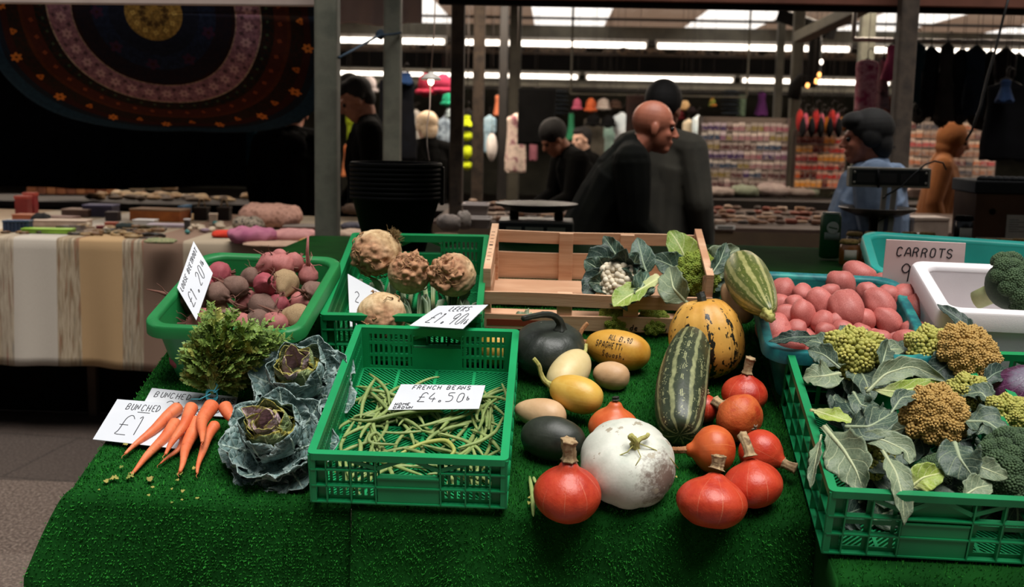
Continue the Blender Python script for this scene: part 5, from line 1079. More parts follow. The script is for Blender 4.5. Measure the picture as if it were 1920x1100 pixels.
# ---- carrots in a bunch
def m_carrot():
    m, t, b = nt('carrot'); l = attr(t, 'len'); co = objco(t); z = N(t, 'SeparateXYZ', {0: N(t, 'TexCoord').outputs['Object']}).outputs[2]
    rg = noise(t, N(t, 'CombineXYZ', {0: math_(t, 'MULTIPLY', l, 26.), 1: math_(t, 'MULTIPLY', attr(t, 'ang'), 2.)}).outputs[0], 1.6, 3, .7)
    c = ramp(t, noise(t, co, 20, 3), [(.35, '#cf6238'), (.6, '#dd7a4e'), (.8, '#e08a60')]); c = mix(t, ramp(t, rg, [(.60, (0, 0, 0, 1)), (.68, (1, 1, 1, 1))]), c, '#a9462a')
    t.links.new(c, b.inputs['Base Color']); b.inputs['Roughness'].default_value = .5; bump(t, b, rg, .35); return m
M_car = m_carrot()
RC = empty('carrot_bunch', LM(*P(385, 745, .02)), 'bunch of orange carrots tied with blue string, feathery green tops', 'carrots'); RCi = (TI @ RC.matrix_world).inverted()
cars = [((340, 760, .03), (235, 851, .012), 12.5), ((364, 758, .055), (309, 852, .035), 12.5), ((335, 788, .022), (245, 889, .01), 12.5), ((369, 785, .036), (336, 885, .016), 14.5), ((398, 757, .055), (380, 829, .05), 15), ((418, 760, .055), (442, 811, .045), 13), ((407, 792, .034), (371, 887, .014), 11), ((349, 815, .014), (300, 869, .008), 7.5)]
for i, (a, c, rp) in enumerate(cars):
    A = RCi @ P(*a); C_ = RCi @ P(*c); R = rp*dep(P(*a))/FPX; n = 34; k = np.linspace(0, 1, n); r = np.random.RandomState(i); side = (C_-A).cross(Vector((0, 0, 1))).normalized()
    bd = r.uniform(-.012, .012); pts = [A.lerp(C_, t_)+side*bd*math.sin(t_*PI)+side*.002*math.sin(t_*9+i) for t_ in k]
    rr = R*np.where(k < .06, (k/.06)**.5, 1)*(1-.80*np.clip((k-.05)/.95, 0, 1)**1.25)*(1+.03*vnoise(np.stack([k*20, k*0, k*0], 1), 1, i)); rr = np.maximum(rr, R*.05)
    b = MB(); b.tube(pts, rr, 18, len=np.repeat(k*(.5+i*.1), 18), ang=np.tile(np.arange(18)/18, n)); co_ = b.build('carrot', M_car, RC)
    b = MB(); e = C_; d = (C_-A).normalized(); b.tube([e, e+d*.008+side*.002, e+d*.016-side*.003], [R*.06, R*.04, R*.02], 5); b.build('root_tip', M_car, co_)
M_fr = mat('carrot_frond', ['#5d7c34', '#86a04c', '#6d8c40', '#b3b45c'], 18, .55, jit=0); M_frs = mat('carrot_stem', ['#7d9350', '#94a562'], 20, .5)
T0 = RCi @ P(398, 738, .045); r = np.random.RandomState(4)
ends = [(345, 665, .05), (352, 690, .04), (360, 640, .09), (385, 590, .14), (395, 570, .17), (410, 610, .17), (430, 600, .18), (440, 578, .19), (455, 620, .17), (470, 600, .18), (490, 620, .17), (510, 600, .18), (530, 615, .16), (545, 632, .14), (500, 650, .14), (470, 660, .13), (430, 650, .14), (400, 640, .12), (380, 660, .08), (415, 690, .09), (450, 690, .10), (485, 640, .15), (420, 625, .16), (365, 710, .04), (460, 715, .05), (480, 690, .09), (440, 730, .04), (405, 580, .18), (370, 620, .12), (515, 630, .15)]
for i, e in enumerate(ends):
    e = (e[0], e[1], min(.245, max(e[2], .05+(715-e[1])/110*.165))); E_ = RCi @ P(*e); mid = T0.lerp(E_, .5)+Vector((0, 0, .015+.030*r.uniform(.3, 1.2)))+Vector(r.randn(3))*.008; k = np.linspace(0, 1, 22)
    pts = np.array([(1-t_)**2*np.array(T0)+2*t_*(1-t_)*np.array(mid)+t_*t_*np.array(E_) for t_ in k]); b = MB(); b.tube(pts, np.linspace(.0022, .0006, 22), 6); lk_ = b.build('leaf_stalk', M_frs, RC)
    b = MB(); L = np.linalg.norm(pts[-1]-pts[0]); V = []; F = []
    def lobe(p, d, up, ln):
        sd_ = np.cross(d, up); sd_ /= np.linalg.norm(sd_)+1e-9; w_ = ln*.30; o = len(V); V.extend([p, p+d*ln*.35+sd_*w_, p+d*ln*.75+sd_*w_*.7, p+d*ln, p+d*ln*.75-sd_*w_*.7, p+d*ln*.35-sd_*w_]); F.append((o, o+1, o+2, o+3, o+4, o+5))
    for j in range(5 if L > .1 else 3, 22):
        T_ = pts[min(j+1, 21)]-pts[j-1]; T_ /= np.linalg.norm(T_); up = np.array([0, -.3, 1.])+r.randn(3)*.8; sd_ = np.cross(T_, up); sd_ /= np.linalg.norm(sd_)
        ll = .036*(math.sin(PI*min((j/21)**.8, .96))*.9+.18)
        for sg in (-1, 1):
            d = sd_*sg*.85+T_*.75+r.randn(3)*.14; d /= np.linalg.norm(d); p = pts[j]
            for q in range(1, 6):
                pp = p+d*ll*q/5; s2 = np.cross(d, up); s2 /= np.linalg.norm(s2)
                for g in (-1, 1): dd = s2*g*.7+d*.7+r.randn(3)*.12; dd /= np.linalg.norm(dd); lobe(pp, dd, up+r.randn(3)*.3, ll*.40*(1.2-.12*q)*r.uniform(.8, 1.2))
            lobe(p+d*ll, d, up, ll*.35); lobe(p, d, up, ll*.9)
    b.add(V, F); b.build('leaf', M_fr, lk_, smooth=False)
M_str = mat('blue_string', ['#2f8fa3', '#4fb0c0'], 60, .6)
for k_ in range(3):
    b = MB(); c = RCi @ P(397, 737+k_*3.0, .045); pts = [c+Vector((.013*math.cos(a), .006*math.sin(a)+k_*.0005, .012*math.sin(a))) for a in np.linspace(0, 2*PI, 20)]; b.tube(pts, .0016, 6); b.build('string', M_str, RC)
for pts in ([(400, 735, .06), (408, 722, .07), (402, 716, .072)], [(395, 738, .06), (375, 748, .05), (358, 748, .045)], [(402, 736, .06), (430, 712, .06), (455, 702, .055), (468, 700, .05)]):
    b = MB(); b.tube([RCi @ P(*p) for p in pts], .0013, 6); b.build('string_end', M_str, RC)
# ================================================================ price cards
M_card = mat('card_white', ['#c9ccd2', '#d2d4d8'], 4, .6); M_cardp = mat('card_pink', ['#e0c6c2', '#e8d0cc'], 4, .6); M_pen = mat('pen', '#1d1c22', rough=.6)
def card(lab, q, lines, seed, m=M_card, th=.0014, pen=M_pen, bow=0.):
    """q: four (px,py,w) corners TL,TR,BR,BL"""
    C = [P(*k) for k in q]; c0 = sum(C, Vector())/4; C = [c-c0 for c in C]; nr = (C[1]-C[0]).cross(C[3]-C[0]).normalized()
    if nr.dot(TI.to_3x3() @ (-_F)) < 0: nr = -nr
    f = lambda s, t_: C[3].lerp(C[2], s)*(1-t_)+C[0].lerp(C[1], s)*t_+nr*(bow*4*s*(1-s))
    rt = empty('price_card', TM @ Matrix.Translation(c0), lab, 'price card'); b = MB(); n = 9; V = []
    for k in (0, 1): V += [tuple(f(i/(n-1), j/(n-1))-nr*th*k) for i in range(n) for j in range(n)]
    g = grid(n, n); F = [x for x in g]+[tuple(i+n*n for i in x[::-1]) for x in g]
    e = [i*n for i in range(n)]+[(n-1)*n+j for j in range(1, n)]+[i*n+n-1 for i in range(n-2, -1, -1)]+[j for j in range(n-2, 0, -1)]
    F += [(e[i], e[(i+1) % len(e)], e[(i+1) % len(e)]+n*n, e[i]+n*n) for i in range(len(e))]; b.add(V, F); cp_ = b.build('card', m, rt, smooth=False)
    writing('writing', lines, lambda s, t_: (f(s, t_)+nr*.0004, nr), pen, cp_, seed, th if th > .0012 else .0013); return rt
card('white price card for loose beetroot standing tilted at the left rim of the tub', [(332, 539, .185), (363, 452, .235), (399, 512, .20), (368, 600, .15)], [('LOOSE BEETROOT', .06, .76, .13, .064), ('£1.20', .10, .22, .34, .15), ('lb', .84, .40, .14, .05)], 1)
card('white card with a curly price, leaning beside the front left celeriac', [(652, 513, .17), (748, 566, .12), (750, 612, .075), (656, 612, .08)], [('2', .12, .50, .22, .14), ('2', .34, .33, .16, .10), ('£', .2, .04, .22, .12)], 2)
card('white price card for leeks lying across the right side of the celeriac crate', [(822, 573, .155), (915, 571, .165), (868, 616, .145), (768, 610, .145)], [('LEEKS', .34, .72, .20, .085), ('£1.90', .20, .16, .46, .135), ('lb', .86, .18, .2, .05)], 3)
card('white french beans price card lying on the beans in the bright green crate', [(752, 720, .075), (910, 722, .082), (898, 766, .062), (727, 768, .060)], [('FRENCH BEANS', .16, .80, .15, .058), ('£4.50', .26, .30, .36, .115), ('lb', .78, .36, .16, .045), ('HOME', .05, .16, .09, .045), ('GROWN', .05, .03, .09, .045)], 4)
card('rear bunched carrots card, partly covered by the carrots and the front card', [(285, 727, .010), (446, 744, .010), (436, 782, .010), (262, 769, .010)], [('BUNCHED CARROTS', .07, .62, .24, .062), ('£1.80', .2, .1, .4, .14)], 5)
card('front bunched carrots card with a big price, at the left edge of the mat', [(220, 748, .013), (378, 760, .013), (352, 843, .013), (174, 823, .013)], [('BUNCHED CARROTS', .16, .76, .15, .058), ('£1.80', .18, .18, .46, .17), ('-', .30, .70, .05, .25)], 6)
card('pinkish card reading carrots 90, standing in the rear teal tub', [(1662, 449, .262), (1811, 456, .262), (1803, 552, .12), (1652, 545, .12)], [('CARROTS', .14, .70, .17, .105), ('90', .22, .22, .34, .17)], 7, M_cardp, th=.003)
# carrots in the rear tub
for i in range(12):
    p = Vector((.97+.034*i, 1.06+rng.uniform(-.02, .04), .06+.02*(i % 2))); b = MB(); k = np.linspace(0, 1, 16); b.tube([(0, -.08+.16*t_, 0) for t_ in k], .016*(1-.75*k**1.5)*np.minimum(k/.08+.25, 1), 12, len=np.repeat(k, 12), ang=np.tile(np.arange(12)/12, 16))
    tag(b.build('carrot', M_car, None, TM @ Matrix.Translation(p) @ Matrix.Rotation(rng.uniform(-.3, .3), 4, 'Z')), 'orange carrot lying in the rear teal tub behind the pink card', 'carrot', 'carrots in the rear tub')
# crumbs of leaf on the mat
M_deb = mat('wilted_leaf', ['#6d7a34', '#9a9148', '#7c6a3c'], 20, .8); deb = [(205, 897, 9), (200, 905, 7), (252, 893, 8), (243, 886, 6), (278, 902, 8), (290, 913, 4), (279, 926, 4), (331, 890, 7), (335, 901, 4), (346, 918, 5), (366, 934, 4), (342, 938, 3), (325, 941, 3), (184, 917, 2.5), (225, 878, 5), (240, 833, 5), (321, 915, 3), (360, 880, 5), (1000, 935, 6), (992, 940, 5), (1003, 925, 3), (1270, 895, 3)]
for i, (x, y, s) in enumerate(deb):
    p = P(x, y, .011); L = s*2*dep(p)/FPX; lb = leaf_mesh(L, L*.8, .3, -.4, ruf=.3, seed=400+i, nu=9, nv=7, lobes=.35, pet=.05, rc=False)
    tag(lb.build('leaf_scrap', M_deb, None, TM @ Matrix.Translation(p) @ Matrix.Rotation(i*1.9, 4, 'Z'), mods=[SOL(.0006)]), 'withered scrap of leaf lying on the green mat'+(' in front of the carrots' if x < 600 else ' near the red squashes'), 'leaf scrap', 'leaf scraps '+('below the carrots' if x < 600 else 'by the squashes'))
# ================================================================ people
M_skin = mat('skin', ['#8a5a46', '#a06e57'], 20, .55, .1, 200); M_skinr = mat('skin_ruddy', ['#9c5a44', '#b06c54'], 14, .5, .1, 200); M_skinp = mat('skin_pale', ['#b58f7c', '#c19c88'], 20, .55)
M_blk = mat('cloth_black', ['#060606', '#0b0b0a'], 10, .95, .2, 200, spec=.05); M_blk2 = mat('cloth_black_olive', ['#0b0c0a', '#12130f'], 10, .9, .3, 150, spec=.08)
M_hair = mat('hair_dark', ['#070504', '#0e0a08'], 50, .8, .5, 200, co_scale=(1, 1, 3)); M_blond = mat('hair_blond', ['#b39a7c', '#cdb9a0'], 40, .7, .4, 150); M_eye = mat('eye', '#120d0a', rough=.2)
def voxel(b, name, m, parent, vs=.007, sm=6):
    o = b.build('tmp', None, smooth=False); md = o.modifiers.new('r', 'REMESH'); md.mode = 'VOXEL'; md.voxel_size = vs; md.use_smooth_shade = True
    s = o.modifiers.new('s', 'SMOOTH'); s.factor = .5; s.iterations = sm
    dg = bpy.context.evaluated_depsgraph_get(); me = bpy.data.meshes.new_from_object(o.evaluated_get(dg)); bpy.data.objects.remove(o)
    me.name = name; me.materials.clear(); me.materials.append(m); me.polygons.foreach_set('use_smooth', [True]*len(me.polygons))
    q = bpy.data.objects.new(name, me); COL.objects.link(q); q.parent = parent; return q
def person(lab, px, py, d, face, lean=5, headp=0, headt=0, hands=None, top=M_blk, legs=M_blk, skin=M_skin, hair=M_hair, style='short', build=1., hood=None, coat=.0, vs=.008, scale=None, beard=None):
    V3 = Vector; h = Y(px, py, d); face = math.radians(face); ln = math.radians(lean)
    def tor(p): # lean the upper body about the pelvis
        q = V3(p)-V3((0, 0, .95)); return V3((q.x*math.cos(ln)+q.z*math.sin(ln), q.y, -q.x*math.sin(ln)+q.z*math.cos(ln)+.95))
    hc = tor((.03, 0, 1.60)); sc = scale or h.z/hc.z; ff = V3((math.cos(face), math.sin(face), 0))
    base = V3((h.x, h.y, 0))-ff*hc.x*sc; rt = empty('person', Matrix.Translation(base) @ Matrix.Rotation(face, 4, 'Z') @ Matrix.Scale(sc, 4), lab, 'person')
    HM = Matrix.Translation(hc) @ Matrix.Rotation(math.radians(headt), 4, 'Z') @ Matrix.Rotation(math.radians(headp)+ln*.6, 4, 'Y')
    B = MB(); w_ = build
    def el(b, c, r, M=HM): b.ell((0, 0, 0), r, None, 20, 12); b.V[-1] = b.xf(b.V[-1]+np.array(c), M)
    def tb(b, ps, rs, M=None, n=12):
        ps = [M @ V3(p) for p in ps] if M is not None else [V3(p) for p in ps]; k = np.linspace(0, 1, 4*len(ps)); t_ = np.linspace(0, 1, len(ps)); C = np.stack([np.interp(k, t_, [p[i] for p in ps]) for i in range(3)], 1)
        b.tube(C, np.interp(k, t_, rs), n); b.ell(tuple(C[0]), (rs[0],)*3, None, 10, 6); b.ell(tuple(C[-1]), (rs[-1],)*3, None, 10, 6)
    el(B, (-.012, 0, .035), (.098, .078, .092)); el(B, (.03, 0, -.025), (.062, .060, .088)); el(B, (.058, 0, -.088), (.032, .034, .026)); el(B, (.076, 0, .03), (.02, .05, .016)); el(B, (.088, 0, -.055), (.013, .024, .010)); el(B, (.085, 0, -.068), (.012, .02, .008))
    tb(B, [(.092, 0, .012), (.112, 0, -.022)], [.010, .014], HM, 8); el(B, (.105, .011, -.028), (.01, .008, .008)); el(B, (.105, -.011, -.028), (.01, .008, .008))
    for s in (-1, 1): el(B, (-.004, s*.080, -.008), (.019, .010, .032)); el(B, (.058, s*.036, -.022), (.026, .02, .024))
    nb = tor((-.015, 0, 1.44)); tb(B, [nb, HM @ V3((-.03, 0, -.06))], [.062, .056])
    sh = {s: tor((-.005, s*.175*w_, 1.405)) for s in (-1, 1)}; hips = {s: V3((0, s*.09, .92)) for s in (-1, 1)}
    hd = {}; elb = {}
    for s in (-1, 1):
        t_ = V3((hands or {}).get(s, (.10, s*.24, .86))); 
        a = sh[s]; dv = t_-a; L = min(dv.length, .53); t_ = a+dv.normalized()*L; mid = (a+t_)/2; bend = math.sqrt(max(.275**2-(L/2)**2, .0004)); out = V3((-.7, s*.45, -.5)); out -= dv.normalized()*out.dot(dv.normalized()); elb[s] = mid+out.normalized()*bend; hd[s] = t_
    def torso(b, g, arms=True, low=.93):
        tb(b, [V3((0, 0, low)), tor((0, 0, 1.05)), tor((.012, 0, 1.22)), tor((0, 0, 1.34))], [.115*w_+g, .118*w_+g, .125*w_+g, .105*w_+g])
        for s in (-1, 1):
            tb(b, [V3((0, s*.055, low)), tor((.0, s*.06, 1.12)), tor((.0, s*.075, 1.32)), tor((-.005, s*.10, 1.39))], [.095*w_+g, .09*w_+g, .095*w_+g, .062*w_+g])
            tb(b, [tor((-.01, s*.05, 1.44)), sh[s]], [.05+g, .058*w_+g])
            if arms: tb(b, [sh[s], (sh[s]+elb[s])/2, elb[s]], [.058*w_+g, .052*w_+g, .044+g]); tb(b, [elb[s], (elb[s]+hd[s])/2, hd[s]], [.044+g, .04+g*.9, .03+g*.7])
    torso(B, -.012)
    for s in (-1, 1):   # legs, feet, hands
        tb(B, [hips[s], V3((.015, s*.10, .5)), V3((-.01, s*.105, .09))], [.085, .055, .036]); tb(B, [V3((-.03, s*.105, .045)), V3((.14, s*.115, .03))], [.034, .026])
        fd = (hd[s]-elb[s]).normalized(); up = V3((0, s, 0)); up -= fd*up.dot(fd); up.normalize(); sd_ = fd.cross(up); W = hd[s]+fd*.02
        M_ = Matrix((fd, sd_, up)).transposed().to_4x4(); M_.translation = W
        el(B, (.045, 0, 0), (.05, .040, .016), M_)
        for k, (y, L) in enumerate(((-.030, .062), (-.010, .074), (.011, .070), (.030, .054))): tb(B, [(.08, y, 0), (.08+L*.55, y*1.1, -.006), (.08+L*.92, y*1.12, -.022)], [.0095, .009, .0075], M_, 7)
        tb(B, [(.02, -.03, -.004), (.05, -.055, -.012), (.075, -.06, -.02)], [.012, .0105, .009], M_, 7)
    voxel(B, 'body', skin, rt, vs, 4)
    b = MB(); torso(b, .010+coat, low=.86)
    tb(b, [tor((-.03, 0, 1.425)), tor((-.02, 0, 1.47))], [.082, .072])
    if hood == 'down': 
        for a in np.linspace(.6, 2*PI-.6, 9): b.ell(tuple(tor((-.035+math.cos(a)*.085, math.sin(a)*.105, 1.455-.0*math.cos(a)))), (.035, .035, .032), None, 10, 6)
        b.ell(tuple(tor((-.13, 0, 1.40))), (.05, .10, .075), None, 14, 8)
    if hood == 'up':
        el(b, (-.03, 0, .02), (.115, .105, .125)); el(b, (-.03, 0, -.07), (.09, .095, .07))
    j = voxel(b, 'jacket' if top in (M_blk, M_blk2) else 'hooded_top', top, rt, vs, 8)
    b = MB(); tb(b, [V3((0, 0, .93)), V3((0, 0, .88))], [.128*w_, .12*w_])
    for s in (-1, 1): tb(b, [hips[s], V3((.015, s*.10, .5)), V3((-.01, s*.105, .10))], [.102*w_, .07, .055])
    voxel(b, 'trousers', legs, rt, .011, 5)
    b = MB()
    for s in (-1, 1): tb(b, [V3((-.04, s*.105, .045)), V3((.06, s*.11, .045)), V3((.16, s*.118, .034))], [.044, .042, .033])
    voxel(b, 'shoes', M_blk, rt, .01, 3)
    for s in (-1, 1):
        b = MB(); b.ell((0, 0, 0), (.0125,)*3, None, 12, 8); b.V[0] = b.xf(b.V[0]+np.array((.080, s*.031, .006)), HM); b.build('eye', M_eye, rt)
    if style:
        b = MB()
        if style == 'short': el(b, (-.030, 0, .052), (.096, .087, .088)); el(b, (.02, 0, .088), (.072, .07, .046)); el(b, (-.062, 0, -.005), (.055, .07, .07)); [el(b, (-.02, s*.074, .018), (.03, .012, .035)) for s in (-1, 1)]
        if style == 'full': el(b, (-.030, 0, .055), (.112, .098, .098)); el(b, (.035, 0, .09), (.078, .078, .050)); el(b, (-.07, 0, -.02), (.062, .08, .09)); [el(b, (-.02, s*.082, .01), (.045, .018, .05)) for s in (-1, 1)]
        if style == 'bob': el(b, (-.03, 0, .04), (.11, .096, .105)); el(b, (-.05, 0, -.05), (.085, .09, .075))
        if style == 'beanie': el(b, (-.02, 0, .06), (.11, .095, .105))
        V = b.V; voxel(b, 'hair' if style != 'beanie' else 'hat', hair, rt, .006, 3)
    return rt
hh = lambda a, c: {1: a, -1: c}
bald = person('bald man in a black jacket leaning forward, seen in profile facing right', 1226, 240, 5.3, 2, 26, -8, 0, hh((.42, .16, .92), (.40, -.16, .90)), M_blk2, M_blk, M_skinr, style=None, build=1.12, coat=.014, vs=.006)
person('person with full dark hair in a pale blue hooded top behind the scale, looking left', 1622, 262, 5.1, 168, 3, 2, 4, hh((.13, .34, .82), (.16, -.36, .84)), mat('hoodie_blue', ['#62728a', '#71829a', '#57677e'], 9, .9, .3, 120), M_blk, M_skinr, style='full', build=1.42, hood='down', coat=.012, vs=.006)
person('young man with short dark hair and black jacket looking down, between the two grey posts', 668, 188, 6.9, 196, 8, 24, 0, hh((.20, .16, .92), (.20, -.16, .92)), M_blk, M_blk, M_skin, style='short', coat=.012)
person('dark figure in a black coat with its back turned, left of the thick grey post', 553, 215, 7.35, 95, 4, 4, 0, None, M_blk, M_blk, M_skin, style='short', coat=.02, build=1.1, hood='down')
person('pale-haired person in black with back turned, behind the bucket stack', 799, 240, 9.3, 120, 4, 4, 0, None, M_blk, M_blk, M_skinp, hair=M_blond, style='full', coat=.012)
person('person in black bending over the counter, one bare hand out, left of the bald man', 1040, 262, 7.95, 200, 30, 16, 0, hh((.50, .12, .95), (.50, -.10, .96)), M_blk, M_blk, M_skin, style='beanie', coat=.02)
person('small dark-haired person far back, between the bending person and the hats', 1090, 262, 10.2, 215, 2, 4, 0, None, M_blk, M_blk, M_skinp, style='short')
person('dark-capped shopper in an olive coat standing just behind the bald man', 1246, 208, 5.85, 60, 2, 0, 0, None, mat('coat_olive', ['#24221b', '#302d24'], 8, .9), M_blk, M_skin, style='beanie', coat=.02)
og = person('person with an orange hood up at the far right, head bowed to the right', 1790, 264, 7.86, -20, 8, 14, 0, None, mat('hoodie_orange', ['#6b3c14', '#7a481c'], 8, .9), M_blk, M_skin, style=None, hood='up', coat=.008)
# ================================================================ left stall
TZ = .90
def sc_at(p): return (Vector(p)-CAM).dot(_F)/FPX
M_tbl = mat('trestle_wood', ['#4b3b2e', '#5c4a3b'], 8, .8)
yF = Z(300, 452, TZ).y
def m_striped():
    m, t, b = nt('striped_cloth'); co = N(t, 'TexCoord').outputs['Object']; x = N(t, 'SeparateXYZ', {0: co}).outputs[0]; z = N(t, 'SeparateXYZ', {0: co}).outputs[2]
    X = lambda px: Z(px, 470, TZ).x if False else Y(px, 560, yF).x
    x0, x1 = X(-400), X(420); f = math_(t, 'MULTIPLY_ADD', x, 1/(x1-x0), -x0/(x1-x0)); u = lambda px: (X(px)-x0)/(x1-x0)
    c = ramp(t, f, [(0, '#b09a82'), (u(-150), '#c4b7a4'), (u(-60), '#a98f70'), (u(0), '#b8a795'), (u(27), '#b4aa9d'), (u(108), '#957c5e'), (u(150), '#a98a64'), (u(232), '#85745f'), (u(268), '#7d6455'), (u(345), '#a0917c')], 'CONSTANT')
    lin = noise(t, N(t, 'CombineXYZ', {0: math_(t, 'MULTIPLY', x, 95.), 2: math_(t, 'MULTIPLY', z, 4.)}).outputs[0], 1., 3); zone = ramp(t, f, [(0, (0, 0, 0, 1)), (u(-20), (1, 1, 1, 1)), (u(27), (0, 0, 0, 1)), (u(108), (1, 1, 1, 1)), (u(150), (0, 0, 0, 1)), (u(232), (1, 1, 1, 1)), (u(268), (0, 0, 0, 1))], 'CONSTANT')
    lc = ramp(t, lin, [(.3, '#4f5a5c'), (.42, '#8f7f66'), (.5, '#b3a58f'), (.58, '#6b5a44'), (.66, '#8a5040')]); c = mix(t, math_(t, 'MULTIPLY', zone, .75), c, lc)
    c = mix(t, math_(t, 'MULTIPLY', noise(t, N(t, 'CombineXYZ', {0: math_(t, 'MULTIPLY', x, 500.), 2: math_(t, 'MULTIPLY', z, 60.)}).outputs[0], 1, 2), .25), c, '#6f6051')
    t.links.new(c, b.inputs['Base Color']); b.inputs['Roughness'].default_value = .95; b.inputs['Specular IOR Level'].default_value = .1; bump(t, b, noise(t, co, 220, 3), .3); return m
xL, xR = -4.6, Z(600, 460, TZ).x
b = MB(); b.bx(xL, xR, yF+.02, 6.6, TZ-.04, TZ-.008); rt = empty('trestle_table', Matrix.Identity(4), 'left trestle table under the striped cloth, covered with trinkets', 'table'); b.build('table_board', M_tbl, rt, smooth=False)
for x in (xL+.1, -2.2, xR-.1):
    for y in (yF+.4, 6.4): b = MB(); b.bx(x-.02, x+.02, y-.02, y+.02, 0, TZ-.04); b.build('leg', M_tbl, rt, smooth=False)
b = MB(); b.bx(xL+.05, xR-.05, yF+.42, yF+.44, .005, TZ-.045); tag(b.build('under_table_cloth', M_dark, smooth=False), 'black cloth screen in the shadow under the left trestle table', 'cloth')  # black sheet put in to stand for the deep shade under the table
xs = np.linspace(xL, xR+.01, 150); sec = [(6.6, TZ)]+[(y, TZ) for y in np.linspace(6.5, yF+.02, 12)]+[(yF+.006, TZ-.003), (yF, TZ-.012)]+[(yF-.02*k/14, TZ-.012-.565*k/14) for k in range(1, 15)]
V = []
for x in xs:
    for i, (y, z) in enumerate(sec):
        k = max(0, (TZ-z)/.57); V.append((x, y-k*(.016*math.sin(x*13)+.010*math.sin(x*29+1)), z+k*.008*math.sin(x*5)))
b = MB(); b.add(V, grid(len(xs), len(sec))); tag(b.build('striped_cloth', m_striped(), mods=[('SOLIDIFY', dict(thickness=.003, offset=1))]), 'cream, tan and brown striped woven cloth hanging over the left trestle table', 'tablecloth')
def on_tab(px, py, z=TZ, dz=.004): p = Z(px, py, z); p.z += dz; return p
def gbox(name, lab, cat, px, py, wp, hp, dm, cols, grp=None, rz=0, z=TZ, bev=.003, lid=None, rx=0, label_col=None):
    p = on_tab(px, py, z); s = sc_at(p); w_, h = wp*s, hp*s; rt = empty(name, Matrix.Translation(p) @ Matrix.Rotation(rz, 4, 'Z') @ Matrix.Rotation(rx, 4, 'X'), lab, cat, grp)
    b = MB(); b.bx(-w_/2, w_/2, 0, dm, 0, h); b.build('body', mat('g_'+cols[0][1:], cols, 12, .6), rt, smooth=False, mods=[BEV(bev)])
    b = MB(); b.bx(-w_/2-.002, w_/2+.002, -.002, dm+.002, h*.86, h+.001); b.build('lid', mat('g_'+(lid or cols[-1])[1:], [lid or cols[-1]], 12, .5), rt, smooth=False, mods=[BEV(.002)])
    if label_col: b = MB(); b.bx(-w_*.28, w_*.28, -.0035, 0, h*.2, h*.72); b.build('label', mat('g_'+label_col[1:], [label_col], 12, .7), rt, smooth=False)
    return rt
GT = 'trinkets on the left trestle table'
for i, (x, y, w_, h, d, c, l, cat, lb) in enumerate([
    (40, 405, 26, 36, .05, ['#74231f', '#8a2e28'], '#a8443a', 'box', 'red pack standing upright at the far left of the trinkets'), (54, 403, 22, 40, .05, ['#7a1d1c', '#93282a'], '#b84a3c', 'box', 'dark red pack leaning behind the front red one'),
    (40, 414, 36, 10, .10, ['#8c4a2c', '#a3583a'], '#a35a38', 'box', 'orange-brown tray under the red packs'), (86, 440, 92, 9, .07, ['#5c7a1f', '#769a2c'], '#7fa52f', 'box', 'long bright green flat pack lying at the front of the table'),
    (110, 427, 100, 12, .12, ['#8f7763', '#ab9380'], '#b49c88', 'book', 'long pale wooden box behind the green pack'), (105, 414, 60, 6, .10, ['#6b4a44', '#82605a'], '#8c6a60', 'book', 'reddish brown book on the left half of the table'),
    (140, 408, 52, 14, .12, ['#4a352e', '#5d4439'], '#8c7262', 'box', 'brown lidded box near the middle of the table'), (182, 408, 56, 22, .12, ['#241f2e', '#332b3e'], '#4d4a66', 'box', 'dark blue patterned box with a pale top, tallest in the middle'),
    (209, 416, 24, 17, .06, ['#23191a', '#30211f'], '#332726', 'box', 'small black box in front of the blue patterned one'), (207, 428, 22, 9, .05, ['#7d3320', '#96432b'], '#96432b', 'box', 'small rust red block below the black box'),
    (290, 416, 100, 22, .14, ['#8c4a20', '#b3672e'], '#8d6a4c', 'tray', 'tray of orange wrapped sweets at the back of the table'), (338, 412, 8, 24, .14, ['#2c4a66', '#355a7a'], '#3d6a8c', 'box', 'thin blue pack at the right end of the orange tray'),
    (268, 424, 40, 10, .08, ['#8f8b86', '#b5b1ac'], '#c9c5c0', 'tin', 'shiny silver tin in front of the orange tray'), (310, 428, 70, 5, .10, ['#8a7a80', '#a0909a'], '#a89aa3', 'cloth', 'folded lilac cloth right of the silver tin'),
    (399, 424, 14, 22, .04, ['#8c7664', '#a38c78'], '#b5a08c', 'jar', 'small beige stacked jar right of the tin'), (375, 414, 26, 24, .05, ['#1c1511', '#2a2019'], '#33271d', 'lantern', 'black lantern with a looped handle, left one of the pair'), (418, 414, 24, 24, .05, ['#1c1511', '#2a2019'], '#33271d', 'lantern', 'black lantern with a looped handle, right one of the pair'),
    (186, 437, 12, 12, .03, ['#5a1f22', '#702a2c'], '#702a2c', 'box', 'tiny maroon box beside the pale shells'), (350, 432, 10, 20, .03, ['#2a2522', '#3a3430'], '#b0aaa5', 'bottle', 'small dark bottle with a white cap in front of the lanterns')]):
    o = gbox(cat if cat not in ('cloth',) else 'folded_cloth', lb, cat, x, y, w_, h, d, c, GT if False else None, rz=(i % 5-2)*.06, lid=l)
    if cat == 'lantern':
        s = sc_at(o.matrix_world.translation); b = MB(); hh_ = 24*s; b.tube([(-.02, .025, hh_), (-.012, .025, hh_+.035), (0, .025, hh_+.045), (.012, .025, hh_+.035), (.02, .025, hh_)], .003, 6); b.build('handle', M_stem, o)
for i in range(7):   # row of dark blue incense packs at far left
    gbox('incense_pack', 'dark blue pack, %s from the left in the row at the table end' % ordn[i], 'pack', 8+i*7.2, 437, 6.4, 22, .05, ['#1a2434', '#26344a'], 'dark blue packs', z=TZ, lid='#33455c')
r = np.random.RandomState(21)
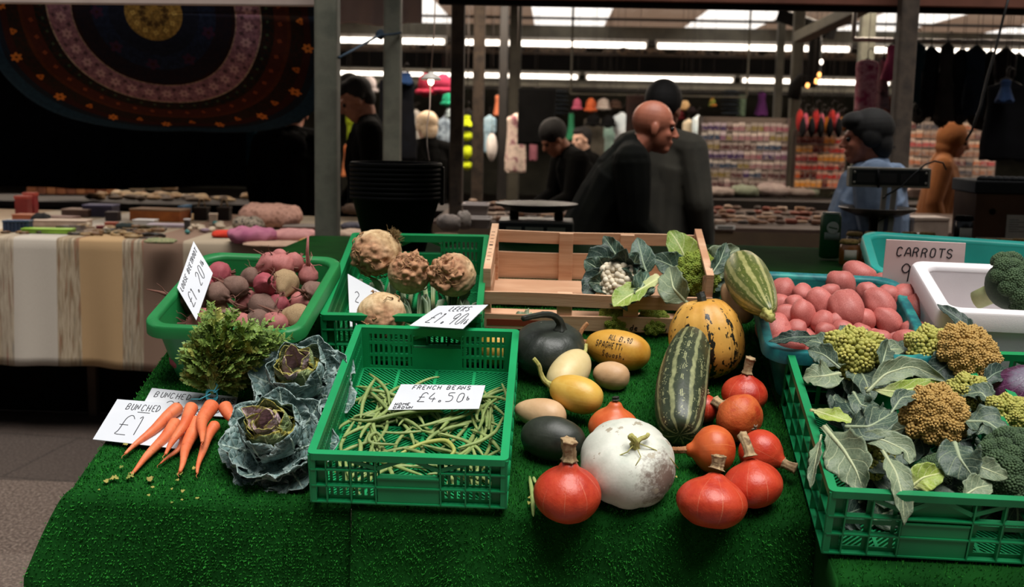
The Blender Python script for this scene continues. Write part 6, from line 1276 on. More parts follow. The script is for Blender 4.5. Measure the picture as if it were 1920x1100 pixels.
M_br = [mat('bangle_%d' % i, c, 40, .45, .2, 100) for i, c in enumerate((['#2a1c12', '#3d2a1c'], ['#5c4026', '#755433'], ['#1b1511', '#2b211a'], ['#7a6040', '#94784f'], ['#3c3320', '#54482c']))]
zone = ['at the left front of the cloth', 'in the middle front of the cloth', 'at the right front of the cloth']
for i in range(56):  # bangles, bracelets and beads
    if i < 12: px = r.uniform(5, 105); py = 443+.032*px-r.uniform(3, 10); R = r.uniform(.012, .022)
    else: px = r.uniform(115, 300); py = 443+.032*px-r.uniform(4, 22); R = r.uniform(.022, .042)
    p = on_tab(px, py); a = np.linspace(0, 2*PI, 22); b = MB(); th = r.uniform(.004, .009)*(1 if i >= 12 else .7); b.tube([(R*math.cos(q), R*.92*math.sin(q), 0) for q in a], th, 7, cap=False)
    k = 0 if px < 110 else 1 if px < 210 else 2
    tag(b.build('bangle', M_br[i % 5], None, Matrix.Translation(p+Vector((0, 0, th))) @ Matrix.Rotation(r.uniform(-.25, .25), 4, 'X')), 'brown or black bangle in the jumble '+zone[k], 'bangle', 'bangles '+zone[k])
for i in range(16):
    px = r.choice([r.uniform(118, 200), r.uniform(345, 430)]); py = r.uniform(424, 442); p = on_tab(px, py); b = MB(); b.ell((0, 0, .012), (r.uniform(.012, .03), .016, .012), nu=12, nv=8); b.V[0] = b.V[0]*(1+.2*vnoise(b.V[0], 60, i))[:, None]
    k = 'between the green pack and the tin' if px < 250 else 'in front of the lanterns'
    tag(b.build('shell', mat(['pale_shell', 'lilac_stone', 'teal_stone'][i % 3 if i > 8 else 0], [['#a8957c', '#bba88f'], ['#76606a', '#8a747e'], ['#2f6a66', '#3f7f7a']][i % 3 if i > 8 else 0], 30, .5), None, Matrix.Translation(p)), 'small pale shell or stone '+k, 'trinket', 'shells and stones '+k)
def cushion(name, lab, cat, px, py, wp, hp, dm, cols, rz=0, sp=None, sc=14, z=TZ, tilt=0, seed=0):
    p = on_tab(px, py, z, .002); s = sc_at(p); w_, h = wp*s, hp*s; b = MB(); b.ell((0, 0, 0), (1, 1, 1), nu=48, nv=24); V = b.V[0]
    V = np.sign(V)*np.abs(V)**np.array([.55, .55, .9]); V *= np.array([w_/2, dm/2, h/2]); V[:, 2] += .10*h*vnoise(V/ w_, 9, seed)+h/2*.98; V[:, 2] = np.maximum(V[:, 2], 0); V[:, 0] += .05*w_*vnoise(V/w_, 5, seed+3); b.V[0] = V
    o = b.build(name, mat('cu_'+cols[0][1:]+cols[-1][1:], cols, sc, .9, .4, 120, spots=sp), None, Matrix.Translation(p+Vector((0, dm/2, 0))) @ Matrix.Rotation(rz, 4, 'Z') @ Matrix.Rotation(tilt, 4, 'X')); return tag(o, lab, cat)
cushion('cushion', 'plump dusty pink patterned cushion with a black and white edge beside the post', 'cushion', 497, 432, 118, 46, .26, ['#a07565', '#b98b78', '#8a6152'], .1, [('#2a2422', 30, .66, .03)], 40, seed=1)
cushion('cushion', 'black and cream zigzag folded textile lying left against the pink cushion', 'textile', 462, 434, 60, 26, .22, ['#1f1b18', '#a3937f', '#26201c'], -.2, None, 60, seed=2)
cushion('pouch', 'bright pink cloth bag at the front right of the trestle table', 'bag', 465, 460, 92, 30, .16, ['#94506a', '#a8667a'], .05, None, 20, seed=3)
cushion('pouch', 'pale rose cloth bag beside the thick grey post', 'bag', 545, 458, 84, 24, .18, ['#a3706c', '#b8847e'], -.1, None, 20, seed=4)
cushion('pouch', 'bright red cloth purse left of the pink bag', 'purse', 417, 448, 50, 14, .10, ['#b02818', '#c93a24'], .1, None, 20, seed=5)
cushion('pouch', 'green and cream patterned flat purse at the table edge above the price card', 'purse', 292, 459, 60, 9, .12, ['#4a5a38', '#8a8460', '#5a6a48'], .1, None, 60, seed=6)
cushion('folded_cloth', 'yellow and white folded cloth right beside the thick grey post', 'cloth', 580, 464, 50, 14, .12, ['#b3893c', '#cdb48c'], 0, None, 25, seed=7)
cushion('folded_cloth', 'beige folded cloth under the rose bag', 'cloth', 510, 466, 130, 8, .2, ['#9c7d68', '#ad8e78'], 0, None, 25, seed=8)
cushion('pouch', 'black soft pouch behind the green pack', 'bag', 70, 424, 34, 22, .08, ['#0c0b0b', '#151313'], 0, None, 20, seed=9)
cushion('hairbrush', 'dark grey-green oval brush head beside the silver tin', 'brush', 232, 432, 34, 13, .05, ['#1f2624', '#2b3431'], 0, None, 20, seed=10)
gbox('book', 'dark book standing low behind the yellow cloth and post', 'book', 560, 436, 60, 10, .15, ['#4a2a26', '#5c3630'], rz=.1, lid='#6b6058')
# things right of the post
for i, (x, y, w_, h, dm, c, lb) in enumerate([(655, 450, 50, 16, .18, ['#8f7663', '#a38b78'], 'beige folded cloth just right of the thick grey post'), (660, 432, 50, 12, .14, ['#2c2a30', '#4b4650'], 'dark patterned scarf folded between post and buckets'), (660, 404, 44, 20, .14, ['#4d3a2e', '#6b5544'], 'heap of brown leather pieces between post and buckets')]):
    cushion('folded_cloth', lb, 'cloth', x, y, w_, h, dm, c, 0, None, 40, seed=30+i, z=TZ if y > 420 else .93)
# ---------------------------------------------------------------- hangings
def m_mandala():
    m, t, b = nt('mandala'); rr = attr(t, 'rad'); an = attr(t, 'ang'); co = objco(t, False)
    c = ramp(t, rr, [(0, '#8a6a34'), (.150, '#8a6a34'), (.165, '#181a24'), (.26, '#1a2030'), (.36, '#1c1418'), (.46, '#22120f'), (.478, '#8a7060'), (.485, '#7d5860'), (.60, '#80585f'), (.625, '#96806c'), (.632, '#141614'), (.68, '#12140f'), (.70, '#3a1a12'), (.77, '#44200f'), (.79, '#1a1510'), (.86, '#2a120f'), (.90, '#15161c'), (.93, '#182a38'), (1, '#1c3a48')], 'CONSTANT')
    def flowers(nf, r0, wr, col, c, ph=0., amt=.8, pet=6.):
        a = math_(t, 'FRACT', math_(t, 'MULTIPLY_ADD', an, float(nf), ph)); dx = math_(t, 'MULTIPLY', math_(t, 'SUBTRACT', a, .5), 2*PI*r0/nf); dy = math_(t, 'SUBTRACT', rr, r0)
        d = math_(t, 'SQRT', math_(t, 'ADD', math_(t, 'MULTIPLY', dx, dx), math_(t, 'MULTIPLY', dy, dy))); pa = math_(t, 'ARCTAN2', dy, dx)
        w_ = math_(t, 'MULTIPLY_ADD', math_(t, 'SINE', math_(t, 'MULTIPLY', pa, pet)), .22, 1.); f = math_(t, 'LESS_THAN', d, math_(t, 'MULTIPLY', w_, wr)); g = math_(t, 'LESS_THAN', d, wr*.3)
        c = mix(t, math_(t, 'MULTIPLY', f, amt), c, col); return mix(t, math_(t, 'MULTIPLY', g, amt), c, '#2a140a')
    n1 = noise(t, co, 60, 4, .7)
    c = mix(t, math_(t, 'MULTIPLY', ramp(t, n1, [(.46, (0, 0, 0, 1)), (.54, (1, 1, 1, 1))]), .55), c, ramp(t, rr, [(0, '#3a2c18'), (.165, '#0e1018'), (.48, '#4a3038'), (.63, '#2e160e'), (.9, '#101c26')], 'CONSTANT'))
    c = flowers(34, .555, .028, '#b08a88', c, .2, .6); c = flowers(34, .52, .014, '#33262a', c, .7, .7, 4); c = flowers(40, .60, .012, '#33262a', c, .3, .7, 4)
    c = flowers(17, .885, .026, '#b3652a', c, .1, .9); c = flowers(17, .85, .018, '#a3561f', c, .6, .85, 3); c = flowers(44, .735, .012, '#7a3a22', c, .0, .8, 4); c = flowers(52, .665, .008, '#3a4a34', c, .0, .8, 4)
    c = flowers(11, .07, .02, '#3a2a18', c, 0, .8, 4); c = flowers(12, .12, .014, '#b08f4c', c, .5, .8, 4); c = flowers(9, .33, .035, '#341c2c', c, 0., .8, 5)
    t.links.new(c, b.inputs['Base Color']); b.inputs['Roughness'].default_value = .95; b.inputs['Specular IOR Level'].default_value = .05; return m
c0 = Y(288, 24, 5.5); R = 322*sc_at(c0); nr_, na = 60, 120; tl = .30; V = []; RA = []; AN = []
for i in range(nr_):
    for j in range(na+1):
        k = i/(nr_-1); a = j/na*2*PI; sq = 1+.10*k**6*abs(math.sin(2*a)); x = R*k*sq*math.cos(a); y = R*k*sq*math.sin(a)*.98
        y2 = max(y, -9); dz = .02*math.sin(x*11)*k+.012*math.sin(y*17+x*5)*k; q = -y/R; V.append((x, (R*(math.cos(tl)-math.cos(tl+.95*q))/.95 if q > 0 else -y*math.sin(tl))+dz, -R*(math.sin(tl+.95*q)-math.sin(tl))/.95 if q > 0 else y*math.cos(tl))); RA.append(k); AN.append(j/na)
b = MB(); b.add(V, grid(nr_, na+1), rad=RA, ang=AN); tag(b.build('wall_hanging', m_mandala(), None, Matrix.Translation(c0), mods=[('SOLIDIFY', dict(thickness=.004))]), 'round mandala cloth with pink ring and orange flowers hung under the left stall roof', 'wall hanging')
def drape(name, lab, cat, px0, py0, px1, py1, d, m, amp=.03, fq=14, seed=0, nu=60, nv=20, grp=None):
    A = Y(px0, py0, d); B_ = Y(px1, py0, d); C = Y(px0, py1, d); D_ = Y(px1, py1, d); V = []
    for i in range(nu):
        for j in range(nv):
            s, t_ = i/(nu-1), j/(nv-1); p = A.lerp(B_, s).lerp(C.lerp(D_, s), t_); w_ = amp*(.3+.7*t_)*(math.sin(s*fq*1.7+seed)+.5*math.sin(s*fq*3.9+seed*2+t_)); V.append((p.x, p.y+w_, p.z+.01*math.sin(s*9+seed)*t_))
    b = MB(); b.add(V, grid(nu, nv)); return tag(b.build(name, m, mods=[('SOLIDIFY', dict(thickness=.004))]), lab, cat, grp)
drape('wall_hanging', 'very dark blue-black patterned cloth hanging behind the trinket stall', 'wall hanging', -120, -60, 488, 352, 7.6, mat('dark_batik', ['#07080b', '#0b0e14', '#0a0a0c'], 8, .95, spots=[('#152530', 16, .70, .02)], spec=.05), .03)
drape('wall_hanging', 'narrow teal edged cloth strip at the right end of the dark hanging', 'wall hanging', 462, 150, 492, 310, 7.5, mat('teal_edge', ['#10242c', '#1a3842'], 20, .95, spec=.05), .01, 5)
drape('awning_cloth', 'off-white awning cloth edge between the two grey posts at the top', 'awning', 628, -40, 792, 46, 6.6, mat('awning_white', ['#a3908a', '#b5a29c'], 3, .9), .02, 6)
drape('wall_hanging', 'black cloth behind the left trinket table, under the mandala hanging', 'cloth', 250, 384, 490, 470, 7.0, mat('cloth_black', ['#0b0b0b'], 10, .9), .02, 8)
o = MB().bar(Y(-60, -2, 4.9), Y(592, 4, 4.9), .03, .035).build('awning_rail', mat('rail_pale', ['#a8958c', '#b8a69c'], 5, .6), smooth=False, mods=[BEV(.006)]); tag(o, 'pale painted rail across the top left above the mandala cloth', 'rail')
# shelf with wooden boxes behind left stall
pz = Y(120, 372, 8.0); b = MB(); rt = empty('display_shelf', Matrix.Identity(4), 'dark display counter behind the trinket table', 'counter'); b.bx(-4.4, -.6, 7.75, 8.4, pz.z-.04, pz.z-.005); b.build('worktop', mat('counter_dark', ['#1a1411', '#241c17'], 8, .8), rt, smooth=False)
b = MB(); b.bx(-4.4, -.6, 7.8, 8.35, 0, pz.z-.04); b.build('body', mat('counter_dark', ['#1a1411', '#241c17'], 8, .8), rt, smooth=False)
for i in range(9): gbox('wooden_box', 'small wooden box, %s from the left in the row behind the trinket table' % ordn[i], 'box', 58+i*18.5, 365, 15.5, 18, .08, [['#7a4a30', '#8f5a3c'], ['#6b4230', '#80503a'], ['#8c5c3c', '#a06c48']][i % 3], 'wooden boxes in a row', z=pz.z)
for i in range(4): gbox('wooden_box', 'small box, %s from the left on the upper dark shelf at the left' % ordn[i], 'box', 54+i*13, 321, 10, 14, .05, ['#7a5238', '#8f6446'], 'boxes on the upper dark shelf', z=Y(80, 321, 7.9).z-.0)
ps = Y(75, 322, 7.35); b = MB(); b.bx(ps.x-.16, ps.x+.2, 7.75, 8.05, Y(80, 321, 7.9).z-.02, Y(80, 321, 7.9).z); tag(b.build('hanging_shelf', mat('counter_dark', ['#1a1411']), smooth=False), 'little dark shelf carrying four small boxes', 'shelf')
for i in range(3): gbox('wooden_box', ['pale cream box behind the wooden box row', 'grey-beige box, middle of three behind the trinkets', 'brown-beige box, rightmost of the three pale ones'][i], 'box', 255+i*30, 357, 28, 14, .07, [['#9c8a72', '#b09c82'], ['#6b6250', '#7d7360'], ['#6b543c', '#7d6448']][i], z=pz.z)
for i in range(34):
    px = 220+i*8.4+r.uniform(-3, 3); p = on_tab(px, 366, pz.z); p.y = r.uniform(7.82, 8.3); b = MB(); b.ell((0, 0, .02), (r.uniform(.03, .06), .03, r.uniform(.012, .024)), nu=12, nv=7); b.V[0] = b.V[0]*(1+.2*vnoise(b.V[0], 40, i))[:, None]
    tag(b.build('leather_purse', mat('purse_%d' % (i % 3), [['#6b5236', '#85694a'], ['#3a2c20', '#4d3b2b'], ['#7d6a50', '#968062']][i % 3], 20, .7), None, Matrix.Translation(p)), 'small leather piece in the dim row left of the dark-coated figure', 'leather goods', 'leather pieces in the dim row')
# ---------------------------------------------------------------- middle counter with leather goods
zc = .93; yc0 = Z(1300, 455, .86).y
yc0 = 6.15
rt = empty('market_counter', Matrix.Identity(4), 'long brown market counter behind the stall holders, covered with small goods', 'counter')
b = MB(); b.bx(-.62, 3.1, yc0, 7.6, zc-.02, zc); b.build('worktop', mat('counter_brown', ['#3b2a20', '#4a362a'], 8, .8), rt, smooth=False)
b = MB(); b.bx(-.62, 3.1, yc0-.01, yc0+.03, .70, zc-.02); b.build('front_board', mat('counter_front', ['#4a3a2a', '#57452f'], 6, .75), rt, smooth=False)
b = MB(); b.bx(-.6, 3.08, yc0+.04, yc0+.06, 0.0, .70); b.build('skirt', M_dark, rt, smooth=False)
q = Y(1360, 426, yc0-.02); rt = empty('sign_holder', Matrix.Translation(q), 'little white framed sign on the brown counter front, right of the bald man', 'sign'); b = MB(); b.bx(-.05, .05, -.004, .004, -.011, .011); b.build('frame', M_white, rt, smooth=False); b = MB(); b.bx(-.04, .04, -.006, -.004, -.006, .006); b.build('paper', mat('sign_grey', ['#6b655e']), rt, smooth=False)
M_lg = [mat('goods_%d' % i, c, 25, .7, .2, 90) for i, c in enumerate((['#6b4632', '#8a5f45'], ['#2a1e18', '#3d2c22'], ['#8c6a50', '#a58064'], ['#4a3226', '#5f4434'], ['#9a8270', '#b09885'], ['#7a3a2a', '#8f4a36']))]
n = 0
for row in range(6):
    for i in range(38):
        px = 872+i*17.4+r.uniform(-4, 4)+row*5; py = 384+row*8.5+(px-1200)*.012+r.uniform(-2, 2)
        if 1120 < px < 1275 and py > 395: continue
        p = on_tab(px, py, zc); 
        if p.y < yc0+.05 or p.y > 7.55 or p.x > 3.05: continue
        k = r.randint(3); b = MB()
        if k == 0: b.ell((0, 0, .014), (r.uniform(.02, .04), .03, .014), nu=12, nv=7)
        elif k == 1: b.box((0, 0, .012), (r.uniform(.04, .07), .06, .024))
        else: R = r.uniform(.02, .03); b.tube([(R*math.cos(q), R*math.sin(q), .01) for q in np.linspace(0, 2*PI, 16)], .008, 6, cap=False)
        where = 'left of the bald man' if px < 1125 else 'right of the bald man' if px < 1400 else 'below the red accessory rack'
        tag(b.build(['leather_pouch', 'wallet', 'bracelet'][k], M_lg[r.randint(6)], None, Matrix.Translation(p) @ Matrix.Rotation(r.uniform(0, 3), 4, 'Z'), mods=[BEV(.003, 1)] if k == 1 else ()), ['small brown leather pouch', 'flat leather wallet', 'ring-shaped leather bracelet'][k]+' on the long counter '+where, 'leather goods', ['leather pouches', 'wallets', 'bracelets'][k]+' '+where); n += 1
# plastic boxes and bags left of the till scale
def tray(lab, px, py, wp, hp, d, c, z=.995): p = on_tab(px, py, z); s = sc_at(p); tub('plastic_box', lab, 'box', Matrix.Translation(p), wp*s, d, hp*s, mat('pl_'+c[1:], [c], 5, .4), taper=.006, lip=.004, r=.012, th=.003, lipd=.008)
tray('translucent lidded plastic box behind the green shelf edge, left of the scale', 900, 428, 44, 20, .14, '#8a7f78'); tray('clear plastic tub stacked a little higher, left of the scale', 892, 408, 50, 26, .14, '#7d706a', 1.03)
cushion('plastic_bag', 'crumpled translucent plastic bag right of the black buckets', 'bag', 838, 436, 44, 30, .14, ['#7d726c', '#97897f'], .2, None, 30, z=.995, seed=41); cushion('plastic_bag', 'standing clear plastic bag beside the lidded boxes', 'bag', 868, 432, 26, 34, .08, ['#857a72', '#9c9086'], .2, None, 30, z=.995, seed=42)
cushion('tray_liner', 'brown sheet of card lying on the green shelf right of the buckets', 'card', 835, 446, 46, 5, .12, ['#7d5a42', '#8a664c'], .2, None, 30, z=.995, seed=43)
# ---------------------------------------------------------------- buckets
def lathe(b, prof, n=40, c=(0, 0, 0)):
    V = [(r_*math.cos(2*PI*i/n)+c[0], r_*math.sin(2*PI*i/n)+c[1], z+c[2]) for r_, z in prof for i in range(n)]; b.add(V, grid(len(prof), n, True)); return b
M_bkt = mat('black_plastic', ['#050505', '#080808'], 5, .6, spec=.12)
pb = Y(742, 436, 3.98); wz = 1.0
pr = Y(742, 304, 3.98); H0 = .20; hs = (pr.z-wz-H0)/7
for i in range(8):
    rt = empty('bucket', Matrix.Translation((pb.x, 3.98, wz+i*hs)), 'black plastic bucket, %s' % (['lowest of the stack', 'second from the bottom of the stack', 'third from the bottom of the stack', 'fourth from the bottom of the stack', 'fourth from the top of the stack', 'third from the top of the stack', 'second from the top of the stack', 'topmost and empty in the stack'][i]), 'bucket', 'stacked black buckets')
    b = MB(); prof = [(.0, .002), (.098, .002), (.10, .004), (.148, H0-.012), (.150, H0-.012), (.156, H0-.014), (.157, H0-.004), (.154, H0), (.146, H0), (.144, H0-.01), (.097, .006), (.0, .006)]; lathe(b, prof); b.build('tub', M_bkt, rt)
    for s in (-1, 1): b = MB(); b.box((s*.158, 0, H0-.022), (.012, .03, .02)); b.build('handle_lug', M_bkt, rt, smooth=False, mods=[BEV(.003)])
# ---------------------------------------------------------------- scales
M_sc = mat('scale_grey', ['#6b645c', '#7d766d'], 6, .5); M_scp = mat('scale_panel', ['#1d2226', '#272c30'], 6, .4); M_lcd = mat('lcd', ['#84857a', '#949488'], 8, .3); M_steel = mat('steel', ['#8a8580', '#9c9791'], 6, .3, metal=.8)
p = on_tab(1004, 452, .995); s = sc_at(p); W = 142*s; Hh = 40*s; rt = empty('shop_scale', Matrix.Translation((p.x, p.y, .995)), 'grey digital market scale with three small windows behind the wooden crate', 'scale')
b = MB(); b.bx(-W/2, W/2, 0, .22, 0, Hh*.92); b.build('housing', M_sc, rt, smooth=False, mods=[BEV(.006)])
b = MB(); b.bx(-W/2+.006, W/2-.006, -.004, .002, Hh*.10, Hh*.84); b.build('display_panel', M_scp, rt, smooth=False, mods=[BEV(.002)])
for x, w_ in ((-.29, .2), (-.02, .24), (.27, .24)): b = MB(); b.bx(W*(x-w_/2), W*(x+w_/2), -.006, -.003, Hh*.42, Hh*.66); b.build('window', M_lcd, rt, smooth=False)
for x in (-.3, .3): b = MB(); b.tube([(x*W, .1, Hh*.9), (x*W, .1, Hh*1.35)], .018, 12); b.build('support', M_dark, rt)
b = MB(); prof = [(0, 0), (.09, .0), (.13, .012), (.165, .03), (.168, .032), (.163, .034), (.125, .018), (0, .010)]; lathe(b, prof, 40, (0, .1, Hh*1.3)); b.build('pan', mat('pan_dark', ['#1f1c18', '#2b2722'], 6, .5), rt)
p = on_tab(1655, 462, .995); s = sc_at(p); rt = empty('shop_scale', Matrix.Translation((p.x, p.y, .995)), 'tall market scale with a cream-framed display on two white arms before the blue hoodie', 'scale')
pt = lambda x, y, dy=0: Vector(Y(x, y, p.y+dy))-Vector((p.x, p.y, .995))
M_crm = mat('scale_cream', ['#a39c90', '#b5aea2'], 5, .5)
for x0, x1 in ((1650, 1660), (1668, 1678)): b = MB(); b.bar(pt(x0-1, 446), pt(x1-1, 350), .02, .012, up=(0, 1, 0)); b.build('arm', M_crm, rt, smooth=False, mods=[BEV(.002)])
A, B_ = pt(1591, 350, -.01), pt(1747, 316, -.01); b = MB(); b.bx(A.x, B_.x, A.y, A.y+.045, A.z, B_.z); df_ = b.build('display_frame', M_crm, rt, smooth=False, mods=[BEV(.004)])
b = MB(); b.bx(A.x+.012, B_.x-.012, A.y-.003, A.y+.002, A.z+.009, B_.z-.009); b.build('display', M_scp, df_, smooth=False)
for x in (-1, 1):
    for z_ in (.25, .75): b = MB(); b.ell(((A.x if x < 0 else B_.x)-x*.02, A.y-.003, A.z+(B_.z-A.z)*z_), (.005, .003, .005), nu=10, nv=6); b.build('screw', M_crm, df_)
for k in range(3): b = MB(); b.bx(A.x+.03+k*.085, A.x+.10+k*.085, A.y-.0045, A.y-.0025, A.z+.02, B_.z-.022); b.build('window', mat('lcd_dark', ['#3a3a3c', '#48474a'], 8, .3), rt, smooth=False)
pc = pt(1645, 392, .06); b = MB(); lathe(b, [(0, -.03), (.08, -.028), (.135, -.008), (.15, .004), (.152, .006), (.147, .008), (.13, -.002), (.07, -.02), (0, -.022)], 44, tuple(pc)); b.build('pan', mat('pan_steel', ['#5a544e', '#6b645d'], 6, .35, metal=.7), rt)
b = MB(); b.bx(pc.x-.09, pc.x+.09, pc.y-.07, pc.y+.1, 0, .05); b.tube([(pc.x, pc.y, .04), (pc.x, pc.y, pc.z-.02)], .03, 14); b.build('base', M_dark, rt, smooth=False, mods=[BEV(.006)])
M_cab = mat('cable_black', ['#090909'], rough=.5)
b = MB(); b.tube([pt(*q) for q in ((1655, 372, -.03), (1662, 366, -.04), (1690, 350, -.04), (1712, 328, -.03), (1735, 308, .0), (1752, 302, .02), (1768, 305, .05), (1774, 318, .06))], .0035, 7); b.build('cable', M_cab, rt)
b = MB(); b.tube([pt(*q) for q in ((1647, 316, -.02), (1647, 352, -.02))], .005, 6); b.tube([pt(*q) for q in ((1645, 415, -.02), (1665, 405, -.03), (1683, 395, -.02))], .0035, 6); b.build('cable', M_cab, rt)
# ---------------------------------------------------------------- jars, bottle, egg box on the back shelf
M_gl = mat('jam_dark', ['#2a120a', '#3d1d0e'], 10, .2, spec=.6); M_hon = mat('jam_amber', ['#6b3c12', '#8a5118'], 10, .2, spec=.6); M_lid = mat('gingham_lid', ['#8a6a38', '#b39258', '#7a5a30'], 60, .8); M_lab = mat('label_cream', ['#b3ab9c', '#c2bbae'], 8, .7)
def jar(lab, px, py, m, z=.995, r_=.03, h=.085, lidm=M_lid, labl=True, grp='jam jars on the back shelf'):
    p = on_tab(px, py, z, 0); rt = empty('jar', Matrix.Translation(p), lab, 'jar', grp); b = MB(); lathe(b, [(0, .001), (r_*.9, .001), (r_, .006), (r_, h*.78), (r_*.8, h*.87), (r_*.8, h*.9), (0, h*.9)], 22); b.build('glass', m, rt)
    b = MB(); lathe(b, [(0, h*.87), (r_*.92, h*.87), (r_*1.04, h*.85), (r_*.92, h*.97), (r_*.85, h), (0, h)], 22); V = b.V[0]; b.build('lid', lidm, rt)
    if labl: b = MB(); V = [(r_*1.015*math.cos(a), r_*1.015*math.sin(a), z_) for a in np.linspace(-PI/2-.7, -PI/2+.7, 10) for z_ in (h*.22, h*.62)]; b.add(V, grid(10, 2)); b.build('label', M_lab, rt, mods=[SOL(.0006)])
k = 0
jl = ['amber jam jar with a cream label, nearest the green bottle', 'jam jar behind the pink carrots card, left end', 'jam jar behind the pink carrots card, second', 'jam jar behind the pink carrots card, third', 'jam jar behind the pink carrots card, fourth', 'jam jar behind the pink carrots card, right end']
jar(jl[0], 1590, 497, M_hon, r_=.032, h=.088)
for i in range(5): jar(jl[1+i], 1622+i*30, 494-i*2, M_gl if i % 2 else M_hon)
for i in range(5): jar('jam jar in the back row right of the tall scale, %s from the left' % ordn[i], 1600+i*34, 478, M_gl, grp='back row of jam jars')
for i in range(5): jar('jam jar below the egg box, %s from the left' % ordn[i], 1790+i*30, 492, M_gl, grp='jars below the egg box')
jar('tall dark honey jar with a white label standing left of the egg box', 1804, 462, mat('honey_black', ['#0d0806', '#150d08'], 10, .2), z=1.03, r_=.034, h=.115, lidm=M_dark, grp=None)
b = MB(); q = on_tab(1806, 462, 1.03); b.bx(q.x-.08, q.x+.5, q.y-.06, q.y+.32, .995, 1.028); tag(b.build('tray', mat('tray_brown', ['#3b2a1e', '#4a3627'], 6, .8), smooth=False, mods=[BEV(.004)]), 'low brown tray under the egg box and honey jar', 'tray')
p = on_tab(1554, 486, .995); rt = empty('bottle', Matrix.Translation(p), 'green drinks bottle with a round white emblem standing left of the jam jars', 'bottle'); b = MB(); hb = 86*sc_at(p); lathe(b, [(0, .001), (.03, .001), (.036, .006), (.036, hb*.9), (.032, hb*.94), (.032, hb*.97), (0, hb*.97)], 26); b.build('body', mat('bottle_green', ['#0f4522', '#15562b'], 6, .35), rt)
b = MB(); lathe(b, [(0, hb*.96), (.031, hb*.96), (.031, hb), (0, hb)], 24); b.build('cap', mat('cap_grey', ['#8f9a92'], 6, .4), rt)
b = MB(); V = [(.0366*math.cos(a), .0366*math.sin(a), z_) for a in np.linspace(-PI/2-.8, -PI/2+.8, 12) for z_ in np.linspace(hb*.42, hb*.58, 2)]; b.add(V, grid(12, 2)); b.build('label', mat('label_grey', ['#7d8880', '#8f9a92'], 6, .6), rt, mods=[SOL(.0006)])
b = MB(); rr_ = .022; V = [(0+.0, 0, 0)]; V = []; F = []
for i in range(7):
    for j in range(24): k_ = rr_*(i/6); th = 2*PI*j/24; a = k_*math.cos(th)/.0372-PI/2; V.append((.0373*math.cos(a), .0373*math.sin(a), hb*.68+k_*math.sin(th)))
b.add(V, grid(7, 24, True)); em_ = b.build('emblem', mat('emblem_white', ['#b5b8b0'], 6, .6), rt, mods=[SOL(.0006)])
b = MB(); b.tube([(.0378*math.cos(a), .0378*math.sin(a), hb*.68-(a+PI/2)*.008) for a in np.linspace(-PI/2-.4, -PI/2+.4, 8)], .0022, 6); b.build('emblem_mark', mat('bottle_green', ['#0f4522']), em_)
q = on_tab(1880, 452, 1.03); s = sc_at(q); W = 112*s; Hh = 88*s; rt = empty('egg_box', Matrix.Translation((q.x+.01, q.y+.02, 1.03)), 'brown cardboard egg box with a free range eggs sign at the right edge', 'box'); M_cb = mat('cardboard', ['#4d3322', '#5c3f2b'], 5, .85)
b = MB(); b.bx(-W/2, W/2, 0, .26, 0, Hh); b.build('carton', M_cb, rt, smooth=False, mods=[BEV(.003)])
b = MB(); b.tube([(-W*.22, -.001, Hh*.62), (-W*.22, -.004, Hh*.62)], .012, 18); b.build('hand_hole', M_dark, rt)
b = MB(); b.bx(W*.02, W*.36, -.006, -.003, Hh*.06, Hh*.56); lf_ = b.build('leaflet', M_lab, rt, smooth=False)
for i in range(6): b = MB(); b.bx(W*.06, W*(.22+.1*(i % 2)), -.0068, -.0058, Hh*(.45-.05*i), Hh*(.46-.05*i)); b.build('print', M_pen, lf_, smooth=False)
b = MB(); b.bx(-W*.48, W*.48, -.014, -.010, -.022, .012); b.build('sign_strip', M_lab, rt, smooth=False)
writing('writing', [('FREE RANGE EGGS', 0, 0, 1, 1)], lambda s_, t_: ((-W*.44+s_*.0112, -.0145, -.017+t_*.022), (0, -1, 0)), M_pen, rt, 9, .003)
b = MB(); nn = 10; b.bx(-W/2-.01, W/2+.01, -.01, .27, Hh, Hh+.05); b.build('tray_stack', mat('tray_black', ['#0e0f12', '#15161a'], 8, .7), rt, smooth=False, mods=[BEV(.006)])
for k in range(7): b = MB(); b.ell((-W/2+.03+k*(W-.06)/6, .03, Hh+.055), (.024, .026, .014), nu=14, nv=8); b.build('tray_cup', mat('tray_black', ['#0e0f12']), rt)
for i, (x, y, w_, h) in enumerate([(1745, 450, 70, 40), (1720, 452, 50, 12)]): gbox('paper_stack', ['stack of pale paper and packets between the tall scale and the honey jar', 'low white packet at the foot of the tall scale'][i], 'packet', x, y, w_, h, .12, [['#8c7a6e', '#a08e80'], ['#9c968c', '#aaa49a']][i], z=.995, rz=.2)
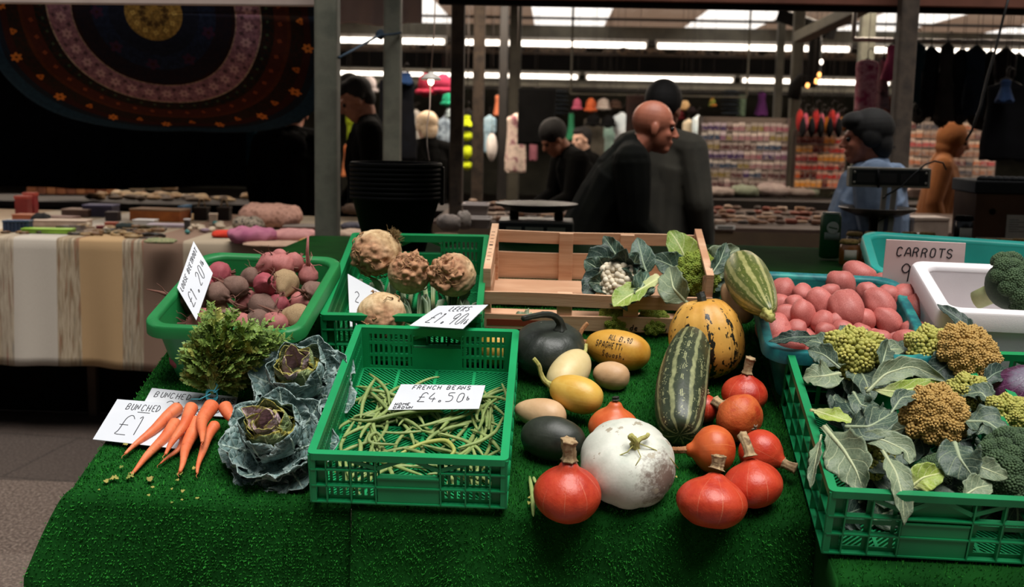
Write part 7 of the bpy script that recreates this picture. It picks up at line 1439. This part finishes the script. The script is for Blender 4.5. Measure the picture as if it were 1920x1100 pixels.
# ---------------------------------------------------------------- hanging clothes and hats
def m_cloth(cols, sc=9): return mat('cl_'+''.join(c[1:] for c in cols), cols, sc, .9, .3, 90, spec=.15)
def garment(lab, px0, py0, px1, py1, d, cols, kind='coat', cat='clothing', grp=None, sc=9, name='hanging_garment'):
    A = Y(px0, py0, d); B_ = Y(px1, py1, d); W = abs(B_.x-A.x); H = abs(A.z-B_.z); n = 26; k = np.linspace(0, 1, n); r_ = np.random.RandomState(int(px0+py0))
    prof = {'coat': np.interp(k, [0, .03, .08, .3, .8, 1], [.15, .3, .85, .8, 1, .98]), 'shirt': np.interp(k, [0, .04, .1, .45, .5, 1], [.2, .4, 1, .95, .72, .74]), 'dress': np.interp(k, [0, .05, .1, .35, 1], [.2, .5, .6, .5, 1]), 'strip': np.interp(k, [0, .05, 1], [.5, 1, .9]), 'bag': np.sin(np.clip(k, .02, .98)*PI)**.4, 'drape': 1+0*k}[kind]
    rt = empty(name, Matrix.Translation(((A.x+B_.x)/2, d, B_.z)), lab, cat, grp); V = []; m = 28
    for i in range(n):
        for j in range(m):
            a = 2*PI*j/m; fold = 1+.10*math.sin(a*6+px0)*k[i]+.05*math.sin(a*11)*k[i]; V.append((W/2*prof[i]*math.cos(a)*(1+.03*r_.randn()*.3), (.035+.03*k[i])*prof[i]*math.sin(a)*fold, H*(1-k[i])-(.01*math.sin(a*5) if i == n-1 else 0)))
    b = MB(); b.add(V, grid(n, m, True)+[tuple(range(m))[::-1], tuple((n-1)*m+j for j in range(m))]); b.build('fabric', m_cloth(cols, sc), rt)
    b = MB(); b.tube([(-W*.3, 0, H*.93), (0, 0, H+.01), (W*.3, 0, H*.93)], .004, 6); b.tube([(0, 0, H), (0, 0, H+.05), (.015, 0, H+.065), (.03, 0, H+.05)], .003, 6); b.tube([(0, 0, H+.06), (0, 0, RZ-B_.z)], .0016, 4); b.build('hanger', M_beamd, rt)
    return rt
GC = [(705, 138, 782, 300, 8.4, ['#0b0c10', '#12151c'], 'coat', 'black coat with blue shoulders hanging behind the second grey post'), (742, 135, 774, 158, 8.35, ['#1c2f55', '#24406b'], 'coat', 'dark blue cape piece over the black coat\'s shoulder'),
 (648, 200, 668, 268, 10, ['#6b7a12', '#8a9a1a'], 'shirt', 'yellow hi-vis vest beside the young man\'s face'), (818, 218, 848, 308, 10.5, ['#5c6a78', '#a0b0be', '#48545f'], 'shirt', 'mottled grey-blue shirt right of the pale-haired person'),
 (862, 205, 890, 306, 10.2, ['#0f0f10', '#191a1a'], 'strip', 'black strip of sportswear behind the brown post pair'), (905, 215, 930, 285, 10.5, ['#7da2b8', '#b5d0dc'], 'shirt', 'pale blue shirt hanging between the close pair of posts'), (948, 212, 986, 322, 9.6, ['#b8a498', '#dcc8ba', '#8f5c66'], 'coat', 'cream and pinkish coat sleeve hanging right of the close post pair'),
 (972, 165, 1040, 270, 8.6, ['#090909', '#101010'], 'drape', 'big black garment hanging above the bending person'), (1095, 222, 1132, 312, 11.4, ['#4f4a42', '#625c52'], 'drape', 'grey-brown skirt hanging left of the white garments'), (1132, 218, 1152, 305, 11.2, ['#8cb0a4', '#bcd6cc'], 'shirt', 'pale green patterned dress behind the bald man\'s back'), (1150, 210, 1180, 290, 11, ['#d4e2ea', '#eef4f8'], 'shirt', 'bright white-blue blouse left of the bald man'),
 (1175, 178, 1215, 262, 9.8, ['#150d0b', '#22130f'], 'drape', 'dark maroon-black coat between the white blouse and the bald man'), (1280, 222, 1300, 292, 10.6, ['#c8b89c', '#dccdb2'], 'shirt', 'cream cardigan right of the bald man\'s face'), (1298, 215, 1316, 285, 10.5, ['#c8dce2', '#e8f2f4'], 'shirt', 'white and teal blouse left of the accessory rack'),
 (1416, 172, 1440, 216, 11.2, ['#331538', '#4a2050'], 'dress', 'purple top hanging above the accessory rack'), (1382, 178, 1398, 218, 11.4, ['#4a5a48', '#5f705c'], 'strip', 'muted green cloth strip above the accessory rack'),
 (1606, 112, 1642, 208, 6.6, ['#7d2a44', '#b8848c', '#8f3a55'], 'strip', 'red and pink tie-dyed cloth hanging above the dark-haired person'), (1640, 108, 1668, 205, 6.7, ['#3a3236', '#7d6468', '#4a3a40'], 'dress', 'grey and pink blouse hanging between the two right posts'), (1655, 84, 1692, 150, 6.6, ['#8a3050', '#a84a68'], 'dress', 'bright pink scarf knotted by the dark wooden post'), (1655, 180, 1690, 215, 6.8, ['#6b2f1c', '#2a1a18'], 'bag', 'rust and black printed bag low beside the dark wooden post')]
GC += [(912, 250, 932, 300, 9.9, ['#b0a8a4', '#cfc8c4'], 'bag', 'white carrier bag hanging between the brown post and the black slim post'), (990, 240, 1010, 300, 10.6, ['#7a4a54', '#94606a'], 'shirt', 'dusky pink top hanging left of the bending person'), (925, 178, 940, 216, 10.3, ['#a85a3c', '#bd7050'], 'dress', 'rust orange top hanging high beside the slim black post'), (1062, 212, 1080, 262, 11.2, ['#2f7a56', '#3f9468'], 'dress', 'bright green top hanging left of the small far person'), (640, 270, 662, 330, 10.4, ['#b0643c', '#c47a50'], 'dress', 'orange skirt low beside the young man'), (820, 310, 850, 350, 9.8, ['#a86a70', '#bd8084'], 'bag', 'pink cloth bag right of the bucket rims'), (770, 205, 790, 262, 10.6, ['#8f8a84', '#a8a39c'], 'shirt', 'light grey shirt behind the pale-haired person')]
for i, (a, b_, c, d_, dd, cols, kd, lb) in enumerate(GC): garment(lb, a, b_, c, d_, dd, cols, kd, sc=16 if len(cols) > 2 else 9)
for i, y in enumerate((216, 246, 272, 302)): garment('yellow hi-vis patch, %s from the top, on the black strip behind the posts' % ordn[i], 864, y, 887, y+(20, 18, 26, 16)[i], 9.9, ['#9aa812', '#b8c820'], ('dress', 'bag', 'bag', 'bag')[i], grp=None)
dk = [(1712, 75), (1742, 88), (1772, 80), (1800, 92), (1826, 85), (1852, 96), (1882, 90), (1905, 100)]
dc = [['#0a1a20', '#0f262c'], ['#090a0c', '#0e0f12'], ['#1c1a17', '#2b2824'], ['#0b0b0d', '#131316'], ['#14202c', '#101418'], ['#12110f', '#24211c'], ['#0d0d10', '#1a1210'], ['#16201e', '#0d1211']]
for i, (x, y) in enumerate(dk): garment('dark hanging garment, %s from the left in the row at the top right' % ordn[i], x-17, y, x+17, y+118+(i % 3)*14, 6.9+.05*(i % 2), dc[i], ['shirt', 'coat', 'dress'][i % 3], grp='dark clothes at the top right')
for i, x in enumerate((1722, 1765, 1800, 1830)): garment('small dark printed piece, %s from the left, below the top right row' % ordn[i], x-15, 190+(i % 2)*6, x+15, 232+(i % 2)*6, 6.95, [['#0e0e10', '#3a3a38', '#121214'], ['#23220f', '#0e0e0f', '#3a3818'], ['#141416', '#2a2a2c'], ['#2a1f0e', '#101010']][i], 'bag', grp='small dark pieces top right', sc=40)
garment('large black jacket with a small blue collar hanging at the right edge', 1846, 150, 1925, 300, 6.2, ['#08080a', '#0e0e11'], 'coat'); garment('blue collar cloth over the large black jacket', 1870, 148, 1900, 190, 6.1, ['#1c2c48', '#2a3f62'], 'dress')
def hat(lab, px, py, wp, hp, d, cols, brim=False, grp=None):
    p = Y(px, py, d); s = sc_at(p); rt = empty('hat', Matrix.Translation(p), lab, 'hat', grp); b = MB(); b.ell((0, 0, 0), (wp/2*s, wp/2*s, hp/2*s), nu=20, nv=12); b.V[0] = b.V[0]*(1+.06*vnoise(b.V[0], 25, int(px)))[:, None]; b.build('crown', m_cloth(cols), rt)
    b = MB(); R = wp/2*s*(1.35 if brim else 1.02); b.tube([(R*math.cos(a), R*math.sin(a), -hp*.28*s) for a in np.linspace(0, 2*PI, 24)], hp*(.05 if brim else .12)*s, 7, cap=False); b.build('brim', m_cloth(cols), rt)
    b = MB(); b.tube([(0, 0, hp*.45*s), (0, 0, RZ-p.z)], .0018, 5); b.build('hook', M_beamd, rt)
for a in [(1082, 196, 16, 24, 11, ['#a84a66', '#bd6078'], 'pink hat, leftmost in the row of hats'), (1108, 198, 20, 28, 11, ['#b3502c', '#c9643c'], 'orange hat in the row of hats'), (1131, 196, 24, 24, 11, ['#a89a92', '#bdb0a8'], 'white hat right of the orange one'), (1154, 196, 22, 18, 11, ['#3a2a22', '#4a382e'], 'brown hat at the right end of the row'), (1112, 226, 26, 24, 10.9, ['#0a0a0a', '#111111'], 'black cap below the orange hat'), (1140, 228, 26, 24, 10.9, ['#0b0b0c', '#121212'], 'black cap below the white hat'), (1284, 198, 20, 20, 10.8, ['#a8875c', '#bd9c70'], 'straw coloured hat right of the bald man'), (1274, 216, 18, 18, 10.7, ['#5c1c22', '#70262c'], 'maroon hat by the bald man\'s forehead'), (1296, 206, 16, 12, 10.6, ['#1a1210', '#22181a'], 'small black hat beside the straw coloured one'), (1336, 192, 12, 18, 11, ['#b3602c', '#5c6a2c'], 'orange flower hat above the accessory rack'),
          (799, 160, 32, 44, 9.8, ['#7a1c2e', '#93283c'], 'dark red woolly hat, left of the glowing bulb'), (830, 158, 34, 40, 9.8, ['#7d2038', '#a03450'], 'crimson woolly hat right of the glowing bulb'), (838, 186, 18, 28, 10, ['#1c7a5c', '#26946f'], 'emerald green hat below the crimson one'), (842, 212, 14, 20, 10, ['#9aa8ac', '#b3c0c4'], 'pale grey hat below the green one'), (692, 160, 28, 36, 9.5, ['#7d7676', '#938b8b'], 'grey hood-shaped hat behind the young man'), (550, 158, 24, 30, 8.8, ['#7a3f26', '#9a5434'], 'orange-brown woolly hat left of the thick post'), (583, 152, 22, 26, 8.6, ['#8a2444', '#a33456'], 'pink woolly hat touching the thick grey post'), (545, 185, 34, 34, 9.2, ['#4a4540', '#6b645d'], 'grey woolly hat behind the dark coated figure'), (655, 148, 34, 24, 8.4, ['#0b0a0a', '#141212'], 'black cap above the young man\'s head')]:
    hat(a[6], *a[:6], brim=False)
for cx, nm in ((1049, 'left'), (1370, 'right')):
    for i in range(6): p = Y(cx, 172+i*8, 11.3); s = sc_at(p); rt = tag(lathe(MB(), [(0, .02), (.05, .018), (.09, 0), (.10, -.008), (.09, -.006), (.05, .01), (0, .012)], 24).build('cap', m_cloth(['#0e1114', '#20262c']), None, Matrix.Translation(p)), 'dark flat cap, %s from the top of the %s cap stack' % (ordn[i], nm), 'cap', 'dark caps in the %s stack' % nm)
for x0, x1, d, nm in ((1070, 1400, 11.05, 'the hat row'), (530, 860, 9.6, 'the woolly hats')):
    a, c = Y(x0, 176 if d > 10 else 128, d), Y(x1, 178 if d > 10 else 130, d); c.z = a.z; o = rod([Vector((a.x, a.y, RZ-.05)), a+Vector((0, 0, .02)), a, c, c+Vector((0, 0, .02)), Vector((c.x, c.y, RZ-.05))], .010, M_beam, 'hanging_rail', 'metal hanging rail above '+nm, 'rail')
a, c = Y(1600, 74, 7.0), Y(1935, 74, 7.0); c.z = a.z; rod([Vector((a.x, a.y, RZ)), a+Vector((0, 0, .02)), a, c, c+Vector((0, 0, .02)), Vector((c.x, c.y, RZ))], .014, M_steel, 'hanging_rail', 'metal hanging rail above the dark clothes at the top right', 'rail')
# ---------------------------------------------------------------- accessory racks of small packets
def m_pack(c1, c2):
    m, t, b = nt('pack_'+c1[1:]); co = N(t, 'TexCoord').outputs['Object']; z = N(t, 'SeparateXYZ', {0: co}).outputs[2]
    c = ramp(t, z, [(0, c1), (.028, c2)], 'CONSTANT'); c = mix(t, ramp(t, noise(t, objco(t), 70, 3), [(.55, (0, 0, 0, 1)), (.6, (1, 1, 1, 1))]), c, '#a89a94')
    t.links.new(c, b.inputs['Base Color']); b.inputs['Roughness'].default_value = .35; return m
def pack_proto(c1, c2, i):
    b = MB(); b.bx(-.02, .02, -.008, .008, 0, .055); o = b.build('accessory_pack', m_pack(c1, c2), smooth=False); return o.data
pal = {'A': [('#8a6078', '#d8c8cc'), ('#4c3a62', '#c0b0b8'), ('#a07478', '#dccabf'), ('#3d4c62', '#cfc6bc'), ('#8c7a4a', '#a89c90'), ('#5c3a3c', '#a3948c'), ('#9a5a66', '#b3a39c')], 'B': [('#d8403a', '#e8b8a4'), ('#e07040', '#e8b090'), ('#b02a30', '#dca898'), ('#e89838', '#eec090'), ('#5c1c1c', '#8f5c4c')], 'C': [('#d06a68', '#f0d0c0'), ('#d88c68', '#f0d4bc'), ('#7a4a4a', '#b89c8c'), ('#5c5a60', '#b0a094'), ('#b08068', '#c8ac98')]}
def rack(lab, key, px0, px1, py0, py1, d, rows, cols, sx=1., where=''):
    A = Y(px0, py0, d); B_ = Y(px1, py1, d); W = B_.x-A.x; H = A.z-B_.z; rt = empty('display_rack', Matrix.Translation((A.x, d, B_.z)), lab, 'rack'); b = MB(); b.bx(-.02, W+.02, .03, .05, -.02, H+.03); b.build('back_board', mat('peg_board', ['#5c5048', '#6b5e55'], 4, .8), rt, smooth=False)
    for i in range(rows): z = H-(i+1)*H/rows; b = MB(); b.bx(0, W, -.012, .03, z-.006, z); b.build('shelf', mat('shelf_pale', ['#94847c', '#a5958c'], 5, .6), rt, smooth=False)
    for x in (0, W): b = MB(); b.bx(x-.012, x+.012, .01, .05, -B_.z, H+.03); b.build('upright', M_steel, rt, smooth=False)
    ms = [pack_proto(c1, c2, key+str(i)) if False else PM[key][i] for i, (c1, c2) in enumerate(pal[key])]
    r_ = np.random.RandomState(len(lab))
    for i in range(rows):
        z = H-(i+1)*H/rows; cl = r_.randint(len(ms))
        for j in range(cols):
            if r_.rand() < .35: cl = r_.randint(len(ms))
            o = bpy.data.objects.new('accessory_pack', ms[cl]); COL.objects.link(o); hs_ = H/rows/.055*r_.uniform(.72, .9); ws = W/cols/.04*.9
            o.matrix_world = Matrix.Translation((A.x+(j+.5)*W/cols, d-.004, B_.z+z+.001)) @ Matrix.Diagonal((ws, 1, hs_, 1)); tag(o, 'small wrapped packet hanging on the %s, %s' % (where, ['top rows', 'upper middle rows', 'lower middle rows', 'bottom rows'][min(3, i*4//rows)]), 'packet', 'packets on the %s, %s' % (where, ['top rows', 'upper middle rows', 'lower middle rows', 'bottom rows'][min(3, i*4//rows)]))
PM_ = 0
PM = {k: [pack_proto(c1, c2, k+str(i)) for i, (c1, c2) in enumerate(v)] for k, v in pal.items()}
for o in [o for o in bpy.data.objects if o.name.startswith('accessory_pack')]: bpy.data.objects.remove(o)
rack('wide pale accessory rack with purple and pink packets, right of the bald man', 'A', 1316, 1472, 226, 352, 8.6, 7, 14, where='wide pale rack')
rack('accessory rack full of red and orange packets, left of the dark-haired person', 'B', 1494, 1580, 252, 352, 8.6, 6, 9, where='red and orange rack')
rack('accessory rack with pink and peach packets between the right post and the orange hood', 'C', 1704, 1862, 224, 345, 8.8, 7, 12, where='pink and peach rack')
rack('narrow accessory rack just left of the dark wooden post', 'C', 1660, 1684, 215, 300, 8.7, 5, 2, where='narrow rack by the dark post')
for i in range(9): garment('small bright %s bag, %s from the left in the row above the red rack' % (['red', 'pink', 'orange'][i % 3], ordn[i]), 1494+i*10, 205+(i % 3)*7, 1505+i*10, 245+(i % 2)*5, 8.5, [['#8a1c20', '#a8302c'], ['#a84a60', '#b8606c'], ['#a8601c', '#bd7a2c']][i % 3], 'bag', 'bag', 'small bright bags')
for i in range(5): garment('small dark pouch, %s from the left, between the bright little bags' % ordn[i], 1500+i*17, 222, 1510+i*17, 256, 8.42, ['#0e0e10', '#18181a'], 'bag', 'bag', 'small dark pouches')
rt = empty('market_counter', Matrix.Identity(4), 'counter below the accessory racks with bulging plastic bags on it', 'counter'); a = Y(1300, 372, 8.2); c = Y(1920, 372, 8.2)
b = MB(); b.bx(a.x, c.x+.2, 8.1, 8.55, a.z-.25, a.z); b.build('worktop', mat('counter_dark', ['#1a1411']), rt, smooth=False); b = MB(); b.bx(a.x+.02, c.x+.18, 8.15, 8.5, 0, a.z-.25); b.build('base', M_dark, rt, smooth=False)
for i, (x, w_) in enumerate([(1350, 60), (1400, 50), (1450, 60), (1500, 60), (1540, 50), (1730, 60), (1340, 40), (1520, 40)]): cushion('plastic_bag', 'bulging pale plastic bag, %s on the counter under the racks' % ['first from left', 'second from left', 'third from left', 'below the thin green post', 'below the red rack', 'below the peach rack', 'smallest at the left end', 'small one behind the green post'][i], 'bag', x, 371, w_, 18+4*(i % 3), .2, [['#8f8078', '#a8988f'], ['#7d8570', '#969c88'], ['#9c8a84', '#b3a19a']][i % 3], 0, None, 20, z=a.z, seed=60+i)
# ---------------------------------------------------------------- cables, bulb, rope
b = MB(); rt = empty('pendant_bulb', Matrix.Translation(Y(808, 150, 5.2)), 'bare glowing bulb hanging on a pale cable above the buckets', 'bulb'); o0 = rt.matrix_world.translation
b.tube([Y(818, -60, 5.2)-o0, Y(814, 60, 5.2)-o0, Y(808, 138, 5.2)-o0], .0028, 6); b.build('cable', mat('cable_pale', ['#8c7668'], 5, .6), rt)
b = MB(); b.ell((0, 0, -.006), (.013, .013, .017), nu=16, nv=10); b.build('bulb_glass', m_emit('bulb_glow', '#ffe9c8', 14), rt); b = MB(); b.tube([(0, 0, .01), (0, 0, .035)], .010, 12); b.build('socket', M_white, rt); b = MB(); lathe(b, [(.010, .03), (.03, .022), (.042, .008), (.044, .0), (.042, .0), (.028, .018), (.010, .026)], 24); b.build('reflector', mat('reflector', ['#b3ada5'], 5, .4), rt)
rod([Y(807, 155, 5.2), Y(806, 200, 5.0), Y(800, 240, 4.7), Y(801, 275, 4.4), Y(805, 300, 4.15)], .0028, mat('cable_pale', ['#8c7668']), 'hanging_cable', 'thin pale cable dropping from the bulb to the bucket stack', 'cable')
rod([Y(636, 108, 4.72), Y(660, 95, 5.0), Y(690, 78, 5.4), Y(712, 66, 5.85), Y(740, 64, 5.93), Y(752, 61, 5.95)], .006, mat('rope_blue', ['#1c2c3a', '#263a4a'], 20, .8), 'rope', 'dark blue rope tied between the two grey posts', 'rope')
b = MB(); b.ell((0, 0, 0), (.022, .02, .025), nu=12, nv=8); b.V[0] = b.V[0]*(1+.2*vnoise(b.V[0], 90, 3))[:, None]; tag(b.build('rope_knot', mat('rope_blue', ['#1c2c3a']), None, Matrix.Translation(Y(713, 65, 5.9))), 'knot of the blue rope on the second grey post', 'knot')
rod([Y(*q) for q in ((1898, -30, 5.3), (1882, 30, 5.3), (1866, 95, 5.3), (1850, 150, 5.3), (1838, 200, 5.3), (1822, 245, 5.3), (1812, 262, 5.35))], .006, M_cab, 'hanging_cable', 'black cable hanging in a long curve at the right, in front of the dark clothes', 'cable')
# orange festoon glints by the black bracket
rt = empty('fairy_lights', Matrix.Translation(Y(1530, 145, 8.8)), 'short string of warm orange fairy lights by the black bracket', 'fairy lights'); o0 = rt.matrix_world.translation
pts = [(1540, 116), (1536, 140), (1530, 152), (1514, 160)]; b = MB(); b.tube([Y(x, y, 8.8)-o0 for x, y in pts], .006, 5); b.build('wire', M_cab, rt)
for i, (x, y) in enumerate(pts): b = MB(); b.ell(tuple(Y(x, y, 8.78)-o0), (.014, .014, .02), nu=12, nv=8); b.build('lamp', m_emit('warm_glow%d' % i, '#ffb060' if i else '#fff0e0', 3), rt)
